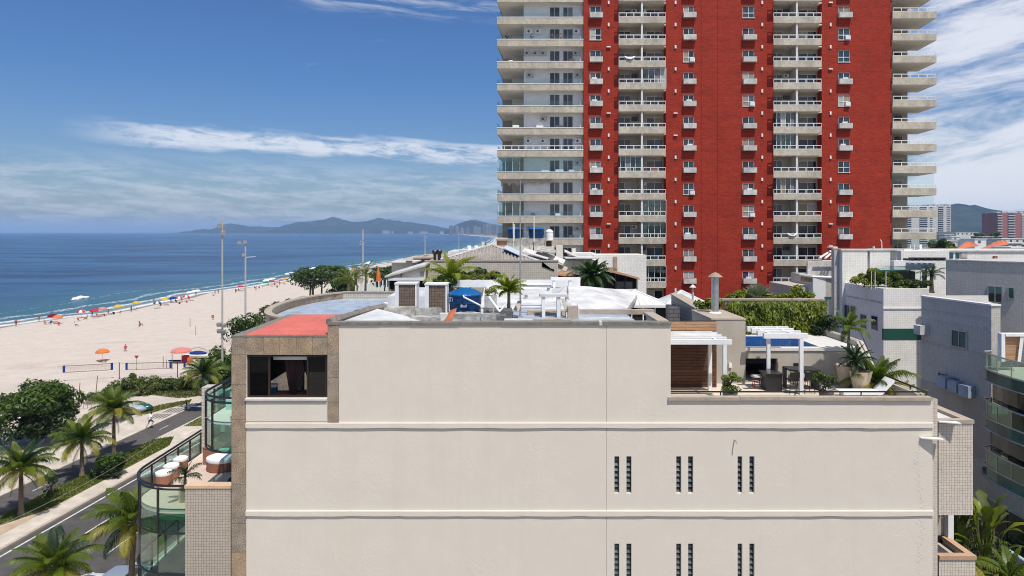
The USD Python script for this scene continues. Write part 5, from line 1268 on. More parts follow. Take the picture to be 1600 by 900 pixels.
# white roofs
zw = 18.2
MB().slab([(at(745, 0, 34)[0], 33.6, zw), (at(893, 0, 34)[0], 33.6, zw), (at(893, 0, 45)[0] , 46, zw + .1), (at(760, 0, 45)[0], 46, zw + .1)], .64).build('white_flat_roof', m_wmemb, nb)
e0, e1, e2, e3 = np.array([at(843, 0, 36)[0], 36, 17.9]), np.array([at(978, 0, 36)[0], 36, 17.86]), np.array([at(975, 0, 46)[0] + 1.2, 47, 17.9]), np.array([at(843, 0, 46)[0], 47, 17.9])
r0, r1 = at(887, 446.5, 41.5), at(913, 447, 41.5)
MB().add([e0, e1, e2, e3, r0, r1], [[0, 1, 5], [0, 5, 4], [1, 2, 5], [2, 3, 4], [2, 4, 5], [3, 0, 4]]).build('white_hip_roof', m_wmemb, nb)
MB().prism([(e0[0], 36.02), (e1[0], 36.02), (e2[0], 46.9), (e3[0], 46.9)], BZ + .06, 17.85).build('roof_skirt', m_wdirty, nb)
MB().box(at(600, 0, 36)[0], at(676, 0, 36)[0], 37, 43, BZ + .06, at(0, 463, 37)[2]).build('white_roof_box', m_wmemb, nb)
MB().slab([at(778, 453.6, 43.6), at(842, 453.6, 43.6), at(842, 452.4, 43.9), at(778, 452.4, 43.9)], .12).build('roof_kerb', m_conc, nb)
for py in (476.5, 481): MB().pbox(814, 846, py, py + 1.6, 31.2, .12).build('roof_slat', m_bluegrey, near)
MB().tube([at(887, 447.5, 41.0), at(889, 483, 36.2)], .05, 5).build('roof_seam', m_conc, nb)
MB().tube([at(905, 452, 41), at(902, 483, 36.2)], .03, 5).build('roof_seam', m_conc, nb)
for px, py, Y in ((822, 468, 38.5), (806, 461, 41), (857, 456, 43)): p = at(px, py, Y); MB().lathe([(.09, -.3), (.09, .25), (.14, .26), (.001, .36)], c=tuple(p), n=10).build('roof_vent', m_pole, nb)
roof_bench(861, 907, 434, 448, 45, ((864, 868), (889, 893.5)), m_white, 'white concrete bench on the white roof, farther than the first', zb=zw + .1, th=4)
roof_bench(815, 862, 444.6, 449, 46.2, ((815.5, 817), (860, 862)), m_white, 'low white kerb frame on the far edge of the white roof', zb=zw + .1, th=1)
MB().box(at(780, 0, 47)[0], at(905, 0, 47)[0], 46.3, 46.5, zw - 1, at(0, 437, 46.5)[2]).build('white_parapet', m_white, nb)
tr = Thing('flower_trough', 'white planter trough full of yellow leaved plants behind the blue tank', 'planter', (at(720, 0, 46)[0], 46, 18.3))
MB().box(at(706, 0, 46)[0], at(782, 0, 46)[0], 45.6, 46.2, zw + .1, at(0, 437, 46)[2]).build('trough', m_white, tr)
tr2 = Thing('flower_trough', 'small white planter box beside the blue tank', 'planter', (at(766, 0, 31)[0], 31, RZ)); MB().box(at(757, 0, 31)[0], at(776, 0, 31)[0], 30.8, 31.4, RZ + .004, at(0, 462, 31)[2]).build('trough', m_wdirty, tr2)
def pyramid_pavilion(px, pyt, pxa, pxb, pye, Y, label):
    a, b, tp = at(pxa, pye, Y), at(pxb, pye, Y), at(px, pyt, Y); w = b[0] - a[0]; tp = np.array([tp[0], Y + w / 2, tp[2] * 1.0]); ze = a[2]; zbm = 16.2
    t = Thing('roof_pavilion', label, 'pavilion', (a[0], Y, zbm), 0, 'white pyramid roofed pavilions')
    c4 = [np.array([a[0] - .15, Y - .15, ze]), np.array([b[0] + .15, Y - .15, ze]), np.array([b[0] + .15, Y + w + .15, ze]), np.array([a[0] - .15, Y + w + .15, ze])]
    # standing-seam sheets: each slope as narrow panels
    for i in range(4):
        p, q = c4[i], c4[(i + 1) % 4]; n = 7
        for k in range(n):
            s_, e_ = p + (q - p) * (k + .03) / n, p + (q - p) * (k + .97) / n
            MB().slab([s_, e_, e_ + (tp - e_) * .97, s_ + (tp - s_) * .97], .03).build('roof_sheet', m_wmemb, t)
    ridge = MB()
    for p in c4: ridge.tube([p + [0, 0, .01], tp + [0, 0, .02]], .05, 6)
    ridge.build('hip_cap', m_white, t)
    MB().box(a[0] - .18, b[0] + .18, Y - .18, Y - .12, ze - .16, ze + .01).box(a[0] - .18, b[0] + .18, Y + w + .12, Y + w + .18, ze - .16, ze + .01).build('gutter', m_white, t)
    n = 4
    for k in range(n + 1):
        x = a[0] + (b[0] - a[0]) * k / n
        for y in (Y, Y + w - .08): MB().box(x - .04, x + .04, y, y + .08, zbm, ze - .02).build('post', m_white, t)
    MB().box(a[0] + .05, b[0] - .05, Y + .1, Y + w - .1, zbm, ze - .05).build('dark_room', m_dark, t)
pyramid_pavilion(998, 457, 968.5, 1042, 476.5, 44, 'left white pyramid-roofed pavilion with dark windows under its eave')
pyramid_pavilion(1073, 457, 1042, 1108, 477, 46, 'right white pyramid-roofed pavilion, partly hidden by the grey block wall')
MB().box(at(955, 0, 43)[0], at(1125, 0, 43)[0], 42, 52, 0, 16.19).build('wall', m_btile, nb)
# grey block wall stepping behind the wood wall
gb = Thing('grey_block_wall', 'dark grey block wall with sloping top behind the terrace', 'wall', (at(1090, 0, 33)[0], 33, 15))
xw = at(1118, 0, 30.0)[0]
MB().add([(xw - .2, 29.9, 15.3), (xw, 29.9, 15.3), (xw, 37.5, 15.3), (xw - .2, 37.5, 15.3), (xw - .2, 29.9, az(496, 29.9)), (xw, 29.9, az(496, 29.9)), (xw, 37.5, az(465, 35.5)), (xw - .2, 37.5, az(465, 35.5))], BOXF).build('wall', m_slate, gb)
for k in range(3):
    y = 33.5 + k * 1.6; xk = at(1050 + 9 * k, 0, 33)[0]; MB().box(xk, xk + .5, y, y + .15, 15.3, az(480 - 2 * k, y)).build('stepped_wall', m_slate, gb)
MB().slab([(xw - .25, 29.85, az(495.5, 29.9)), (xw + .35, 29.85, az(495.5, 29.9)), (xw + .35, 37.5, az(464, 35.5)), (xw - .25, 37.5, az(464, 35.5))], .05).build('coping', m_capbeige, gb)
fl = Thing('flue_pipe', 'small white roof flue left of the steel chimney', 'flue', at(1082, 472, 40)); fx_ = at(1082.5, 0, 40)[0]
MB().lathe([(.06, 0), (.06, 1.1)], c=(fx_, 40, 16.5), n=10).lathe([(.2, 0), (.02, .18)], c=(fx_, 40, at(0, 449, 40)[2]), n=12).lathe([(.06, 0), (.06, 2.4)], c=(fx_, 40, 16.5), n=10).build('pipe', m_wdirty, fl)

# ------------------------------------------------------------------ building C: beige tile wall with grey corrugated hip roof
cb_ = Thing('beige_tile_building', 'beige tiled building with grey corrugated hipped roof', 'building', (at(765, 0, 55)[0], 55, 0)); CY = 55.0
x0, x1 = at(664.5, 0, CY)[0], at(872, 0, CY)[0]; zt = at(0, 408.5, CY)[2]
MB().box(x0, x1, CY, CY + 11, 0, zt).build('wall', m_btile, cb_); MB().box(x0 - .05, x1 + .05, CY - .06, CY + .3, zt + .002, zt + .10).build('parapet_coping', m_capbeige, cb_)
A_, B_, T_ = np.array([at(688, 0, CY)[0], CY + .35, zt + .1]), np.array([at(846, 0, CY)[0], CY + .35, zt - .1]), at(768, 383.5, CY + 4.2)
n = 56; cr = MB()
for i in range(n):
    f0, f1 = i / n, (i + 1) / n; up = .11 if i % 2 else 0.0
    p, q = A_ + (B_ - A_) * f0, A_ + (B_ - A_) * f1; tf = (T_[0] - A_[0]) / (B_[0] - A_[0])
    h0 = f0 / tf if f0 < tf else (1 - f0) / (1 - tf); h1 = f1 / tf if f1 < tf else (1 - f1) / (1 - tf)
    dv = (T_ - (A_ + (B_ - A_) * tf)); u3 = np.array([0, -up * .5, up])
    cr.slab([p + u3, q + u3, q + dv * h1 + u3, p + dv * h0 + u3], .05)
cr.build('corrugated_roof', m_fibre, cb_)
for e in (A_, B_):
    k = MB(); k.tube([e + [0, 0, .06], T_ + [0, 0, .06]], .1, 6); k.build('ridge_flashing', m_wmemb, cb_)
MB().add([A_, T_, A_ + [0, 8, 0], B_, B_ + [0, 8, 0]], [[0, 1, 2], [3, 4, 1], [4, 2, 1]]).build('rear_slopes', m_fibre, cb_)
# pale sheet and rubble on the right slope
MB().slab([at(786, 390, CY + 2.2) + [0, 0, .15], at(812, 402, CY + 1.0) + [0, 0, .15], at(812, 396, CY + 2.6) + [0, 0, .2], at(792, 386.5, CY + 3.4) + [0, 0, .2]], .05).build('translucent_sheet', M('pale_blue_sheet', (.48, .56, .66), .3, .2, 3, .2), cb_)
for (pa_, pb_, m) in (((815, 393), (856, 404), m_wdirty), ((820, 404), (850, 408), m_wmemb), ((845, 398), (880, 412), m_wdirty), ((838, 390), (866, 396), m_conc), ((846, 410), (884, 424), m_capbeige)):
    p, q = at(*pa_, CY + 2), at(*pb_, CY + 1.2); MB().slab([p, q, q + [.3, 1.5, .25], p + [.3, 1.5, .25]], .08).build('roof_sheet', m, cb_)
MB().box(at(815, 0, 57)[0], at(872, 0, 57)[0], 58.2, 63, 15, at(0, 404, 58)[2]).build('roof_block', m_wdirty, cb_)
MB().slab([at(847, 416, CY - .05), at(866, 421, CY - .05), at(866, 421.5, CY - .05) - [0, 0, .1], at(847, 409, CY - .05)], .01).build('opening', m_dark, cb_)
for (px, pya, pyb) in ((679.5, 392.5, 404), (686.5, 392, 404)):
    f_ = Thing('roof_flue', 'black roof flue pipe with flared cap above the palm' + (' (slimmer)' if px < 680 else ', the thicker one'), 'flue', at(px, pyb, 57), 0); p, q = at(px, pyb + 4, 57), at(px, pya, 57)
    MB().tube([p, q], .13 if px < 680 else .16, 8).build('pipe', m_black, f_); MB().lathe([(.18, -.25), (.26, 0), (.2, .08), (.001, .08)], c=tuple(q), n=12).build('cap', m_black, f_)
for (px, w, pyt, pyb, lb) in ((733, 7, 383.6, 394, 'larger small white drum on the far roof left of the grey ridge'), (744, 6, 383.8, 391.5, 'smaller white drum on the far roof beside the ridge')):
    Y = 62; p = at(px, pyb, Y); t = Thing('white_drum', lb, 'water tank', p); r = w * Y / F / 2; h = at(px, pyt, Y)[2] - p[2]
    MB().lathe([(.001, 0), (r, 0), (r, h * .85), (r * .8, h * .97), (.001, h)], c=tuple(p), n=18).build('drum', m_wplast, t)
for (px0, px1, pyt, pyb, Y, m) in ((753, 757, 378, 386, 62, m_wmemb), (757.5, 760, 379, 386, 62.5, m_concd), (760, 766, 380, 386, 62, m_wdirty)):
    MB().pbox(px0, px1, pyt, pyb, Y, 1.0).build('roof_equipment', m, cb_)
MB().box(at(716, 0, 60)[0], at(764, 0, 60)[0], 61, 66, 15, at(0, 391, 60)[2]).build('rear_wall', m_wdirty, cb_)
# lower flat roofs between the shed and the sea
lr = Thing('seafront_house', 'low pale flat-roofed house at the seafront behind the shed', 'house', (at(650, 0, 62)[0], 62, 0))
MB().pbox(630, 690, 404, 470, 64, 8).build('wall', m_beige, lr); MB().pbox(612, 645, 411, 470, 60, 6).build('wall', m_cream2, lr); MB().pbox(608, 649, 409, 411, 59.5, 7).build('roof', m_wdirty, lr); MB().pbox(645, 694, 402, 404, 63.5, 9).build('roof', m_capbeige, lr); MB().pbox(634, 643, 407.5, 410.8, 58.9, .5).build('roof_hatch', m_concd, lr); MB().pbox(660, 666, 400, 402, 66, 2).build('roof_hatch', m_shade, lr); MB().pbox(717, 724, 392, 396, 72, 2).build('roof_hatch', m_wmemb, lr)
MB().pbox(700, 770, 393, 420, 72, 8).build('wall', m_wmemb, lr)
# white shed with sloping gable
sh = Thing('white_shed', 'white gabled shed with sloping roof edge and dark opening beside the tiled wall', 'shed', (at(636, 0, 52)[0], 52, 0)); SY = 52.0
w_ = lambda px, py: (at(px, py, SY)[0], at(px, py, SY)[2])
MB().wall([w_(607, 434), w_(664, 433), w_(664, 415), w_(607, 431)], SY + .2, SY + .35).build('gable_wall', m_cream2, sh)
MB().slab([np.array([w_(602, 431)[0], SY - .2, w_(602, 431)[1]]), np.array([w_(665, 413)[0], SY - .2, w_(665, 413)[1]]), np.array([w_(665, 413)[0], SY + 5, w_(665, 413)[1] + .15]), np.array([w_(602, 431)[0], SY + 5, w_(602, 431)[1] + .1])], .14).build('roof', m_wdirty, sh)
MB().pbox(606, 664, 434, 438.5, SY - .1, .5).build('gutter', m_white, sh); MB().pbox(607, 664, 438.6, 452, SY + .6, .1).build('opening', m_dark, sh); MB().pbox(606, 608, 431, 470, SY + .1, .4).build('post', m_conc, sh); MB().pbox(656, 663, 424, 432.5, SY + .17, .02).build('vent', m_conc, sh); MB().pbox(625.8, 627.4, 424, 434, SY + .12, .06).build('downpipe', m_terra, sh)
MB().box(w_(607, 0)[0], w_(664, 0)[0], SY + .8, SY + 5, 0, w_(0, 446)[1]).build('base', m_beige, sh)
# glass balustrade of the terrace left of the shed
gf = Thing('glass_balustrade', 'green glass balustrade with white posts left of the shed', 'balustrade', (at(580, 0, 50)[0], 50, 17)); p0, p1 = at(556, 456, 50), at(604, 452, 50); n = 8
q0, q1 = at(556, 444, 58), at(604, 437, 50)
for i in range(n + 1):
    px = 556 + 48 * i / n; yb, ytp = 456 - 4 * i / n, 446 - 9 * i / n; Y = 52 - 1.0 * i / n; a, b = at(px, yb, Y), at(px, ytp, Y)
    MB().box(a[0] - .04, a[0] + .04, Y - .04, Y + .04, 16.6, b[2]).build('post', m_white, gf)
    if i < n:
        px2 = 556 + 48 * (i + 1) / n; Y2 = 52 - 1.0 * (i + 1) / n; c2 = at(px2, ytp - 9 / n, Y2)
        MB().add([(a[0] + .05, Y, 16.9), (c2[0] - .05, Y2, 16.9), (c2[0] - .05, Y2, c2[2] - .05), (a[0] + .05, Y, b[2] - .05)], [[0, 1, 2], [0, 2, 3]]).build('glass_panel', g_green, gf)
MB().box(at(540, 0, 52)[0], at(605, 0, 52)[0], 49, 60, 0, 16.6).build('terrace', m_beige, gf)
# block carrying the two far blue tanks
tk = Thing('tank_house', 'beige rooftop house carrying two blue tanks in front of the tower', 'rooftop house', (at(820, 0, 70)[0], 70, 0)); KY = 70.0
MB().pbox(792, 851, 372.6, 388, KY, 3.5).build('tank_base', m_conc, tk); MB().pbox(775, 793, 373.5, 376, KY - .1, 4).build('roof', m_capbeige, tk); MB().pbox(776, 791.5, 376, 388, KY + .1, 3).build('wall', m_oldtile, tk); MB().pbox(775, 866, 385.8, 420, KY - .6, 4.0).build('wall', m_cream2, tk); MB().pbox(852, 868, 375.5, 386, KY + .5, 3).build('wall', m_beige, tk); MB().pbox(853.5, 862, 376.5, 385.5, KY + .45, .04).build('opening', m_dark, tk)
MB().box(at(780, 0, 70)[0], at(860, 0, 70)[0], KY + .2, KY + 8, 0, at(0, 420, KY)[2]).build('body', m_beige, tk)
for px, lb in ((804.5, 'left of two small blue tanks on the rooftop house by the tower'), (838, 'right of two small blue tanks on the rooftop house by the tower')):
    ring_tank('water_tank', lb, px, 354.6, 358, 372.5, 26, 22, KY + 1.3, m_tank, 12)
ring_tank('water_tank', 'white cylindrical water tank beside the two small blue tanks', 858.5, 358, 362, 375, 12, 12, KY + 1.3, m_wplast, 12)
ant = Thing('antenna_pole', 'pair of white rods in front of the left small blue tank', 'pole', at(802.5, 388, 68.5)); MB().tube([at(802.5, 390, 68.5), at(801.8, 347, 68.5)], .05, 6).build('rod', m_white, ant); MB().tube([at(803.6, 376, 68.5), at(803.6, 350, 68.5)], .05, 6).build('rod', m_white, ant)
ant = Thing('antenna_pole', 'white rod in front of the right small blue tank', 'pole', at(834.5, 388, 68.5)); MB().tube([at(834.6, 390, 68.5), at(834.3, 338, 68.5)], .05, 6).build('rod', m_white, ant); MB().tube([at(834.4, 378, 68.4), at(833, 400, 66)], .05, 6).build('cable', m_black, ant)
# ------------------------------------------------------------------ building D: white tile wall, brown roofed pavilion
db = Thing('white_tile_building', 'white tiled rooftop walls and brown tiled porch in front of the tower', 'building', (at(950, 0, 75)[0], 75, 0)); DY = 75.0
MB().pbox(928, 1010, 398.5, 470, DY, 5).build('wall', m_wtile, db); MB().pbox(958.5, 964.5, 401, 424, DY - .12, .11).build('pilaster', M('brown_pilaster', (.42, .30, .20), .8, .1, 3, 0), db); MB().pbox(893, 930, 395.5, 420, DY + .5, 4).build('wall', m_wtile, db); MB().pbox(868, 935, 406.5, 440, DY - 3, 3).build('wall', m_cream2, db); MB().pbox(869, 879.5, 383.5, 440, DY - 4, 1.5).build('pillar', m_cream2, db)
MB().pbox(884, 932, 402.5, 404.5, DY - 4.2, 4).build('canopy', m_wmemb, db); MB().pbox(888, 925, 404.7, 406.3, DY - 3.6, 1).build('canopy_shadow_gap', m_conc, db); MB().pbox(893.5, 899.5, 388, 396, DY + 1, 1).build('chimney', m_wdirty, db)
MB().slab([at(882, 393, 73), at(904, 402, 72), at(904, 400, 75), at(882, 389.5, 76)], .1).build('sheet_roof', m_wdirty, db)
MB().box(at(870, 0, 75)[0], at(1010, 0, 75)[0], DY + .2, DY + 9, 0, 17).build('body', m_beige, db)
# porch roof slopes, in tile courses
def tiles(pa, pb, pc, pd, n, m, name, parent):
    """quad a,b (ridge) d,c (eave); built as n overlapping courses"""
    for i in range(n):
        f0, f1 = i / n, (i + 1) / n; q = [pd + (pa - pd) * f0, pc + (pb - pc) * f0, pc + (pb - pc) * f1 + [0, 0, -.03], pd + (pa - pd) * f1 + [0, 0, -.03]]
        MB().slab([np.array(z) for z in q], .07).build(name, m, parent)
tiles(at(942, 417, 66), at(998, 433, 66), at(1000, 436, 63.5), at(943, 421, 63.5), 4, m_oldtile, 'roof_tile_course', db)
tiles(at(874, 423, 66), at(902, 422, 66), at(903, 434, 62.5), at(866, 428.5, 62.5), 4, m_oldtile, 'roof_tile_course', db)
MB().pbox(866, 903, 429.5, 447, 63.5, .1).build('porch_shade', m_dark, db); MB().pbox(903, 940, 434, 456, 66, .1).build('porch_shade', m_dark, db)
MB().wall([(at(940, 452, 64)[0], at(0, 452, 64)[2]), (at(996, 452, 64)[0], at(0, 452, 64)[2]), (at(996, 436, 64)[0], at(0, 436, 64)[2]), (at(943, 423, 64)[0], at(0, 423, 64)[2])], 64.6, 64.7).build('porch_room', m_dark, db)
for a_, c_ in ((963, 976.5), (978, 988)): MB().pbox(a_, c_, 440, 451, 64.3, .03).build('window', panes[2], db)
for px in (940.5, 962, 977.2, 995.5): MB().pbox(px - .7, px + .7, 424 + max(0, (px - 943) * .22), 452.4, 64.1, .15).build('porch_post', m_dkbrown, db)
MB().pbox(934, 995, 452.6, 454.4, 63.4, 1.2).build('porch_sill', m_white, db); MB().pbox(934, 997, 454.5, 475, 63.7, .3).build('porch_wall', m_btile, db); MB().pbox(965, 973, 455.5, 463, 63.6, .05).build('wall_panel', m_oldtile, db)
bk_ = Thing('brick_stack', 'small stack of pale bricks on the white roof edge', 'bricks', at(932, 462, 50)); 
for k in range(3): MB().pbox(928 + k * .8, 938.5 - k * .6, 455 + 2.4 * k, 457.2 + 2.4 * k, 50 - .02 * k, .5).build('brick', m_oldtile if k % 2 else m_wdirty, bk_)
MB().pbox(926, 940, 462.3, 480, 49.9, 1).build('pier', m_wdirty, nb)

# ------------------------------------------------------------------ white tiled buildings on the right
wb2 = Thing('white_tile_building', 'white tiled building with a dark green band and a planted roof terrace', 'apartment building', (at(1380, 0, 60)[0], 60, 0)); QY = 60.0
xL = at(1380.5, 0, QY)[0]; zt = at(0, 451, QY)[2]
g0, g1 = at(0, 531, QY)[2], at(0, 513.5, QY)[2]
MB().box(xL, xL + 4.0, QY, QY + 7.0, 0, g0 - .003).build('wall', m_wtile, wb2); MB().box(xL, xL + 4.0, QY, QY + 7.0, g1 + .003, zt).build('wall', m_wtile, wb2)
MB().box(xL - .03, xL + 4.0, QY - .03, QY + .2, g0, g1).build('green_band', m_greentile, wb2); MB().box(xL + .004, xL + 4.0, QY + .201, QY + 7, g0 - .002, g1 + .002).build('wall', m_wtile, wb2)
MB().box(xL - .05, xL + 4.0, QY - .07, QY + .1, at(0, 483, QY)[2], at(0, 480.5, QY)[2]).build('string_course', m_white, wb2)
for y0, (pa_, pb_) in ((475, (1320, 1328)), (477, (1329.5, 1337)), (490, (1345, 1354.5)), (492, (1362, 1372))):
    ya, yb = xL * F / (pa_ - HX), xL * F / (pb_ - HX); zA = HC - (y0 - HY) * ya / F
    w = Thing('window', parent=wb2); MB().box(xL - .05, xL - .004, yb, ya, zA - 1.3, zA).build('frame', m_wdirty, w); MB().box(xL - .07, xL - .051, yb + .06, ya - .06, zA - 1.24, zA - .06).build('pane', panes[0], w)
MB().box(xL - .06, xL - .004, QY + .3, QY + 6.5, zt - 1.35, zt - 1.2).build('string_course', m_wdirty, wb2)
# terrace box, glass canopy, dark room
MB().box(xL + .2, xL + 4.0, QY + .2, QY + 6.8, zt + .003, zt + .02).build('terrace_floor', m_paver, wb2)
gz = at(0, 420, QY + 3)[2]
MB().box(at(1396, 0, 63.5)[0], at(1437, 0, 63.5)[0], QY + 4.2, QY + 6.5, zt + .03, gz - .3).build('dark_room', m_dark, wb2)
for px in (1396, 1422, 1440, 1447.5): MB().pbox(px - .8, px + .8, 420, 450, 63.2, .12).build('room_post', m_black if px != 1440 else m_white, wb2)
MB().pbox(1441, 1447, 422, 446, 63.5, .03).build('room_pane', panes[2], wb2)
MB().slab([at(1367, 422, 61.2), at(1430, 420.5, 61.2), at(1455, 419, 66), at(1384, 415.5, 66)], .08).build('glass_canopy', g_green, wb2)
fr = MB(); c4 = [at(1367, 422, 61.2), at(1430, 420.5, 61.2), at(1455, 419, 66), at(1384, 415.5, 66)]
for p, q in zip(c4, c4[1:] + c4[:1]): fr.tube([p - [0, 0, .06], q - [0, 0, .06]], .05, 6)
fr.build('canopy_frame', m_gw, wb2)
for px in (1362, 1367.5, 1384.5): MB().pbox(px - .35, px + .35, 424, 452, 60.1, .06).build('terrace_post', m_white, wb2)
MB().pbox(1397, 1416, 407.5, 416, 66.5, 2).build('plant_room', m_white, wb2); MB().pbox(1416.2, 1460, 411, 420, 66.6, 2).build('plant_room', m_bluegrey, wb2)
bm = MB(); MB().pbox(1422, 1478, 402.3, 404, 66, .3).build('pergola_beam', m_black, wb2)
for k, px in enumerate((1424, 1433, 1444, 1454, 1464, 1474)): MB().pbox(px, px + 5, 404.2, 407.5, 65.8 - .1 * k, 1.4).build('pergola_slat', m_black, wb2)
# upper volumes
UY = 66.9; zu = at(0, 391.5, UY)[2]; xu = at(1316, 0, UY)[0]
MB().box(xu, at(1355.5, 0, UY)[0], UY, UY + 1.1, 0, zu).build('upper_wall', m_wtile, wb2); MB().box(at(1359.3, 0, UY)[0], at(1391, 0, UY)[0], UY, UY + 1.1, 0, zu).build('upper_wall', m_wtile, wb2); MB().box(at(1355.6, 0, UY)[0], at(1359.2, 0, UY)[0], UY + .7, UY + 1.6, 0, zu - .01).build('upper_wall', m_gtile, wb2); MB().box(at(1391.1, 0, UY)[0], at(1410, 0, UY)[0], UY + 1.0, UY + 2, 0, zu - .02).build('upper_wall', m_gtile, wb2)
x_ = at(1408, 0, 72)[0]; MB().box(x_, at(1483, 0, 72)[0], 72, 78, 0, at(0, 392, 72)[2]).build('upper_wall', m_wtile, wb2)
MB().box(xu - .15, at(1412, 0, UY)[0], UY - .08, UY + 1.7, zu + .003, zu + .13).build('parapet_coping', m_wdirty, wb2)
# shaded pier at left
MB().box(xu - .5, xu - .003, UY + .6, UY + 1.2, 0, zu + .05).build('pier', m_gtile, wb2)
for px, lb in ((1324.5, 1),): MB().pbox(1324, 1341, 441.5, 455, QY + 6.55, .04).build('green_window', m_gw, wb2)
for px in (1324, 1328.5, 1333, 1337.5): MB().pbox(px, px + .9, 441.5, 455.5, QY + 6.45, .06).build('window_bar', m_white, wb2)
# leftmost stepped white building
lw = Thing('stepped_white_building', 'stepped white building with pergola slats and gold balcony bars, left of the tiled blocks', 'apartment building', (at(1280, 0, 72)[0], 72, 0)); LY = 72.0
MB().pbox(1270.5, 1290, 433.5, 540, LY, .4).build('wall', m_white, lw)
xq = at(1290, 0, LY)[0]; MB().box(xq + .003, at(1305, 0, LY)[0] + .6, LY + .02, LY + 9, 0, at(0, 434, LY)[2]).build('wall', m_gtile, lw)
MB().box(at(1252, 0, LY)[0], xq, LY + .9, LY + 9, 0, at(0, 441, LY)[2] - .6).build('wall', m_beige, lw)
MB().add([at(1251, 446, LY + 2), at(1269.8, 443, LY + .2), at(1269.8, 470, LY + .2), at(1251, 470, LY + 2)], [[0, 2, 1], [0, 3, 2]]).build('balcony_parapet', m_gtile, lw)
MB().tube([at(1250.5, 429, LY + 2), at(1270, 432.5, LY + .1), at(1304, 433.8, LY - .1)], .16, 6).build('balcony_coping', m_white, lw)
m_gold = M('gold_slats', (.42, .28, .12), .6, .15, 4, 0)
for k in range(7): 
    f_ = k / 6; p = at(1252.5 + 15.5 * f_, 441 + 1.5 * f_, LY + 1.9 - 1.6 * f_); MB().box(p[0] - .07, p[0] + .07, p[1], p[1] + .08, p[2] + .1, p[2] + .75).build('gold_bar', m_gold, lw)
MB().pbox(1262, 1304, 408, 434, LY + 6, .3).build('rear_wall', m_wdirty, lw); MB().pbox(1271, 1303, 416.2, 417.4, LY + 5.8, .15).build('rail', m_conc, lw)
for k in range(3): MB().tube([at(1280 + 9.5 * k, 403.5, LY + 1), at(1297.5 + 4.5 * k, 392.5 + .5 * k, LY + 5)], .11, 6).build('pergola_slat', m_white, lw)
MB().pbox(1285, 1306, 406.5, 408, LY + .8, .3).build('pergola_beam', m_white, lw); MB().pbox(1302, 1309, 398, 432, LY + 2, .4).build('pier', m_beige, lw)
MB().pbox(1302, 1309, 385.5, 388, 75, 1.5).build('roof_hatch', m_white, lw)
MB().pbox(1290, 1302, 464, 467.5, LY - .4, .3).build('blue_awning', m_bw, lw); MB().pbox(1295, 1312, 469, 512, 70.5, .3).build('lower_wall', m_white, lw)
# long white wall at the back
bwall = Thing('long_white_wall', 'long white rooftop wall with two blue windows behind the grey tiled block', 'building', (at(1530, 0, 78)[0], 78, 0)); BYY = 78.5
MB().pbox(1412, 1700, 393, 470, BYY, 8).build('wall', m_wtile, bwall)
MB().pbox(1412, 1700, 391.2, 393, BYY - .15, 8.3).build('parapet_coping', m_wdirty, bwall)
for a_, c_ in ((1484, 1489.5), (1493.5, 1499.5)): MB().pbox(a_, c_, 395, 403.5, BYY - .06, .05).build('window', m_bw, bwall)
MB().pbox(1500.5, 1511.5, 394.5, 403.5, BYY - .04, .03).build('shutter', m_conc, bwall); MB().pbox(1554, 1559, 400, 404, BYY - .3, .28).build('lamp_bracket', m_terra, bwall); MB().pbox(1556, 1557.3, 404, 408.5, BYY - .2, .18).build('lamp_bracket', m_terra, bwall)
an = Thing('antenna_pole', 'curved thin antenna rod above the white wall', 'pole', at(1377, 390, 76)); MB().tube([at(1378, 392, 76), at(1377.5, 377, 76), at(1375.5, 374.5, 76)], .05, 5).build('rod', m_white, an)
an = Thing('roof_vent', 'small white roof vents in front of the right tower balconies', 'vent', at(1437, 390, 76)); MB().pbox(1437, 1440.5, 382, 391, 76, .4).build('stack', m_white, an); MB().pbox(1434, 1445, 389, 391, 75.9, 1).build('base', m_wmemb, an); MB().pbox(1422.3, 1423, 382, 391, 76, .06).build('rod', m_white, an); MB().pbox(1429, 1429.7, 382, 391, 76, .06).build('rod', m_white, an); MB().pbox(1365, 1367, 385, 390, 75.5, .3).build('stack', m_white, an)
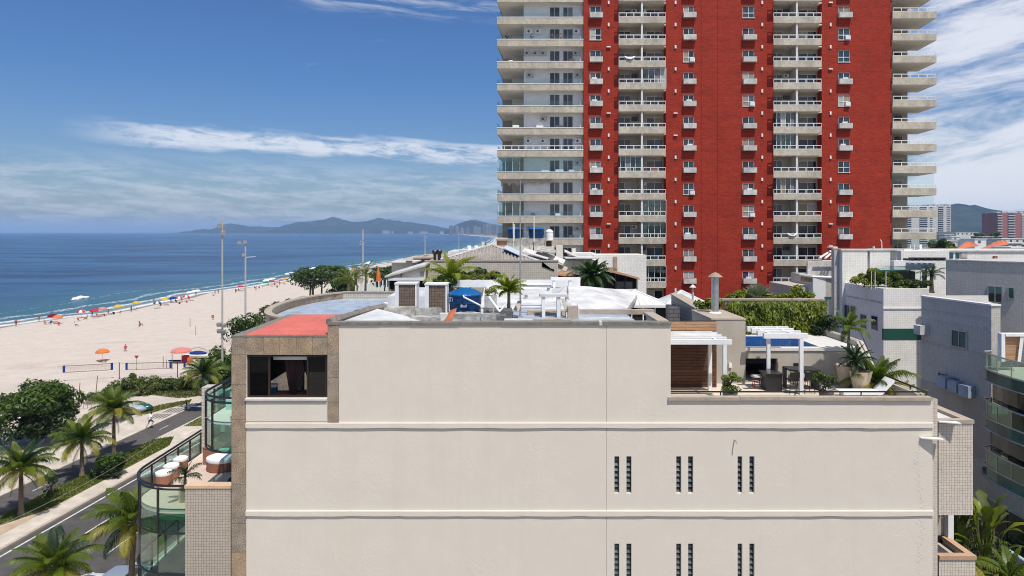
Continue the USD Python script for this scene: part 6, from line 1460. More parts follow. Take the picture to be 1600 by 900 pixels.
# grey tiled blocks, turned a little from the street
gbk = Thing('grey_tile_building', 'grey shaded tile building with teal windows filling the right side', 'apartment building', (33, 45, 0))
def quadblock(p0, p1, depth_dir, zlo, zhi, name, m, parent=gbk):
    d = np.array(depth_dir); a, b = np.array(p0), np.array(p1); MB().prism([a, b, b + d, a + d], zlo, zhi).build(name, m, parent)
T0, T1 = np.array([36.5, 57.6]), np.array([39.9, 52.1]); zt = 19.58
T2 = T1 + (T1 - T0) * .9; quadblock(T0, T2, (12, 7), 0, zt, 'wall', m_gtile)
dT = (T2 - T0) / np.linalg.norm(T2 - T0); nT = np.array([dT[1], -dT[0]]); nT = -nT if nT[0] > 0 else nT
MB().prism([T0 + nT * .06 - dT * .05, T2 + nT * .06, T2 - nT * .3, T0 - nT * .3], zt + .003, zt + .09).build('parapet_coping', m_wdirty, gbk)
def face_window(P0, d, nrm, px_a, px_b, zb, zt_, name, parent, pane, nleaf=2, tilt=False):
    """a window lying on a vertical face: find where those pixel columns meet it"""
    def hit(px):
        k = (px - HX) / F; s_ = (k * P0[1] - P0[0]) / (d[0] - k * d[1]); return P0 + d * s_
    a, b = hit(px_a), hit(px_b); w = Thing(name, parent=parent); L = np.linalg.norm(b - a); e = (b - a) / L; rot = math.atan2(e[1], e[0])
    def bar(u0, u1, z0, z1, o0, o1, nm, m):
        c = a + e * (u0 + u1) / 2 + nrm * (o0 + o1) / 2; MB().obox((c[0], c[1], (z0 + z1) / 2), ((u1 - u0) / 2, abs(o1 - o0) / 2, (z1 - z0) / 2), rot).build(nm, m, w)
    f = .07
    bar(0, L, zt_ - f, zt_, .004, .07, 'frame', m_steel); bar(0, L, zb, zb + f, .004, .09, 'frame', m_steel); bar(0, f, zb + f, zt_ - f, .004, .07, 'frame', m_steel); bar(L - f, L, zb + f, zt_ - f, .004, .07, 'frame', m_steel)
    for i in range(nleaf):
        u0, u1 = f + (L - 2 * f) * i / nleaf, f + (L - 2 * f) * (i + 1) / nleaf; bar(u0 + .02, u1 - .02, zb + f, zt_ - f, .004, .03, 'pane', pane)
        if i: bar(u0 - .025, u0 + .025, zb + f, zt_ - f, .004, .075, 'frame', m_steel)
    return a, b, w
Ya = 47.0
a, b, w = face_window(T0, dT, nT, 1543.5, 1567, at(0, 474, 54)[2], at(0, 447.5, 54)[2], 'window', gbk, panes[0])
MB().obox(((a[0] + b[0]) / 2 + nT[0] * .035, (a[1] + b[1]) / 2 + nT[1] * .035, at(0, 453.5, 54)[2]), (.5, .004, .30), math.atan2(*(b - a)[::-1])).build('blind', M('green_blind', (.14, .26, .20), .7, .1, 3, 0), w)
face_window(T0, dT, nT, 1575, 1586, at(0, 468.5, 53)[2], at(0, 449.5, 53)[2], 'window', gbk, m_gw, 1)
L0, L1 = np.array([30.6, 51.2]), np.array([31.5, 45.0]); zl = 17.12; dL = (L1 - L0) / np.linalg.norm(L1 - L0); nL = np.array([-abs(dL[1]), -abs(dL[0])]); nL = nL / np.linalg.norm(nL)
MB().prism([L0, L1, L1 + (.6, 0), (33.4, 48), (36.5, 52.5), (31.5, 52.5)], 0, zl).build('lower_wall', m_gtile, gbk)
MB().prism([L0 + nL * .07, L1 + nL * .07 - (0, .07), L1 + (.6, -.07), L1 + (.6, .35), L1 + (.25, .35), L0 + (.3, .2)], zl + .003, zl + .11).build('parapet_coping', m_white, gbk)
for py in (482, 497, 532): 
    zz = at(0, py, 51.2)[2]; MB().prism([L0 + nL * .035, L1 + nL * .035 - dL * .02, L1 - dL * .02, L0], zz - .05, zz).build('joint_moulding', m_gtile, gbk)
face_window(L0, dL, nL, 1487, 1511.5, at(0, 542, 48)[2], at(0, 514.5, 48)[2], 'window', gbk, m_bw)
face_window(L0, dL, nL, 1466, 1480, at(0, 604, 49.5)[2], at(0, 580, 49.5)[2], 'window', gbk, m_bw)
face_window(L0, dL, nL, 1490, 1500, at(0, 606, 48.5)[2], at(0, 587, 48.5)[2], 'window', gbk, panes[0], 1)
acb = MB(); p = L0 + dL * .5 + nL * .35; acb.obox((p[0], p[1], at(0, 515, 50.7)[2]), (.33, .42, .33), math.atan2(dL[1], dL[0])); acb.build('air_conditioner_box', m_wdirty, gbk)
for k in range(3):
    p = L0 + dL * (2.6 + 1.0 * k) + nL * .32; MB().obox((p[0], p[1], at(0, 602 + 2 * k, 47.5)[2]), (.42, .28, .40), math.atan2(dL[1], dL[0])).build('air_conditioner_box', m_bluegrey, gbk)
zz = at(0, 609, 48)[2]; MB().prism([L0 + nL * .05, L1 + nL * .05 - dL * .02, L1 + (.62, -.05), L1 + (.62, .1), L1 + (0, .1), L0], 0, zz).build('lower_cladding', m_beige, gbk)
# small roof pavilion with wooden panel
wp = Thing('wood_panel_pavilion', 'white framed rooftop structure with weathered wooden panel above the curved balconies', 'pavilion', (31, 42, 14)); x0, x1 = at(1564, 0, 41.6)[0], at(1612, 0, 41.6)[0]; z0, z1 = at(0, 565, 41.6)[2], at(0, 521, 41.6)[2]
MB().box(x0, x0 + .22, 41.55, 41.9, z0, z1).box(x0 + .221, x1, 41.5, 41.9, z1 - .17, z1).build('frame', m_white, wp); MB().slab([(x0 + 1.15, 41.55, z1 - .18), (x0 + 1.35, 41.55, z1 - .18), (x0 + 1.2, 41.6, z0), (x0 + 1.0, 41.6, z0)], .1).build('frame', m_white, wp)
for k in range(7): h = (z1 - z0 - .18) / 7; MB().box(x0 + .225, x0 + 1.25, 41.75, 41.8, z0 + k * h + .01, z0 + (k + 1) * h - .01).build('wood_plank', m_wood2, wp)
# ------------------------------------------------------------------ curved green glass balconies
gc = Thing('green_glass_building', 'apartment building with curved green glass balconies at the right edge', 'apartment building', (31, 38, 0))
cp = np.array([(30.1, 43.0), (29.45, 42.75), (29.2, 42.0), (29.05, 41.0), (29.0, 39.9), (29.0, 38.8), (29.1, 37.6), (29.35, 36.3), (29.75, 35.0), (30.4, 33.8), (31.2, 32.8)])
cp = resample(np.c_[np.interp(np.linspace(0, 1, 60), np.linspace(0, 1, len(cp)), cp[:, 0]), np.interp(np.linspace(0, 1, 60), np.linspace(0, 1, len(cp)), cp[:, 1])], .35)
out_r = [(38, 32.8), (38, 43.0)]
MB().prism(np.vstack([cp + [1.5, 0], out_r]), 3.2, 13.2).build('core', m_shade, gc)
railtops = [14.52, 11.58, 8.6]
for lv, zr in enumerate(railtops):
    zf = zr - 1.0
    MB().prism(np.vstack([cp + [.08, 0], out_r]), zf - .22, zf - .02).build('balcony_slab', m_beige, gc)
    Pq = resample(cp, 1.25)
    for a_, c_ in zip(Pq[:-1], Pq[1:]):
        seg = np.array([a_, (a_ + c_) / 2, c_]); ribbon(seg, zf + .03, zr - .05).build('rail_glass', g_green if lv == 0 else g_dgreen, gc); ribbon(seg, zf - .72, zf - .02, .03).build('fascia_glass', m_gw, gc)
        if lv < 2: ribbon(seg + [.35, 0], zf - 2.0, zf - .74).build('window_glass', g_bronze, gc)
    MB().tube([(*p, zr) for p in cp], .05, 8).build('handrail', m_steel, gc); MB().tube([(*p, zf) for p in cp], .05, 8).build('slab_trim', m_steel, gc); MB().tube([(*p, zf - .73) for p in cp], .04, 8).build('slab_trim', m_wdirty, gc)
    bb = MB()
    for p in Pq: bb.box(p[0] - .025, p[0] + .025, p[1] - .025, p[1] + .025, zf, zr)
    bb.build('baluster', m_steel, gc)
    if lv < 2:
        cu = MB(); n = 50; Pc = resample(cp[6:], .06); Pc = Pc + np.c_[.9 + .05 * np.sin(np.arange(len(Pc)) * 1.2), np.zeros(len(Pc))]; cu = ribbon(Pc, zf - 2.1, zf - .3, .01); cu.build('curtain', curtains[0] if lv == 0 else curtains[1], gc)
MB().prism(np.vstack([cp + [-.12, 0], out_r]), 5.75, 6.85).build('base_slab', m_beige, gc)
MB().box(30.6, 31.3, 36.4, 37.1, 2, 5.74).build('column', m_beige, gc); MB().box(29.6, 30.2, 33.6, 34.3, 2, 5.74).build('column', m_beige, gc)
MB().prism([(29.6, 38.2), (38, 38.2), (38, 43), (29.6, 43)], 2.8, 5.74).build('entrance', m_dark, gc)
MB().prism([(29.6, 43.1), (33, 43.1), (33, 44.9), (29.4, 44.9)], 0, 7.2).build('wall', m_beige, gc)
# raised garden with white edge, glass screen
pod = Thing('raised_garden', 'raised garden bed with white edge below the curved balconies', 'planter', (23, 38, 0))
MB().box(15.6, 27.5, 25, 45, 0, 3.6).build('soil', m_soil, pod); MB().box(27.5, 27.75, 25, 45, 0, 4.3).build('white_edge', m_white, pod); MB().box(27.76, 42, 25, 45, 0, 3.4).build('paved_path', m_concd, pod)
for k in range(5): MB().box(27.6, 27.62, 31 + k * 2.4, 33.3 + k * 2.4, 4.31, 6.6).build('glass_screen', g_aqua, pod)

# ------------------------------------------------------------------ planting
def frond_mesh(L, e0, droop, seed, width=.55, n=26, lw=.034, twist=0.0, fold=.35):
    """one palm leaf along +x: an arching midrib with two rows of drooping leaflets"""
    r = np.random.default_rng(seed); t = np.linspace(0, 1, 14)
    el = e0 - droop * t ** 1.3; ds = L / 13
    x = np.r_[0, np.cumsum(np.cos(el[:-1]) * ds)]; z = np.r_[0, np.cumsum(np.sin(el[:-1]) * ds)]; y = twist * t ** 2 * L
    rib = np.c_[x, y, z]; m = MB(); m.tube(rib, np.linspace(.035, .006, 14) * (L / 2.6) ** .5, 4)
    V, Fc = [], []
    for s in (-1, 1):
        for i in range(n):
            u = .12 + .88 * (i + r.uniform(-.2, .2)) / n; u = min(max(u, .1), .995)
            p = np.array([np.interp(u, t, rib[:, k]) for k in range(3)]); d = np.array([np.interp(min(1, u + .03), t, rib[:, k]) for k in range(3)]) - p; d /= np.linalg.norm(d) + 1e-9
            ln = width * L * .42 * (math.sin(math.pi * min(1, u * .93 + .10)) ** .6) * r.uniform(.85, 1.1)
            side = np.array([0, s, 0.0]); out = side * .80 + d * (.45 + .35 * u) + np.array([0, 0, fold * .25]); out /= np.linalg.norm(out)
            mid = p + out * ln * .5; tip = p + out * ln * .93 - np.array([0, 0, ln * (fold + r.uniform(0, .45))]); w = d * lw * (L / 2.6)
            k = len(V); V += [p - w * .6, p + w * .6, mid + w, mid - w, tip]; Fc += [[k, k + 1, k + 2], [k, k + 2, k + 3], [k + 3, k + 2, k + 4]]
    return m.add(V, Fc)
def rot_z(m, a):
    c, s = math.cos(a), math.sin(a); R = np.array([[c, -s, 0], [s, c, 0], [0, 0, 1]]); o = MB(); v = np.vstack(m.v) @ R.T; return o.add(v, np.vstack(m.f))
def shift(m, d): o = MB(); return o.add(np.vstack(m.v) + np.array(d), np.vstack(m.f))
def palm(label, base, h, L, nf, seed, group=None, lean=(0, 0), mats=None, name="coconut_palm", r0=.16, spread=1.0, yellow=.2, n=46, width=.62, cat="palm", lw=.027):
    t = Thing(name, label, cat, base, 0, group, local=True); r = np.random.default_rng(seed)
    k = 9; q = np.linspace(0, 1, k); rad = r0 * (1.25 - .55 * q) * (1 + .06 * (np.arange(k) % 2)); rad[0] *= 1.35
    MB().tube(np.c_[lean[0] * q ** 2, lean[1] * q ** 2, h * q], rad, 9).build('trunk', m_trunk, t, smooth=40)
    top = np.array([lean[0], lean[1], h])
    for i in range(nf):
        f = i / (nf - 1); a = i * 2.39996 + r.uniform(-.25, .25); e = math.radians(84 - 78 * f ** .9 * spread) + r.uniform(-.1, .1)
        m = frond_mesh(L * r.uniform(.85, 1.08) * (.78 + .22 * math.sin(f * 3.1)), e, .75 + 1.1 * f + r.uniform(-.15, .2), seed * 100 + i, width, n, twist=r.uniform(-.15, .15), lw=lw)
        mt = l_palmy if (mats is None and f > .62 and r.random() < yellow * 2.2) else (mats or (l_palm if r.random() < .8 else l_palmd))
        shift(rot_z(m, a), top + [0, 0, -.12 * f]).build('frond', mt, t)
    for i in range(3 if name == 'coconut_palm' and L > 2.3 else 0):
        m = frond_mesh(L * .7, -.7 - .2 * i, .7, seed * 31 + i, width * .6, 24, lw=lw * .8, fold=.8); shift(rot_z(m, seed + i * 2.2), top - [0, 0, .3]).build('dead_frond', l_dead, t)
    MB().lathe([(.001, -.3), (r0 * .9, -.25), (r0 * 1.1, 0), (.06, .25), (.001, .3)], c=tuple(top), n=8).build('crownshaft', m_trunk if mats is None else mats, t)
    return t
def leaf_cloud(centers, radii, n, size, seed, up=.35, squash=.75):
    r = np.random.default_rng(seed); c = np.asarray(centers)[r.integers(0, len(centers), n)]; R = np.asarray(radii)
    d = r.normal(size=(n, 3)); d /= np.linalg.norm(d, axis=1, keepdims=True); rr = r.uniform(.45, 1.0, (n, 1)) ** .5
    p = c + d * rr * R * [1, 1, squash]
    nrm = d + r.normal(0, .5, (n, 3)) + [0, 0, up]; nrm /= np.linalg.norm(nrm, axis=1, keepdims=True)
    a = np.cross(nrm, r.normal(size=(n, 3))); a /= np.linalg.norm(a, axis=1, keepdims=True); b = np.cross(nrm, a); s = size * r.uniform(.6, 1.3, (n, 1))
    V = np.stack([p - a * s, p + b * s * .45 + nrm * s * .12, p + a * s, p - b * s * .45 + nrm * s * .12], 1).reshape(-1, 3); k = np.arange(n)[:, None] * 4
    return V, np.vstack([k + [0, 1, 2], k + [0, 2, 3]])
def tree(label, base, h, rx, ry, rz, seed, n=5200, size=.22, nclump=34, name='almond_tree', group=None, trunk=.22, mats=None, cat='tree', cbias=0.0, stems=1, split=.65, clump=.33):
    t = Thing(name, label, cat, base, 0, group, local=True); r = np.random.default_rng(seed); cz = h - rz
    cc = []
    while len(cc) < nclump:
        d = r.normal(size=3); d /= np.linalg.norm(d); q = d * r.uniform(.45, .92) * [rx, ry, rz]
        if q[2] > -rz * .72: cc.append(q + [0, 0, cz])
    cc = np.array(cc)
    for s in range(stems):
        o = np.array([r.uniform(-.5, .5) * rx * .6 if stems > 1 else 0, r.uniform(-.4, .4) * ry * .6 if stems > 1 else 0, 0]); hub = o + [r.uniform(-.2, .2), r.uniform(-.2, .2), max(.3, cz - rz * .55)]
        MB().tube([o, (o + hub) / 2 + r.normal(0, .08, 3), hub], [trunk * 1.2, trunk, trunk * .8], 8).build('trunk', m_bark, t)
        for j in r.choice(nclump, min(8, nclump), replace=False):
            MB().tube([hub, (hub + cc[j]) / 2 + [0, 0, -.1 * rz * r.random()], cc[j]], [trunk * .55, trunk * .35, trunk * .12], 5).build('limb', m_bark, t)
    mm = mats or (l_tree, l_tree2); k = max(1, int(nclump * split)); R = clump * (rx + ry + rz) / 3
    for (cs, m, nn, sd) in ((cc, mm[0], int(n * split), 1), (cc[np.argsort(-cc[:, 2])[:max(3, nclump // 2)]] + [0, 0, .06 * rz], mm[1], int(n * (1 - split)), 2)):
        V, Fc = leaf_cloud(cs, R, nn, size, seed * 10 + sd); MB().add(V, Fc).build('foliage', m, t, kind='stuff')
    return t
def bush(label, base, rx, ry, rz, seed, n=900, size=.10, mats=(None, None), name='shrub', group=None, cat='shrub', nclump=14, clump=.4):
    return tree(label, base, 2 * rz, rx, ry, rz, seed, n, size, nclump, name, group, .03 + .03 * rz, mats if mats[0] else None, cat, clump=clump)

l_dead = Leaf('dead_frond', (.14, .09, .04), (.30, .20, .09), tl=.15)
l_palmy2 = Leaf('palm_lime', (.16, .20, .012), (.44, .45, .04), tl=.35, scale=1.5)
l_palmd2 = Leaf('palm_deep', (.02, .05, .008), (.08, .13, .02), tl=.25)
l_banana = Leaf('banana_leaf', (.06, .085, .012), (.22, .21, .03), rough=.65, tl=.3, scale=1.5)
# street palms on the median
palm('tall young palm nearest the left edge, on the earth strip of the avenue', (*onz(33, 806, .16)[:2], .16), 3.6, 3.0, 30, 1, yellow=.25)
palm('palm in the middle of the three along the bike path, trunk in grass', (*onz(128, 743, .16)[:2], .16), 3.1, 3.1, 30, 2, yellow=.3)
palm('farthest of the three palms by the bike path, beside the round shrub', (*onz(178, 712, .16)[:2], .16), 4.4, 3.2, 30, 3, yellow=.3)
palm('palm standing just left of the curved upper balcony', (*onz(318, 640, .16)[:2], .16), 4.3, 3.1, 30, 4, yellow=.3)
c = at(203, 818, 36); palm('palm growing over the road against the green glass balconies', (c[0], 36, .15), c[2] - .15, 2.9, 30, 5, yellow=.3, lean=(.2, .1))
c = at(84, 893, 33.5); palm('palm crown at the bottom left over the avenue', (c[0], 33.5, .15), c[2] + .05, 2.4, 30, 6, yellow=.15)
# tree on the beach side, and its small shoot
c = onz(36, 706, .1); tree('large dense sea almond tree at the left edge of the beach', (c[0] - 1.0, c[1] + 3, .1), 6.2, 4.3, 4.2, 3.3, 11, 10000, .24, 46)
c = onz(104, 668, .1); tree('small sprig tree right of the large sea almond', (c[0], c[1], .1), 3.6, 1.2, 1.2, 1.5, 12, 1000, .22, 12, trunk=.1)
c = onz(172, 745, .16); bush('round dark green shrub on the grass at the foot of the palms', (c[0], c[1], .16), 1.5, 1.5, .95, 13, 1800, .16)
c = onz(75, 775, .16); bush('thin young tree with bare stems beside the nearest palm', (c[0], c[1], .16), .9, .9, 1.1, 14, 260, .13, nclump=8)
# trees behind the corner of the near building
for (px, pyt, Y, rx, rz, sd, lb) in ((395, 487, 108, 4.4, 3.2, 21, 'beach almond tree crown right behind the pale floodlight mast'), (352, 535, 100, 3.6, 3.6, 22, 'lower leafy beach tree at the foot of the tallest mast'), (340, 560, 92, 2.2, 2.4, 23, 'small dark tree between the beach stall and the granite corner')):
    c = at(px, pyt, Y); tree(lb, (c[0], Y, 0), c[2], rx, rx, rz, sd, 4200, .24, 30)
for (px, pyt, Y, rx, rz, sd, lb) in ((497, 419, 190, 8.6, 3.2, 24, 'wide umbrella shaped beach tree with sand showing between its stems'), (533, 434, 186, 4.6, 3.0, 25, 'rounder beach tree just right of the umbrella shaped one')):
    c = at(px, pyt, Y); tree(lb, (c[0], Y, 0), c[2], rx, rx * .7, rz * .85, sd, 4000, .36, 40, stems=4, trunk=.25)
c = at(520, 416.5, 194); tree('flat top of leaves at the upper right of the umbrella shaped beach tree', (c[0], 194, 0), c[2], 5.4, 4, 1.6, 26, 2200, .4, 22, trunk=.22)
for (px, pyt, Y, rx, sd) in ((442, 470, 178, 4.5, 27), (468, 464, 180, 4.5, 28), (430, 477, 172, 3.5, 29), (520, 463, 182, 5, 30)):
    c = at(px, pyt, Y); bush('low green beach shrub behind the curved parapet, ' + ORD[{442: 1, 468: 2, 430: 0, 520: 3}[px]], (c[0], Y, 0), rx, 3, max(1.2, c[2] / 2), sd, 1500, .34, name='beach_shrub', group='low shrubs at the foot of the beach trees')
c = at(601, 415, 240); tree('small round tree beside the orange parasol near the shed', (c[0], 240, 0), c[2], 6, 5, 4, 31, 2200, .5, 22)
# dune scrub behind the nets
rs = np.random.default_rng(40)
dune = [onz(px, py, .1)[:2] for px, py in ((138, 628), (165, 606), (215, 600), (262, 592), (330, 598), (335, 615), (290, 622), (230, 616), (180, 624))]
gm = bed(dune, .11, 'dune_earth', m_lawn); grass(dune, .11, 5200, .3, 'dune_grass', l_scrub, 41, .06)
for i, (px, py) in enumerate(((165, 618), (185, 606), (208, 604), (212, 592), (240, 606), (252, 605), (268, 603), (285, 606), (300, 604), (225, 612), (150, 624))):
    c = onz(px, py + 5, .1); h = .55 + .5 * ((i * 37) % 10) / 10; bush('grey green scrub bush on the dune behind the nets, ' + ORD[(0, 3, 4, 5, 6, 7, 8, 9, 10, 2, 1)[i]], (c[0], c[1], .1), 1.3 + .5 * (i % 3), 1.2, h, 50 + i, 700, .17, mats=(l_scrub, l_grass), name='dune_bush', group='scrub bushes on the dune')
# roof and terrace plants
palm('lush yellow green palm growing behind the lattice vent shafts', (*at(704, 452, 46.5)[:2], 17.6), at(0, 436, 46.5)[2] - 17.6, 2.5, 16, 60, n=40, yellow=.9, width=.5, lw=.045, spread=.8, mats=l_palmy2)
tree('dark leafy shrubs on the terrace in front of the beige tile wall, nearer the palm', (*at(733, 440, 52)[:2], 16.5), at(0, 418, 52)[2] - 16.5, 1.5, .8, .8, 61, 1300, .13, 14, trunk=.07, name='terrace_shrub', cat='shrub')
tree('smaller dark shrub in front of the beige tile wall, behind the potted palm', (*at(768, 440, 52)[:2], 16.5), at(0, 423, 52)[2] - 16.5, 1.0, .7, .6, 62, 800, .13, 12, trunk=.06, name='terrace_shrub', cat='shrub')
bush('dark low leaves under the yellow green palm', (*at(695, 452, 45.5)[:2], 18.25), 1.0, .7, .35, 63, 600, .12)
for i, px in enumerate((713, 722, 735, 748, 758, 769, 779)):
    c = at(px, 437, 46); bush('yellow leaved croton plant in the white trough, ' + ORD[i], (c[0], 45.9, c[2] - .05), .42, .3, .22 + .05 * (i % 3), 64 + i, 240, .07, mats=(l_croton, l_hedge), name='croton_plant', group='croton plants in the white trough', nclump=8)
c = at(766, 462, 31.1); bush('yellow green plant in the small white box beside the blue tank', (c[0], 31.1, c[2] - .03), .34, .3, .18, 75, 420, .055, mats=(l_croton, l_hedge))
pt = Thing('plant_pot', 'black and teal pot of the small roof palm', 'plant pot', at(795, 482, 29.4)); c = at(795, 482, 29.4); MB().lathe([(.001, 0), (.16, 0), (.21, .28), (.17, .29), (.001, .25)], c=(c[0], 29.4, RZ + .003), n=20).build('pot', M('teal_pot', (.02, .06, .07), .35, .2, 6, 0), pt)
palm('small bright palm with dark crooked trunk in a pot on the near roof', (c[0], 29.4, RZ + .25), at(0, 455, 29.4)[2] - RZ - .25, 1.05, 22, 76, r0=.07, n=34, width=.55, lw=.06, spread=.62, mats=l_palmy2)
c = at(925, 458, 62.5); palm('dark green bushy palm in front of the brown roofed porch', (c[0], 62.5, 14.5), at(0, 430, 62.5)[2] - 14.5, 2.5, 38, 77, mats=l_palmd2, n=30, width=.6, spread=1.35, lw=.06)
for i, (px, py, Y) in enumerate(((556, 432, 62), (572, 428, 64), (545, 437, 60))):
    c = at(px, py, Y); palm('small palm on the terrace left of the shed, ' + ('middle of three', 'rightmost of three', 'leftmost of three')[i], (c[0], Y, 15.5), c[2] - 15.5, 1.9, 13, 80 + i, 'terrace palms by the glass balustrade', mats=l_palm, n=20)
ps = Thing('closed_parasol', 'closed orange parasol beside the small terrace palms', 'parasol', at(591.5, 445, 58)); p, q = at(591.5, 448, 58), at(591, 416, 58)
MB().tube([p, q], .03, 6).build('pole', m_wood2, ps); MB().tube([p + (q - p) * .25, p + (q - p) * .6, p + (q - p) * .97], [.22, .17, .03], 8).build('folded_canopy', canvas['orange'], ps)
# green wall behind the pool
hx0, hx1 = (1137 - HX) * HYY / F, (1288 - HX) * HYY / F; hz0, hz1 = az(545, HYY), az(471, HYY)
hg = Thing('green_wall', 'living green wall of trailing plants behind the swimming pool', 'hedge', ((hx0 + hx1) / 2, HYY, hz0)); r = np.random.default_rng(90); n = 9000
def wall_leaves(n, size, m, seed, mask=None, d0=0.0):
    r = np.random.default_rng(seed); p = np.c_[r.uniform(hx0, hx1, n), HYY + .1 - r.uniform(0, .35, n) ** 1.2 - d0, r.uniform(hz0, hz1 + .05, n)]
    rel = meshkit.fbm(np.c_[p[:, 0] * 2.2, p[:, 2] * 2.2, p[:, 0] * 0], 3, 5); p[:, 1] -= (rel - .45) * .45
    if mask is not None: p = p[meshkit.fbm(np.c_[p[:, 0] * 1.7, p[:, 2] * 1.7, p[:, 0] * 0 + 3], 3, 6) > mask]
    n = len(p); a = r.normal(0, .5, (n, 3)) + [0, -.3, -1.0]; a /= np.linalg.norm(a, axis=1, keepdims=True); b = np.cross(a, r.normal(0, .4, (n, 3)) + [0, -1, .3]); b /= np.linalg.norm(b, axis=1, keepdims=True); s = size * r.uniform(.6, 1.3, (n, 1))
    V = np.stack([p, p + a * s + b * s * .28, p + a * s * 2, p + a * s - b * s * .28], 1).reshape(-1, 3); k = np.arange(n)[:, None] * 4
    MB().add(V, np.vstack([k + [0, 1, 2], k + [0, 2, 3]])).build('foliage', m, hg, kind='stuff')
wall_leaves(7000, .10, l_hedge, 91); wall_leaves(2600, .085, l_tree, 92, None, -.12); wall_leaves(3500, .11, l_palm, 93, .5, .03); wall_leaves(2600, .09, l_croton, 94, .56, .08)
c = at(1283, 520, 30.9); bush('dark flowering shrub at the right end of the green wall', (c[0] + .1, 30.8, az(535, 30.8)), .62, .4, .62, 95, 1100, .075, mats=(l_tree, l_tree))
# plants above the green wall
for i, (px, py, m, lb) in enumerate(((1148, 462, l_croton, 'yellow leaved plant above the left end of the green wall'), (1205, 464, l_oldc if False else l_croton, 'rusty yellow plant right of the silver fan palm'), (1246, 458, l_hedge, 'green shrub above the right end of the green wall'), (1108, 474, l_palm, 'leafy green plant left of the steel chimney'))):
    Y = 33.5 if i != 3 else 31.2; c = at(px, py, Y); bush(lb, (c[0], Y, c[2] - .8), .9 if i != 3 else .6, .5, .55, 96 + i, 800, .10, mats=(m, l_hedge))
c = at(1183, 472, 34)
fp = Thing('fan_palm', 'silvery fan palm rising above the green wall', 'palm', (c[0], 34, c[2]), local=True); r = np.random.default_rng(3)
MB().tube([(0, 0, -1), (0, 0, .1)], .12, 8).build('trunk', m_trunk, fp)
for i in range(17):
    a, e = i * 2.4, math.radians(80 - 3.6 * i); d = np.array([math.cos(a) * math.cos(e), math.sin(a) * math.cos(e), math.sin(e)]); s_ = np.cross(d, [0, 0, 1.0]); s_ /= np.linalg.norm(s_) + 1e-9; u = np.cross(s_, d); q = d * .45; m = MB(); m.tube([(0, 0, 0), q], .015, 4)
    V = []; 
    for k in range(13):
        th = (k / 12 - .5) * 3.6; dr = d * math.cos(th) + s_ * math.sin(th); pr_ = -d * math.sin(th) + s_ * math.cos(th); ln = .62 * (1 - .18 * abs(k / 6 - 1)); j = len(V); V += [q, q + dr * ln * .6 + pr_ * .045, q + dr * ln - [0, 0, .05], q + dr * ln * .6 - pr_ * .045]
    m.add(V, np.vstack([[j, j + 1, j + 2] for j in range(0, len(V), 4)] + [[j, j + 2, j + 3] for j in range(0, len(V), 4)])); m.build('fan_leaf', l_silver, fp)
# terrace pots
def tapered_pot(px, pyb, Y, rt_, rb, h, label):
    c = at(px, pyb, Y); t = Thing('plant_pot', label, 'plant pot', (c[0], Y, ZT)); n = 6
    MB().lathe([(.001, .004), (rb, .004), (rt_, h), (rt_ - .05, h), (rt_ - .06, h - .06), (.001, h - .07)], c=(c[0], Y, ZT), n=4 if rt_ < .3 else 32).build('pot', m_pot, t, smooth=20); MB().lathe([(.001, h - .06), (rt_ - .07, h - .065)], c=(c[0], Y, ZT), n=16).build('soil', m_soil, t); return c
c = tapered_pot(1326, 0, 26.7, .46, .30, .85, 'large round sand coloured pot by the stair to the pool'); palm('large leafy palm in the round sand coloured pot', (c[0], 26.7, ZT + .8), 1.55, 1.05, 13, 110, r0=.06, n=30, mats=l_palm, width=.6, lw=.05)
c = tapered_pot(1345, 0, 25.8, .40, .24, .80, 'square tapered sand coloured pot in front of the round one'); palm('dark cycad with stiff leaves in the square sand coloured pot', (c[0] - .15, 25.9, ZT + .75), .45, .95, 22, 111, r0=.11, mats=l_palmd, n=34, width=.38, spread=1.05, name='cycad', lw=.05)
def small_pot(px, Y, label, sd, rx=.42, rz=.33, mats=(None, None)):
    c = at(px, 0, Y); t = Thing('plant_pot', 'low dark pot holding the ' + label, 'plant pot', (c[0], Y, ZT)); MB().lathe([(.001, .003), (.2, .003), (.26, .3), (.001, .28)], c=(c[0], Y, ZT), n=18).build('pot', m_shade, t); bush(label, (c[0], Y, ZT + .28), rx, .36, rz, sd, 1300, .045, mats=mats, name='potted_shrub')
small_pot(1141, 24.5, 'round bright green shrub beside the first pergola post', 112, .36, .36, (l_tree2, l_hedge)); small_pot(1291, 24.6, 'leafy green shrub right of the bar stools', 113, .52, .34, (l_tree, l_tree2))
# palms outside the right railing
palm('palm with feathery crown outside the terrace railing at the right', (ax(1420) + .35, 26.0, 15.3), .95, 1.6, 26, 120, r0=.13, yellow=.4, n=46, lw=.026, spread=.9)
palm('lower bright palm spilling over beside the mosaic bay', (ax(1466) + 1.2, 28.0, 12.5), 2.3, 1.6, 18, 121, mats=l_palmy2, n=40, r0=.1, lw=.03)
c = at(317, 750, 26.0); pt = Thing('plant_pot', 'square peach pot of the small palm on the lower terrace', 'plant pot', (c[0], 24.6, ZB)); MB().box(c[0] - .16, c[0] + .16, 24.44, 24.76, ZB + .003, ZB + .5).build('pot', m_pot, pt)
palm('small potted palm on the lower terrace with arching leaves', (c[0], 24.6, ZB + .48), .45, .75, 11, 122, r0=.04, mats=l_palmd, n=16, width=.7, spread=1.15, lw=.06)
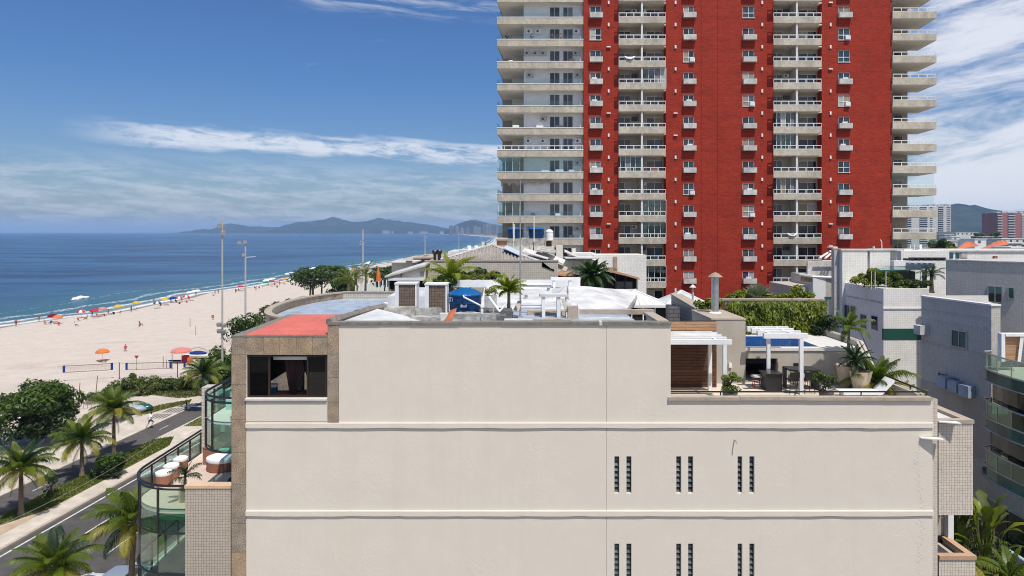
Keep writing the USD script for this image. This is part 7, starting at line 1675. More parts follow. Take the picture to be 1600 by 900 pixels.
# plants on the white tiled terrace
for i, (px, Y, rz, m, lb) in enumerate(((1350, 62, .75, (l_hedge, l_croton), 'yellow green shrub at the left corner of the planted roof terrace'), (1372, 62, .7, (l_hedge, l_croton), 'second yellow green shrub on the planted roof terrace'), (1388, 61.5, .62, (l_palm, l_tree2), 'greener shrub beside the dark glass room'), (1412, 60.8, .3, (l_palm, l_tree), 'low plants along the terrace edge in front of the dark room'), (1432, 60.8, .3, (l_tree, l_tree2), 'low plants at the right of the terrace edge'))):
    c = at(px, 450, Y); bush(lb, (c[0], Y, 17.0), 1.25 if rz > .5 else 1.4, .6, rz * 1.15, 130 + i, 1800, .12, mats=m)
c = at(1466, 425, 61.5); palm('palm on the roof terrace against the grey tiled wall', (c[0] - .6, 61.5, 16.5), c[2] - 16.7, 1.4, 18, 140, mats=l_palmd2, n=30)
# garden in the lower right
def banana(label, base, h, sd, nl=26, mats=None):
    t = Thing('banana_plant', label, 'plant', base, 0, None, local=True); r = np.random.default_rng(sd); mats = mats or (l_banana, l_palm, l_palmy2)
    for i in range(nl):
        a = r.uniform(0, 6.28); q = r.uniform(.05, .5); hs = h * r.uniform(.35, .72); tip = np.array([q * math.cos(a) * 1.3, q * math.sin(a) * 1.3, hs]); MB().tube([tip * [.3, .3, 0], tip * [.6, .6, .55], tip], [.035, .028, .016], 5).build('stem', l_croton if i % 3 else m_trunk, t)
        L = h * r.uniform(.20, .34); k = 8; tt = np.linspace(0, 1, k); e0 = math.radians(r.uniform(45, 88)); el = e0 - r.uniform(.4, 2.0) * tt ** 1.5; x = np.r_[0, np.cumsum(np.cos(el[:-1]) * L / (k - 1))]; z = np.r_[0, np.cumsum(np.sin(el[:-1]) * L / (k - 1))]
        w = .17 * L / 1.4 * np.sin(np.clip(tt * 1.1 - .08, 0, 1) * math.pi) ** .7 * (1 + .25 * np.sin(tt * 23 + i)) + .006; P = np.zeros((3, k, 3))
        for s, row in ((-1, 0), (0, 1), (1, 2)): P[row] = np.c_[x, s * w, z + .35 * abs(s) * w]
        c_, s_ = math.cos(a), math.sin(a); R = np.array([[c_, -s_, 0], [s_, c_, 0], [0, 0, 1]]); MB().grid(P @ R.T + tip).build('leaf', mats[int(r.choice([0, 0, 1, 2]))], t, smooth=True)
    return t
banana('tall banana-like plant beside the mosaic bay, left of its pair', (at(1519, 0, 34)[0], 35, 3.6), 5.6, 1); banana('tall leafy plant with broad leaves right of the first banana plant', (at(1551, 0, 33.5)[0], 34, 3.6), 6.2, 2); banana('lower broad leaved plant behind the mosaic bay opening', (at(1500, 0, 38)[0], 38, 3.6), 4.2, 3)
palm('bright spreading palm at the bottom right corner', (at(1578, 0, 29.5)[0], 29.5, 3.6), 3.4, 2.0, 13, 150, mats=l_palm, n=30, r0=.1, lw=.05)
palm('yellow leaved palm at the bottom right, cut by the frame', (at(1540, 0, 27)[0], 27, 3.6), 3.9, 1.5, 10, 151, mats=l_palmy, n=26, r0=.08, lw=.05)
for i, (px, Y, rz, m) in enumerate(((1505, 36, .9, (l_tree, l_tree)), (1530, 36.5, .9, (l_tree, l_palm)), (1522, 33, .7, (l_tree, l_tree2)), (1545, 38, .8, (l_tree, l_palm)), (1590, 34, .6, (l_palm, l_tree2)), (1562, 30.5, .6, (l_hedge, l_tree2)))):
    bush('dark garden shrub in the raised bed at the lower right, number ' + ('one by the bay', 'two behind', 'three in front', 'four at the back', 'five on the right', 'six near the bright palm')[i][4:], (at(px, 0, Y)[0], Y, 3.58), 1.1, 1.0, rz, 160 + i, 900, .11, mats=m, name='garden_shrub', group='shrubs in the raised garden bed')
# trees in the town on the right
for i, (px, pyt, Y, rx, lb) in enumerate(((1474, 375, 190, 3.4, 'dark bushy tree below the right tower balconies'), (1490, 383, 170, 2.2, 'yellow tinged tree right of the dark bushy tree'))):
    c = at(px, pyt, Y); tree(lb, (c[0], Y, 8), c[2] - 8, rx, rx, 2.6, 170 + i, 1800, .4, 18, mats=(l_tree, l_tree2 if i == 0 else l_croton))
for i, (px, pyt, Y, rx) in enumerate(((1534, 363, 600, 5), (1545, 362.5, 610, 6), (1554, 364, 590, 5), (1560, 368, 470, 5), (1520, 371, 430, 4), (1596, 377, 300, 3), (1458, 377, 230, 3.0))):
    c = at(px, pyt, Y); tree('small distant tree among the low roofs, ' + ORD[(2, 3, 4, 5, 1, 6, 0)[i]], (c[0], Y, 2), c[2] - 2, rx * 1.3, rx, 4.5, 180 + i, 700, 1.0, 12, name='distant_tree', group='distant trees among the low roofs')

# ------------------------------------------------------------------ people
def capsule_hull(bones, refine=.035, it=8):
    out = None
    for a, ra, b, rb in bones:
        s = trimesh.util.concatenate([trimesh.creation.icosphere(1, ra).apply_translation(a), trimesh.creation.icosphere(1, rb).apply_translation(b)])
        h = manifold3d.Manifold.hull_points(np.asarray(s.vertices, float)); out = h if out is None else out + h
    m = out.refine_to_length(refine).to_mesh(); t = trimesh.Trimesh(m.vert_properties[:, :3], m.tri_verts, process=True); trimesh.smoothing.filter_taubin(t, iterations=it); return t
def pose(kind):
    """joints for a 1.7 m figure facing -y, feet at z = 0"""
    J = dict(pelvis=(0, 0, .92), chest=(0, 0, 1.24), neck=(0, .0, 1.44), head=(0, -.02, 1.59), shL=(-.19, 0, 1.38), shR=(.19, 0, 1.38), elL=(-.25, .03, 1.10), elR=(.25, .03, 1.10), wrL=(-.26, -.06, .86), wrR=(.26, -.06, .86), hipL=(-.09, 0, .88), hipR=(.09, 0, .88), knL=(-.10, -.02, .49), knR=(.10, -.02, .49), anL=(-.10, .03, .09), anR=(.10, .03, .09))
    if kind == 'walk': J.update(knL=(-.10, -.20, .52), anL=(-.10, -.12, .13), knR=(.10, .04, .50), anR=(.10, .28, .13), elL=(-.26, .12, 1.12), wrL=(-.26, .10, .88), elR=(.26, -.10, 1.12), wrR=(.25, -.24, .93))
    if kind == 'run': J.update(chest=(0, -.07, 1.24), neck=(0, -.12, 1.43), head=(0, -.16, 1.58), shL=(-.19, -.10, 1.37), shR=(.19, -.10, 1.37), knL=(-.10, -.32, .62), anL=(-.10, -.10, .28), knR=(.10, .10, .50), anR=(.10, .38, .20), elL=(-.27, .12, 1.14), wrL=(-.22, -.08, 1.06), elR=(.27, -.26, 1.16), wrR=(.18, -.42, 1.30))
    if kind == 'sit': J.update({k: (v[0], v[1] + .0, v[2] - .56) for k, v in J.items()}); J.update(chest=(0, .14, .66), neck=(0, .20, .86), head=(0, .17, 1.01), shL=(-.19, .18, .80), shR=(.19, .18, .80), elL=(-.26, .06, .56), elR=(.26, .06, .56), wrL=(-.2, -.16, .50), wrR=(.2, -.16, .50), hipL=(-.09, 0, .34), hipR=(.09, 0, .34), knL=(-.12, -.40, .42), knR=(.12, -.40, .42), anL=(-.12, -.58, .08), anR=(.12, -.58, .08))
    if kind == 'lie': J.update(pelvis=(0, 0, .16), chest=(0, .33, .18), neck=(0, .54, .20), head=(0, .69, .22), shL=(-.19, .47, .18), shR=(.19, .47, .18), elL=(-.3, .25, .12), elR=(.32, .66, .12), wrL=(-.28, .0, .09), wrR=(.12, .8, .12), hipL=(-.09, -.03, .15), hipR=(.09, -.03, .15), knL=(-.12, -.42, .30), knR=(.11, -.44, .14), anL=(-.12, -.80, .08), anR=(.1, -.84, .08))
    return {k: np.array(v, float) for k, v in J.items()}
def person(label, base, rot, kind, top, bottom, skin=0, group=None, hair=m_hair, scale=1.0):
    t = Thing('person', label, 'person', base, rot, group, scale=scale, local=True); J = pose(kind); B = []
    def bone(a, ra, b, rb): B.append((J[a], ra, J[b], rb))
    bone('pelvis', .125, 'chest', .135); bone('chest', .135, 'neck', .06); bone('shL', .06, 'shR', .06); bone('chest', .12, 'shL', .06); bone('chest', .12, 'shR', .06); bone('neck', .052, 'head', .06)
    for s in 'LR': bone('sh' + s, .058, 'el' + s, .044); bone('el' + s, .042, 'wr' + s, .029); bone('hip' + s, .092, 'kn' + s, .060); bone('kn' + s, .056, 'an' + s, .038); bone('pelvis', .115, 'hip' + s, .09)
    h = J['head']; up = h - J['neck']; up /= np.linalg.norm(up); fw = np.array([0, -1.0, 0]); fw -= up * fw.dot(up); fw /= np.linalg.norm(fw); sd = np.cross(up, fw)
    B += [(h + up * .035, .092, h - up * .055 + fw * .02, .065), (h + fw * .095 - up * .005, .012, h + fw * .085 + up * .03, .008)]
    for s in (-1, 1): B.append((h + sd * s * .088, .018, h + sd * s * .09 - up * .03, .012))
    for s, sg in (('L', -1), ('R', 1)):
        w, e = J['wr' + s], J['el' + s]; d = w - e; d /= np.linalg.norm(d); q = np.cross(d, [0, 1.0, .2]); q /= np.linalg.norm(q); pl = w + d * .075; B.append((w, .028, pl, .03))
        for f in range(4): o = pl + q * (f - 1.5) * .017; B.append((o, .010, o + d * (.075 - .008 * abs(f - 1.3)) + np.array([0, -.012, 0]), .007))
        B.append((w + d * .03 + q * .03 * sg, .011, w + d * .07 + q * .058 * sg, .008))
        a = J['an' + s]; kn = J['kn' + s]; ft = np.array([0, -.15, -.03]) if kind != 'lie' else np.array([0, -.02, .14]); B.append((a - [0, 0, .03], .042, a + ft, .032))
    b = capsule_hull(B); MB().add(b.vertices, b.faces).build('body', skins[skin], t, smooth=True)
    if top is not None:
        T = [(J['pelvis'] + (J['chest'] - J['pelvis']) * .1, .142, J['chest'], .152), (J['chest'], .15, J['neck'] - up * .04, .08), (J['chest'], .13, J['shL'], .075), (J['chest'], .13, J['shR'], .075)] + [(J['sh' + s], .073, J['sh' + s] + (J['el' + s] - J['sh' + s]) * .55, .064) for s in 'LR']
        m = capsule_hull(T, .05, 6); MB().add(m.vertices, m.faces).build('shirt', top, t, smooth=True)
    T = [(J['pelvis'], .138, J['pelvis'] + (J['chest'] - J['pelvis']) * .18, .136)] + [(J['pelvis'], .13, J['hip' + s], .107) for s in 'LR'] + [(J['hip' + s], .105, J['hip' + s] + (J['kn' + s] - J['hip' + s]) * (.55 if top is not None else .18), .086) for s in 'LR']
    m = capsule_hull(T, .05, 6); MB().add(m.vertices, m.faces).build('shorts', bottom, t, smooth=True)
    m = capsule_hull([(h + up * .05 - fw * .01, .098, h - fw * .04, .085)], .05, 4); MB().add(m.vertices, m.faces).build('hair', hair, t, smooth=True)
    return t
g = onz(234.5, 669, .1); person('jogger in white shirt and blue shorts beside the bike path', (g[0], g[1], .10), -.5 + math.pi, 'run', cl_white, cl_blue, 0, scale=1.05)
# skateboard under the jogger
people = [(25, 510, 'walk', cl_red, 'person in red standing at the water line at the far left', .6), (61, 502, 'stand', None, 'bather standing by the wet sand left of the orange umbrella', .2), (70, 507, 'sit', None, 'sunbather seated left of the orange umbrella', 1.2), (118, 510, 'sit', cl_white, 'person in a white top seated alone on the open sand', 2.3), (196, 548, 'sit', cl_red, 'person in red seated alone in the middle of the beach', .4), (159, 565.5, 'lie', None, 'sunbather lying under the lone orange umbrella', 1.4), (240, 474, 'stand', None, 'bather standing in the shallow wash near the blue umbrella', 0), (306, 463, 'walk', cl_black, 'person in black walking near the striped umbrellas', 1.0), (336, 460.5, 'walk', None, 'walker on the wet sand left of the tallest mast', 1.5), (341, 459.5, 'walk', None, 'second walker right beside the tallest mast', 1.4), (333, 463, 'sit', cl_white, 'person seated on the sand just left of the tallest mast', 2.0), (286, 458.5, 'stand', None, 'bather at the edge of the water before the mast', .5), (219, 509, 'sit', None, 'sunbather on a low chair in the middle of the beach', 2.6), (400, 455, 'walk', cl_red, 'walker in red right of the pale mast', 1.0), (263, 478, 'lie', cl_black, 'sunbather lying in front of the yellow umbrellas', 1.0)]
rp_ = np.random.default_rng(17)
crowd = [(x, float(np.interp(x, [100, 200, 300, 400, 460], [502, 487, 467, 450, 440])) + rp_.uniform(0, 3.5)) for x in sorted([135, 144, 152, 157, 169, 174, 205, 251, 262, 267, 275, 284, 295, 299, 368, 373, 382, 405, 411, 419, 429, 437, 444])]
for i, (x, y) in enumerate(crowd): people.append((x, y, ('sit', 'stand', 'sit', 'lie', 'walk')[i % 5], (None, cl_red, cl_black, None, cl_white)[int(rp_.integers(0, 5))], f'beachgoer {("sitting", "standing", "sitting", "lying", "walking")[i % 5]} among the umbrellas, ' + ('at the far left of the row', 'by the first red umbrella', 'left of the pink umbrella', 'under the pink umbrella', 'right of the pink umbrella', 'left of the first yellow umbrella', 'left of the middle yellow umbrella', 'by the small blue umbrella', 'by the right yellow umbrella', 'right of the right yellow umbrella', 'by the left striped umbrella', 'between the striped umbrellas', 'right of the striped umbrellas', 'farthest right of the striped pair', 'left of the red umbrella between the masts', 'close to the red umbrella between the masts', 'right of the red umbrella between the masts', 'left of the green umbrella', 'by the green umbrella', 'right of the green umbrella', 'by the second red umbrella', 'left of the tree crowns', 'nearest the tree crowns')[i], float(rp_.uniform(0, 6))))
for px, py, k, topm, lb, rot in people:
    z = .08 if py > 480 else -.05; g = onz(px, py, z); person(lb, (g[0], g[1], z), rot, k, topm, cl_black if px % 2 else cl_blue, int(px) % 2)
for px, lb, k, tm in ((792, 'person in dark clothes at the corner of a tower balcony', 'stand', cl_black), (831, 'person in a blue top on the tower balcony, second from left', 'stand', cl_blue), (863, 'person in black before the balcony door of the tower', 'walk', cl_black), (876.5, 'shirtless person leaning on the tower balcony', 'stand', None)):
    zf = Z_(37.6 + DK * 1) + .18; x = at(px, 0, TY + .5)[0]; person(lb, (x, TY + .5, zf), .3, k, tm, cl_black, 0)

# ------------------------------------------------------------------ beach furniture
def umbrella(label, px, py, col, r=1.15, h=2.2, tilt=0.0, chairs=1, group=None, col2=None):
    z = .06 if py > 480 else -.08; g = onz(px, py, z); t = Thing('beach_umbrella', label, 'umbrella', (g[0], g[1], z), 0, group, local=True)
    MB().tube([(0, 0, 0), (0, 0, h)], .03, 6).build('pole', m_white, t)
    n = 8; k = 5
    for i in range(n):
        a0, a1 = i * 2 * math.pi / n, (i + 1) * 2 * math.pi / n; P = np.zeros((k, 2, 3))
        for j in range(k):
            u = j / (k - 1); rr, zz = max(.02, r * math.sin(u * 1.35) / math.sin(1.35)), h - .55 * (1 - math.cos(u * 1.35)) / (1 - math.cos(1.35))
            for q, a in enumerate((a0, a1)): P[j, q] = (rr * math.cos(a), rr * math.sin(a), zz + .0)
        m = MB().grid(P); e0, e1 = P[-1, 0], P[-1, 1]; m.add([e0, e1, e1 - [0, 0, .16], e0 - [0, 0, .16]], [[0, 1, 2], [0, 2, 3]]); m.build('canopy_panel', canvas[col] if (i % 2 or not col2) else canvas[col2], t)
    return t
def chair(label, px, py, rot, m, group='folding beach chairs'):
    z = .06 if py > 480 else -.08; g = onz(px, py, z); t = Thing('beach_chair', label, 'chair', (g[0], g[1], z), rot, group, local=True)
    MB().slab([(-.27, -.25, .30), (.27, -.25, .30), (.27, .22, .24), (-.27, .22, .24)], .02).build('seat', m, t); MB().slab([(-.27, .22, .25), (.27, .22, .25), (.27, .55, .82), (-.27, .55, .82)], .02).build('backrest', m, t)
    for s in (-.27, .27): MB().tube([(s, -.28, 0), (s, .2, .27), (s, .52, .8)], .015, 4).tube([(s, .35, 0), (s, -.2, .30)], .015, 4).build('frame', m_white, t)
for a in (('dark red umbrella at the left, touching the orange one', 82, 504, 'darkred'), ('orange umbrella right of the dark red one', 90, 506, 'orange'), ('red and white umbrella with a red stall at the water edge', 127, 497, 'red'), ('red umbrella left of the pinkish one near the water', 147, 495, 'red'), ('pinkish red umbrella between the red and the yellow ones', 160, 492, 'pink'), ('leftmost yellow umbrella at the water edge', 184, 488, 'yellow'), ('middle yellow umbrella at the water edge', 213, 482, 'yellow'), ('small blue and white umbrella', 246, 482, 'blue'), ('right yellow umbrella next to the dark blue one', 257, 476, 'yellow'), ('dark blue umbrella right of the yellow one', 270, 474, 'blue'), ('red and white striped umbrella, left of a pair', 280, 473.5, 'red'), ('red and white striped umbrella, right of a pair', 291, 471.5, 'red'), ('red umbrella between the two masts', 376, 454.5, 'red'), ('green umbrella right of the pale mast', 415, 447.5, 'green'), ('red umbrella right of the green one', 425, 446, 'red'), ('pink umbrella beside the tree crowns', 433, 446.5, 'pink'), ('orange umbrella nearest the umbrella shaped tree', 441, 443, 'orange'), ('yellow umbrella behind the umbrella shaped tree', 448, 441, 'yellow'), ('lone orange umbrella over a sunbather in the middle of the beach', 160, 564, 'orange'), ('red umbrella farther along by the tree tops', 552, 427, 'orange')):
    lb, px, py, col = a; umbrella(lb, px, py, col, 1.1 if py > 470 else 1.25, 2.1, col2='white' if 'striped' in lb or 'and white' in lb else None)
for i, (px, py, m, lb) in enumerate(((78, 507, 'blue', 'blue beach chair in front of the dark red umbrella'), (92, 509, 'red', 'red beach chair in front of the orange umbrella'), (124, 502, 'red', 'red beach chair under the red and white umbrella'), (148, 498, 'darkred', 'dark red chair by the red umbrella'), (165, 494.5, 'red', 'red chair by the pinkish umbrella'), (178, 492, 'blue', 'dark blue chair left of the first yellow umbrella'), (187, 490, 'yellow', 'yellow chair under the first yellow umbrella'), (211, 485, 'red', 'red chair under the middle yellow umbrella'), (256, 479, 'red', 'red chair under the right yellow umbrella'), (280, 476, 'darkred', 'dark red chair below the left striped umbrella'), (292, 474, 'red', 'red chair below the right striped umbrella'), (371, 456, 'darkred', 'dark chair left of the red umbrella'), (379, 456, 'red', 'red chair below the red umbrella'), (399, 451, 'blue', 'dark chair right of the pale mast'), (433, 450, 'red', 'red chair below the pink umbrella'), (217, 511, 'pink', 'pink chair standing alone on the sand'), (424, 449, 'darkred', 'dark red chair below the second red umbrella'))):
    chair(lb, px, py, i * .7, canvas[m])
def post(px0, py0, px1, py1, r=.05, name='beach_post', label='thin weathered post standing in the sand', group=None, m=m_bark):
    b = onz(px0, py0, .05); h = at(px1, py1, b[1]); t = Thing(name, label, 'post', b, 0, group); MB().tube([b, h], [r, r * .8], 6).build('post', m, t); MB().lathe([(r * .8, 0), (.001, .03)], c=tuple(h), n=6).build('post_tip', m, t); return t
for p, lb in (((84.5, 627, 84, 603), 'thin post in the sand right of the orange sign'), ((109, 622, 109, 610), 'short thin post between the sprig tree and the net'), ((123, 624, 125, 598), 'pair of pale posts left of the dune scrub'), ((150, 613, 152.5, 587), 'leaning post at the left tip of the dune scrub'), ((184.5, 605, 184.5, 592), 'short post behind the dune scrub under the net post'), ((217, 600, 217, 590), 'short dark post rising from the dune scrub'), ((285, 604, 285, 593), 'short dark post at the right end of the scrub'), ((255, 574, 255, 557), 'thin post left of the beach stall'), ((260, 576, 260, 562), 'second thin post left of the beach stall'), ((269, 577, 269, 553), 'thicker pale post beside the beach stall'), ((297, 511, 297, 498), 'lone thin pale post in the open sand'), ((306, 524, 306, 509), 'second lone pale post in the open sand')):
    post(*p, label=lb)
def net(label, pa, pb, Y0, Y1, h0, h1, posts):
    a, b = onz(*pa, .05), onz(*pb, .05); t = Thing('volleyball_net', label, 'net', a)
    zt = 2.35
    e = (b - a); L = np.linalg.norm(e); e /= L
    for w, (z0, z1) in ((m_dkbrown, (zt - .06, zt)), (m_dkbrown, (zt - 1.0, zt - .94))): MB().obox((a + b) / 2 + [0, 0, (z0 + z1) / 2 - .05], (L / 2 - .9, .012, (z1 - z0) / 2), math.atan2(e[1], e[0])).build('net_band', w, t)
    m = MB(); n = int(L / .22)
    for i in range(n): p = a + e * (.9 + (L - 1.8) * i / n); m.add([p + [0, 0, zt - .98], p + e * .012 + [0, 0, zt - .98], p + e * .012 + [0, 0, zt - .05], p + [0, 0, zt - .05]], [[0, 1, 2], [0, 2, 3]])
    for k in range(5): z = zt - .9 + .19 * k; p, q = a + e * .9, b - e * .9; m.add([p + [0, 0, z], q + [0, 0, z], q + [0, 0, z + .012], p + [0, 0, z + .012]], [[0, 1, 2], [0, 2, 3]])
    m.build('net_mesh', m_wood2, t, kind='stuff')
    for p in (a + e * .95, b - e * .95): MB().obox(p + [0, 0, zt - .52], (.16, .02, .52), math.atan2(e[1], e[0])).build('end_band', canvas['blue'], t)
    for p in posts: p = onz(*p, .05); MB().tube([p, p + [0, 0, 2.45]], .06, 7).build('post', m_dkbrown if p[0] > -60 else m_white, t)
    for p in (a, b): MB().tube([p + e * 0 + [0, 0, zt - .05], p + e * (.9 if p is a else -.9) + [0, 0, zt - .1]], .012, 4).build('rope', m_dkbrown, t)
net('left beach volleyball net with blue end bands', (88, 597), (186, 591), 0, 0, 0, 0, [(88, 597), (186.4, 592)]); net('middle beach volleyball net between the two dark posts', (187, 592), (277, 589), 0, 0, 0, 0, [(277.3, 589)]); net('right beach volleyball net passing behind the palm', (278, 588), (352, 586), 0, 0, 0, 0, [(352, 586)])
fg = Thing('flag', 'small red flag on a pole behind the middle volleyball net', 'flag', onz(213, 578, .05)); p = onz(213, 578, .05); MB().tube([p, p + [0, 0, 2.3]], .03, 5).build('pole', m_dkbrown, fg); MB().grid([[p + [-.35 + .12 * i, .06 * math.sin(i * 1.3), 2.3 - .05 * (i % 2)] for i in range(7)], [p + [-.1 + .04 * i, .06 * math.sin(i * 1.3), 1.85] for i in range(7)]]).build('cloth', canvas['red'], fg)
og = Thing('orange_sign', 'orange board beside the large sea almond tree', 'sign', onz(66, 624, .05)); p = onz(66, 624, .05); MB().box(p[0] - .35, p[0] + .35, p[1], p[1] + .06, .55, 1.25).build('board', canvas['orange'], og); MB().box(p[0] - .04, p[0] + .04, p[1] + .061, p[1] + .12, 0, 1.2).build('post', m_dkbrown, og)
bn = Thing('litter_bin', 'small brown bin on a post in the open sand', 'bin', onz(332.5, 500, .05)); p = onz(332.5, 500, .05); MB().lathe([(.001, .55), (.28, .55), (.32, 1.25), (.26, 1.25), (.2, .6)], c=(p[0], p[1], 0), n=14).build('bucket', m_terra, bn); MB().box(p[0] - .04, p[0] + .04, p[1] + .1, p[1] + .18, 0, 1.2).build('post', m_bark, bn)
# beach stall
sp_ = onz(287, 566, .05); umbrella('pink umbrella sheltering the beach stall', 283, 566.5, 'pink', 1.7, 2.5)
stl = Thing('beach_stall', 'beach stall with red cooler and orange crate under the pink umbrella', 'stall', sp_); MB().obox(sp_ + [.3, 0, .55], (.45, .35, .5)).build('red_cooler', canvas['red'], stl); MB().obox(sp_ + [.3, 0, 1.1], (.47, .37, .05)).build('cooler_lid', cl_red, stl); MB().obox(sp_ + [1.2, -.3, .45], (.35, .3, .42)).build('orange_crate', canvas['orange'], stl); MB().tube([sp_ + [-2.6, .1, .25], sp_ + [0, 0, .3]], .12, 6).build('rolled_tarp', m_navy, stl)
bt = Thing('inflatable_boat', 'white and blue covered boat behind the beach stall', 'boat', onz(309, 560, .05)); p = onz(309, 560, .05); bs = trimesh.creation.icosphere(3, 1.0); v = bs.vertices * [2.3, .9, .55]; v[:, 2] = np.where(v[:, 2] > 0, v[:, 2] * .45, v[:, 2]); MB().add(v + p + [0, 0, .6], bs.faces).build('hull', canvas['white'], bt, smooth=True); v2 = bs.vertices * [1.5, .65, .4]; MB().add(v2 + p + [.1, -.1, .92], bs.faces).build('cover', canvas['blue'], bt, smooth=True); th = np.linspace(0, math.pi, 14); MB().tube(np.c_[p[0] + 1.7 * np.cos(th), np.full(14, p[1]), 1.0 + .9 * np.sin(th)], .03, 5).build('hoop', m_dkbrown, bt)
# things on the promenade
for i, (px, py, lb) in enumerate(((183, 655, 'left dark paving panel on the promenade'), (249, 650, 'paving panel with dark stripes right of the jogger'), (272, 641, 'middle dark striped paving panel'), (294, 633, 'farthest dark striped paving panel'))):
    c = onz(px, py, .1); pl = Thing('paving_panel', lb, 'paving', (c[0], c[1], .1), 0, local=True)
    for k in range(5): MB().slab([(-.9 + .42 * k, -1.1, .012), (-.66 + .42 * k, -1.1, .012), (-.56 + .42 * k, 1.0, .012), (-.80 + .42 * k, 1.0, .012)], .008).build('dark_strip', m_mosaic, pl)
for px, py, lb in ((304, 641, 'exercise bench on the promenade beside the balcony palm'),):
    c = onz(px, py, .1); t = Thing('exercise_bench', lb, 'bench', (c[0], c[1], .1), -.1, local=True); MB().box(-1.4, 1.4, -.2, .2, .45, .52).build('seat', m_bluegrey, t)
    for s in (-1.1, 1.1): MB().box(s - .1, s + .1, -.15, .15, 0, .449).build('leg', m_concd, t); MB().tube([(s, .1, .53), (s, .1, 1.1)], .07, 6).build('upright', m_dkbrown, t)
for k, (px, py) in enumerate(((224, 642), (212, 645), (197, 648))):
    c = onz(px, py, .1); t = Thing('covered_bicycle_stand', ('dark green bundle', 'blue grey bundle', 'grey bundle')[k] + ' on the verge behind the palm crown', 'covered goods', (c[0], c[1], .1), .3 * k, local=True); bs2 = trimesh.creation.icosphere(2, 1.0); MB().add(bs2.vertices * [1.2, .6, .5] * (1 + .25 * (meshkit.fbm(bs2.vertices * 2 + k, 3, k)[:, None] - .5)) + [0, 0, .42], bs2.faces).build('cover', (m_gw, m_bluegrey, m_concd)[k], t, smooth=True)
wf = Thing('low_fence', 'low pink fence beyond the sprig tree', 'fence', onz(125, 642, .1)); p, q = onz(112, 641, .1), onz(143, 637, .1)
MB().tube([p + [0, 0, .8], q + [0, 0, .8]], .04, 5).build('rail', canvas['pink'], wf)
for k in range(6): r_ = p + (q - p) * k / 5; MB().tube([r_, r_ + [0, 0, .85]], .035, 5).build('post', canvas['pink'], wf)

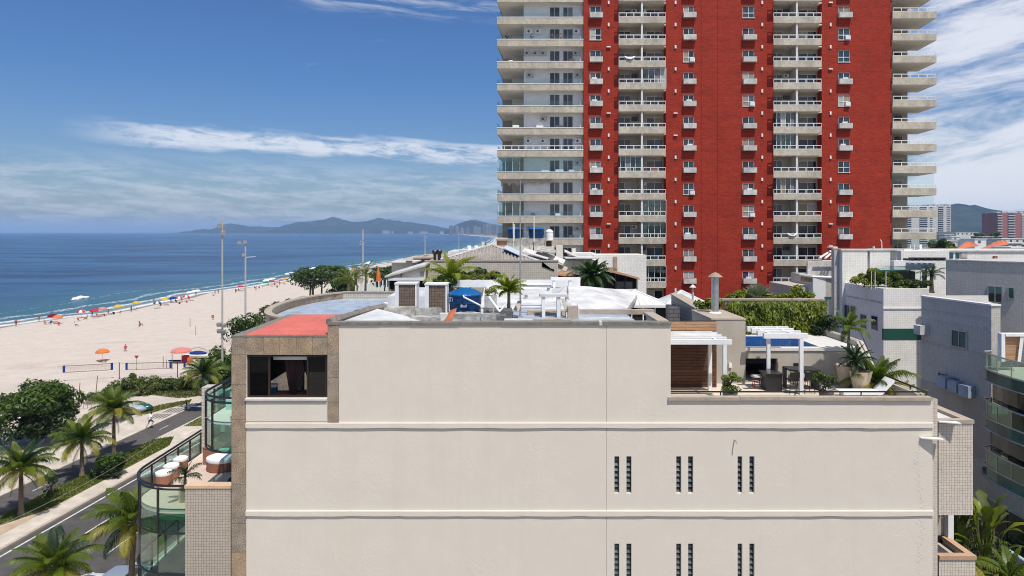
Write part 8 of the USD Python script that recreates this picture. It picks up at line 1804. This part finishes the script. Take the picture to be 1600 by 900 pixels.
# ------------------------------------------------------------------ parked cars at the near kerb
def car(label, x, y, rot, paint, kind='car'):
    t = Thing('parked_car', label, 'car', (x, y, .004), rot, 'cars parked at the near kerb', local=True)
    # body sections along y (front at +y), x half widths; the side profile
    st_ = [(-2.05, .62, .45, .80), (-1.9, .80, .28, .92), (-1.3, .86, .22, .98), (0, .88, .20, .96), (1.2, .86, .22, .92), (1.8, .78, .28, .80), (2.05, .60, .40, .66)]
    P = []
    for (yy, hw, z0, z1) in st_: P.append([(-hw * .92, yy, z0), (-hw, yy, z0 + .15), (-hw, yy, z1 - .14), (-hw * .90, yy, z1), (0, yy, z1 + .03), (hw * .90, yy, z1), (hw, yy, z1 - .14), (hw, yy, z0 + .15), (hw * .92, yy, z0), (0, yy, z0 - .02), (-hw * .92, yy, z0)])
    P = np.array(P); m = MB().grid(P[:, ::-1]); m.poly(P[0][:-1][::-1]); m.poly(P[-1][:-1]); m.build('body', paint, t, smooth=35)
    C = []
    for (yy, hw, z1) in ((-1.75, .70, .95), (-1.25, .66, 1.36), (-.6, .64, 1.47), (.1, .64, 1.46), (.35, .66, 1.40), (1.1, .74, .94)): C.append([(-hw - .10, yy, .93), (-hw, yy, z1 - .04), (-hw + .14, yy, z1), (0, yy, z1 + .02), (hw - .14, yy, z1), (hw, yy, z1 - .04), (hw + .10, yy, .93)])
    C = np.array(C); MB().grid(C[:, ::-1]).build('cabin', paint, t, smooth=35)
    gl = lambda pts, nm: MB().poly([np.array(p) for p in pts]).build(nm, panes[0], t)
    gl([(-.62, .43, 1.395), (.62, .43, 1.395), (.70, 1.06, .99), (-.70, 1.06, .99)][::-1], 'windscreen'); gl([(-.6, -1.31, 1.345), (.6, -1.31, 1.345), (.66, -1.72, 1.0), (-.66, -1.72, 1.0)], 'rear_window')
    for s in (-1, 1):
        for y0, y1 in ((-1.2, -.35), (-.27, .5)): q = [(s * .775, y0, 1.0), (s * .775, y1, 1.0), (s * .69, min(y1, .28), 1.37), (s * .69, max(y0, -1.05), 1.37)]; gl(q if s > 0 else q[::-1], 'side_window')
        MB().obox((s * .93, .62, 1.0), (.09, .05, .06)).build('mirror', paint, t); MB().obox((s * .62, 1.93, .66), (.16, .1, .06), s * -.35).build('headlight', m_wplast, t); MB().obox((s * .68, -1.96, .75), (.12, .08, .08)).build('tail_light', cl_red, t)
        for yy in (-1.25, 1.3):
            w = Thing('wheel', parent=t); tm = trimesh.creation.torus(.235, .085, 24, 10); tm.apply_transform(trimesh.transformations.rotation_matrix(math.pi / 2, (0, 1, 0))); tm.apply_translation((s * .80, yy, .318)); MB().tm(tm).build('tyre', m_black, w, smooth=True); rm = trimesh.creation.cylinder(.2, .1, 20); rm.apply_transform(trimesh.transformations.rotation_matrix(math.pi / 2, (0, 1, 0))); rm.apply_translation((s * .82, yy, .318)); MB().tm(rm).build('rim', m_steel, w)
    MB().box(-.26, .26, 2.045, 2.06, .46, .57).build('number_plate', m_wplast, t)
    return t
def CarPaint(name, c, metal=.3): g = G(); return g.make(name, g.node('principled_bsdf', base_color=c, metallic=metal, roughness=.28, coat_weight=.8, coat_roughness=.05) + '.BSDF')
silver, whitep = CarPaint('silver_paint', (.42, .46, .50), .5), CarPaint('white_car_paint', (.74, .75, .76), 0)
rh = -math.atan(.0841)
c = onz(197, 884, 1.4); car('silver blue car parked under the palm beside the glass balconies', c[0], c[1] - .3, rh, silver)
c = onz(148, 896, .9); car('white car parked beside the silver one, cut by the frame', c[0], c[1] - 1.6, rh, whitep)

# street cables over the verge
cab = Thing('street_cable', 'thin overhead cable crossing in front of the palms', 'cable', (-30, 50, 5)); p, q = at(-40, 838, 40), at(215, 708, 60)
MB().tube([p + (q - p) * s - [0, 0, 1.2 * s * (1 - s)] for s in np.linspace(0, 1.2, 16)], .010, 4).build('wire', m_pole, cab)
# ------------------------------------------------------------------ sea air
if HAZE > 0:
    hz = G(); vol = hz.node('principled_volume', color=(.37, .58, .92), density=HAZE, anisotropy=0.0, absorption_color=(.0, .0, .0)) + '.volume'
    hm = hz.make('sea_air', volume=vol)
    hb = MB().box(-21000, 21000, -900, 21000, -4, 240).build('haze', hm, kind='stuff')
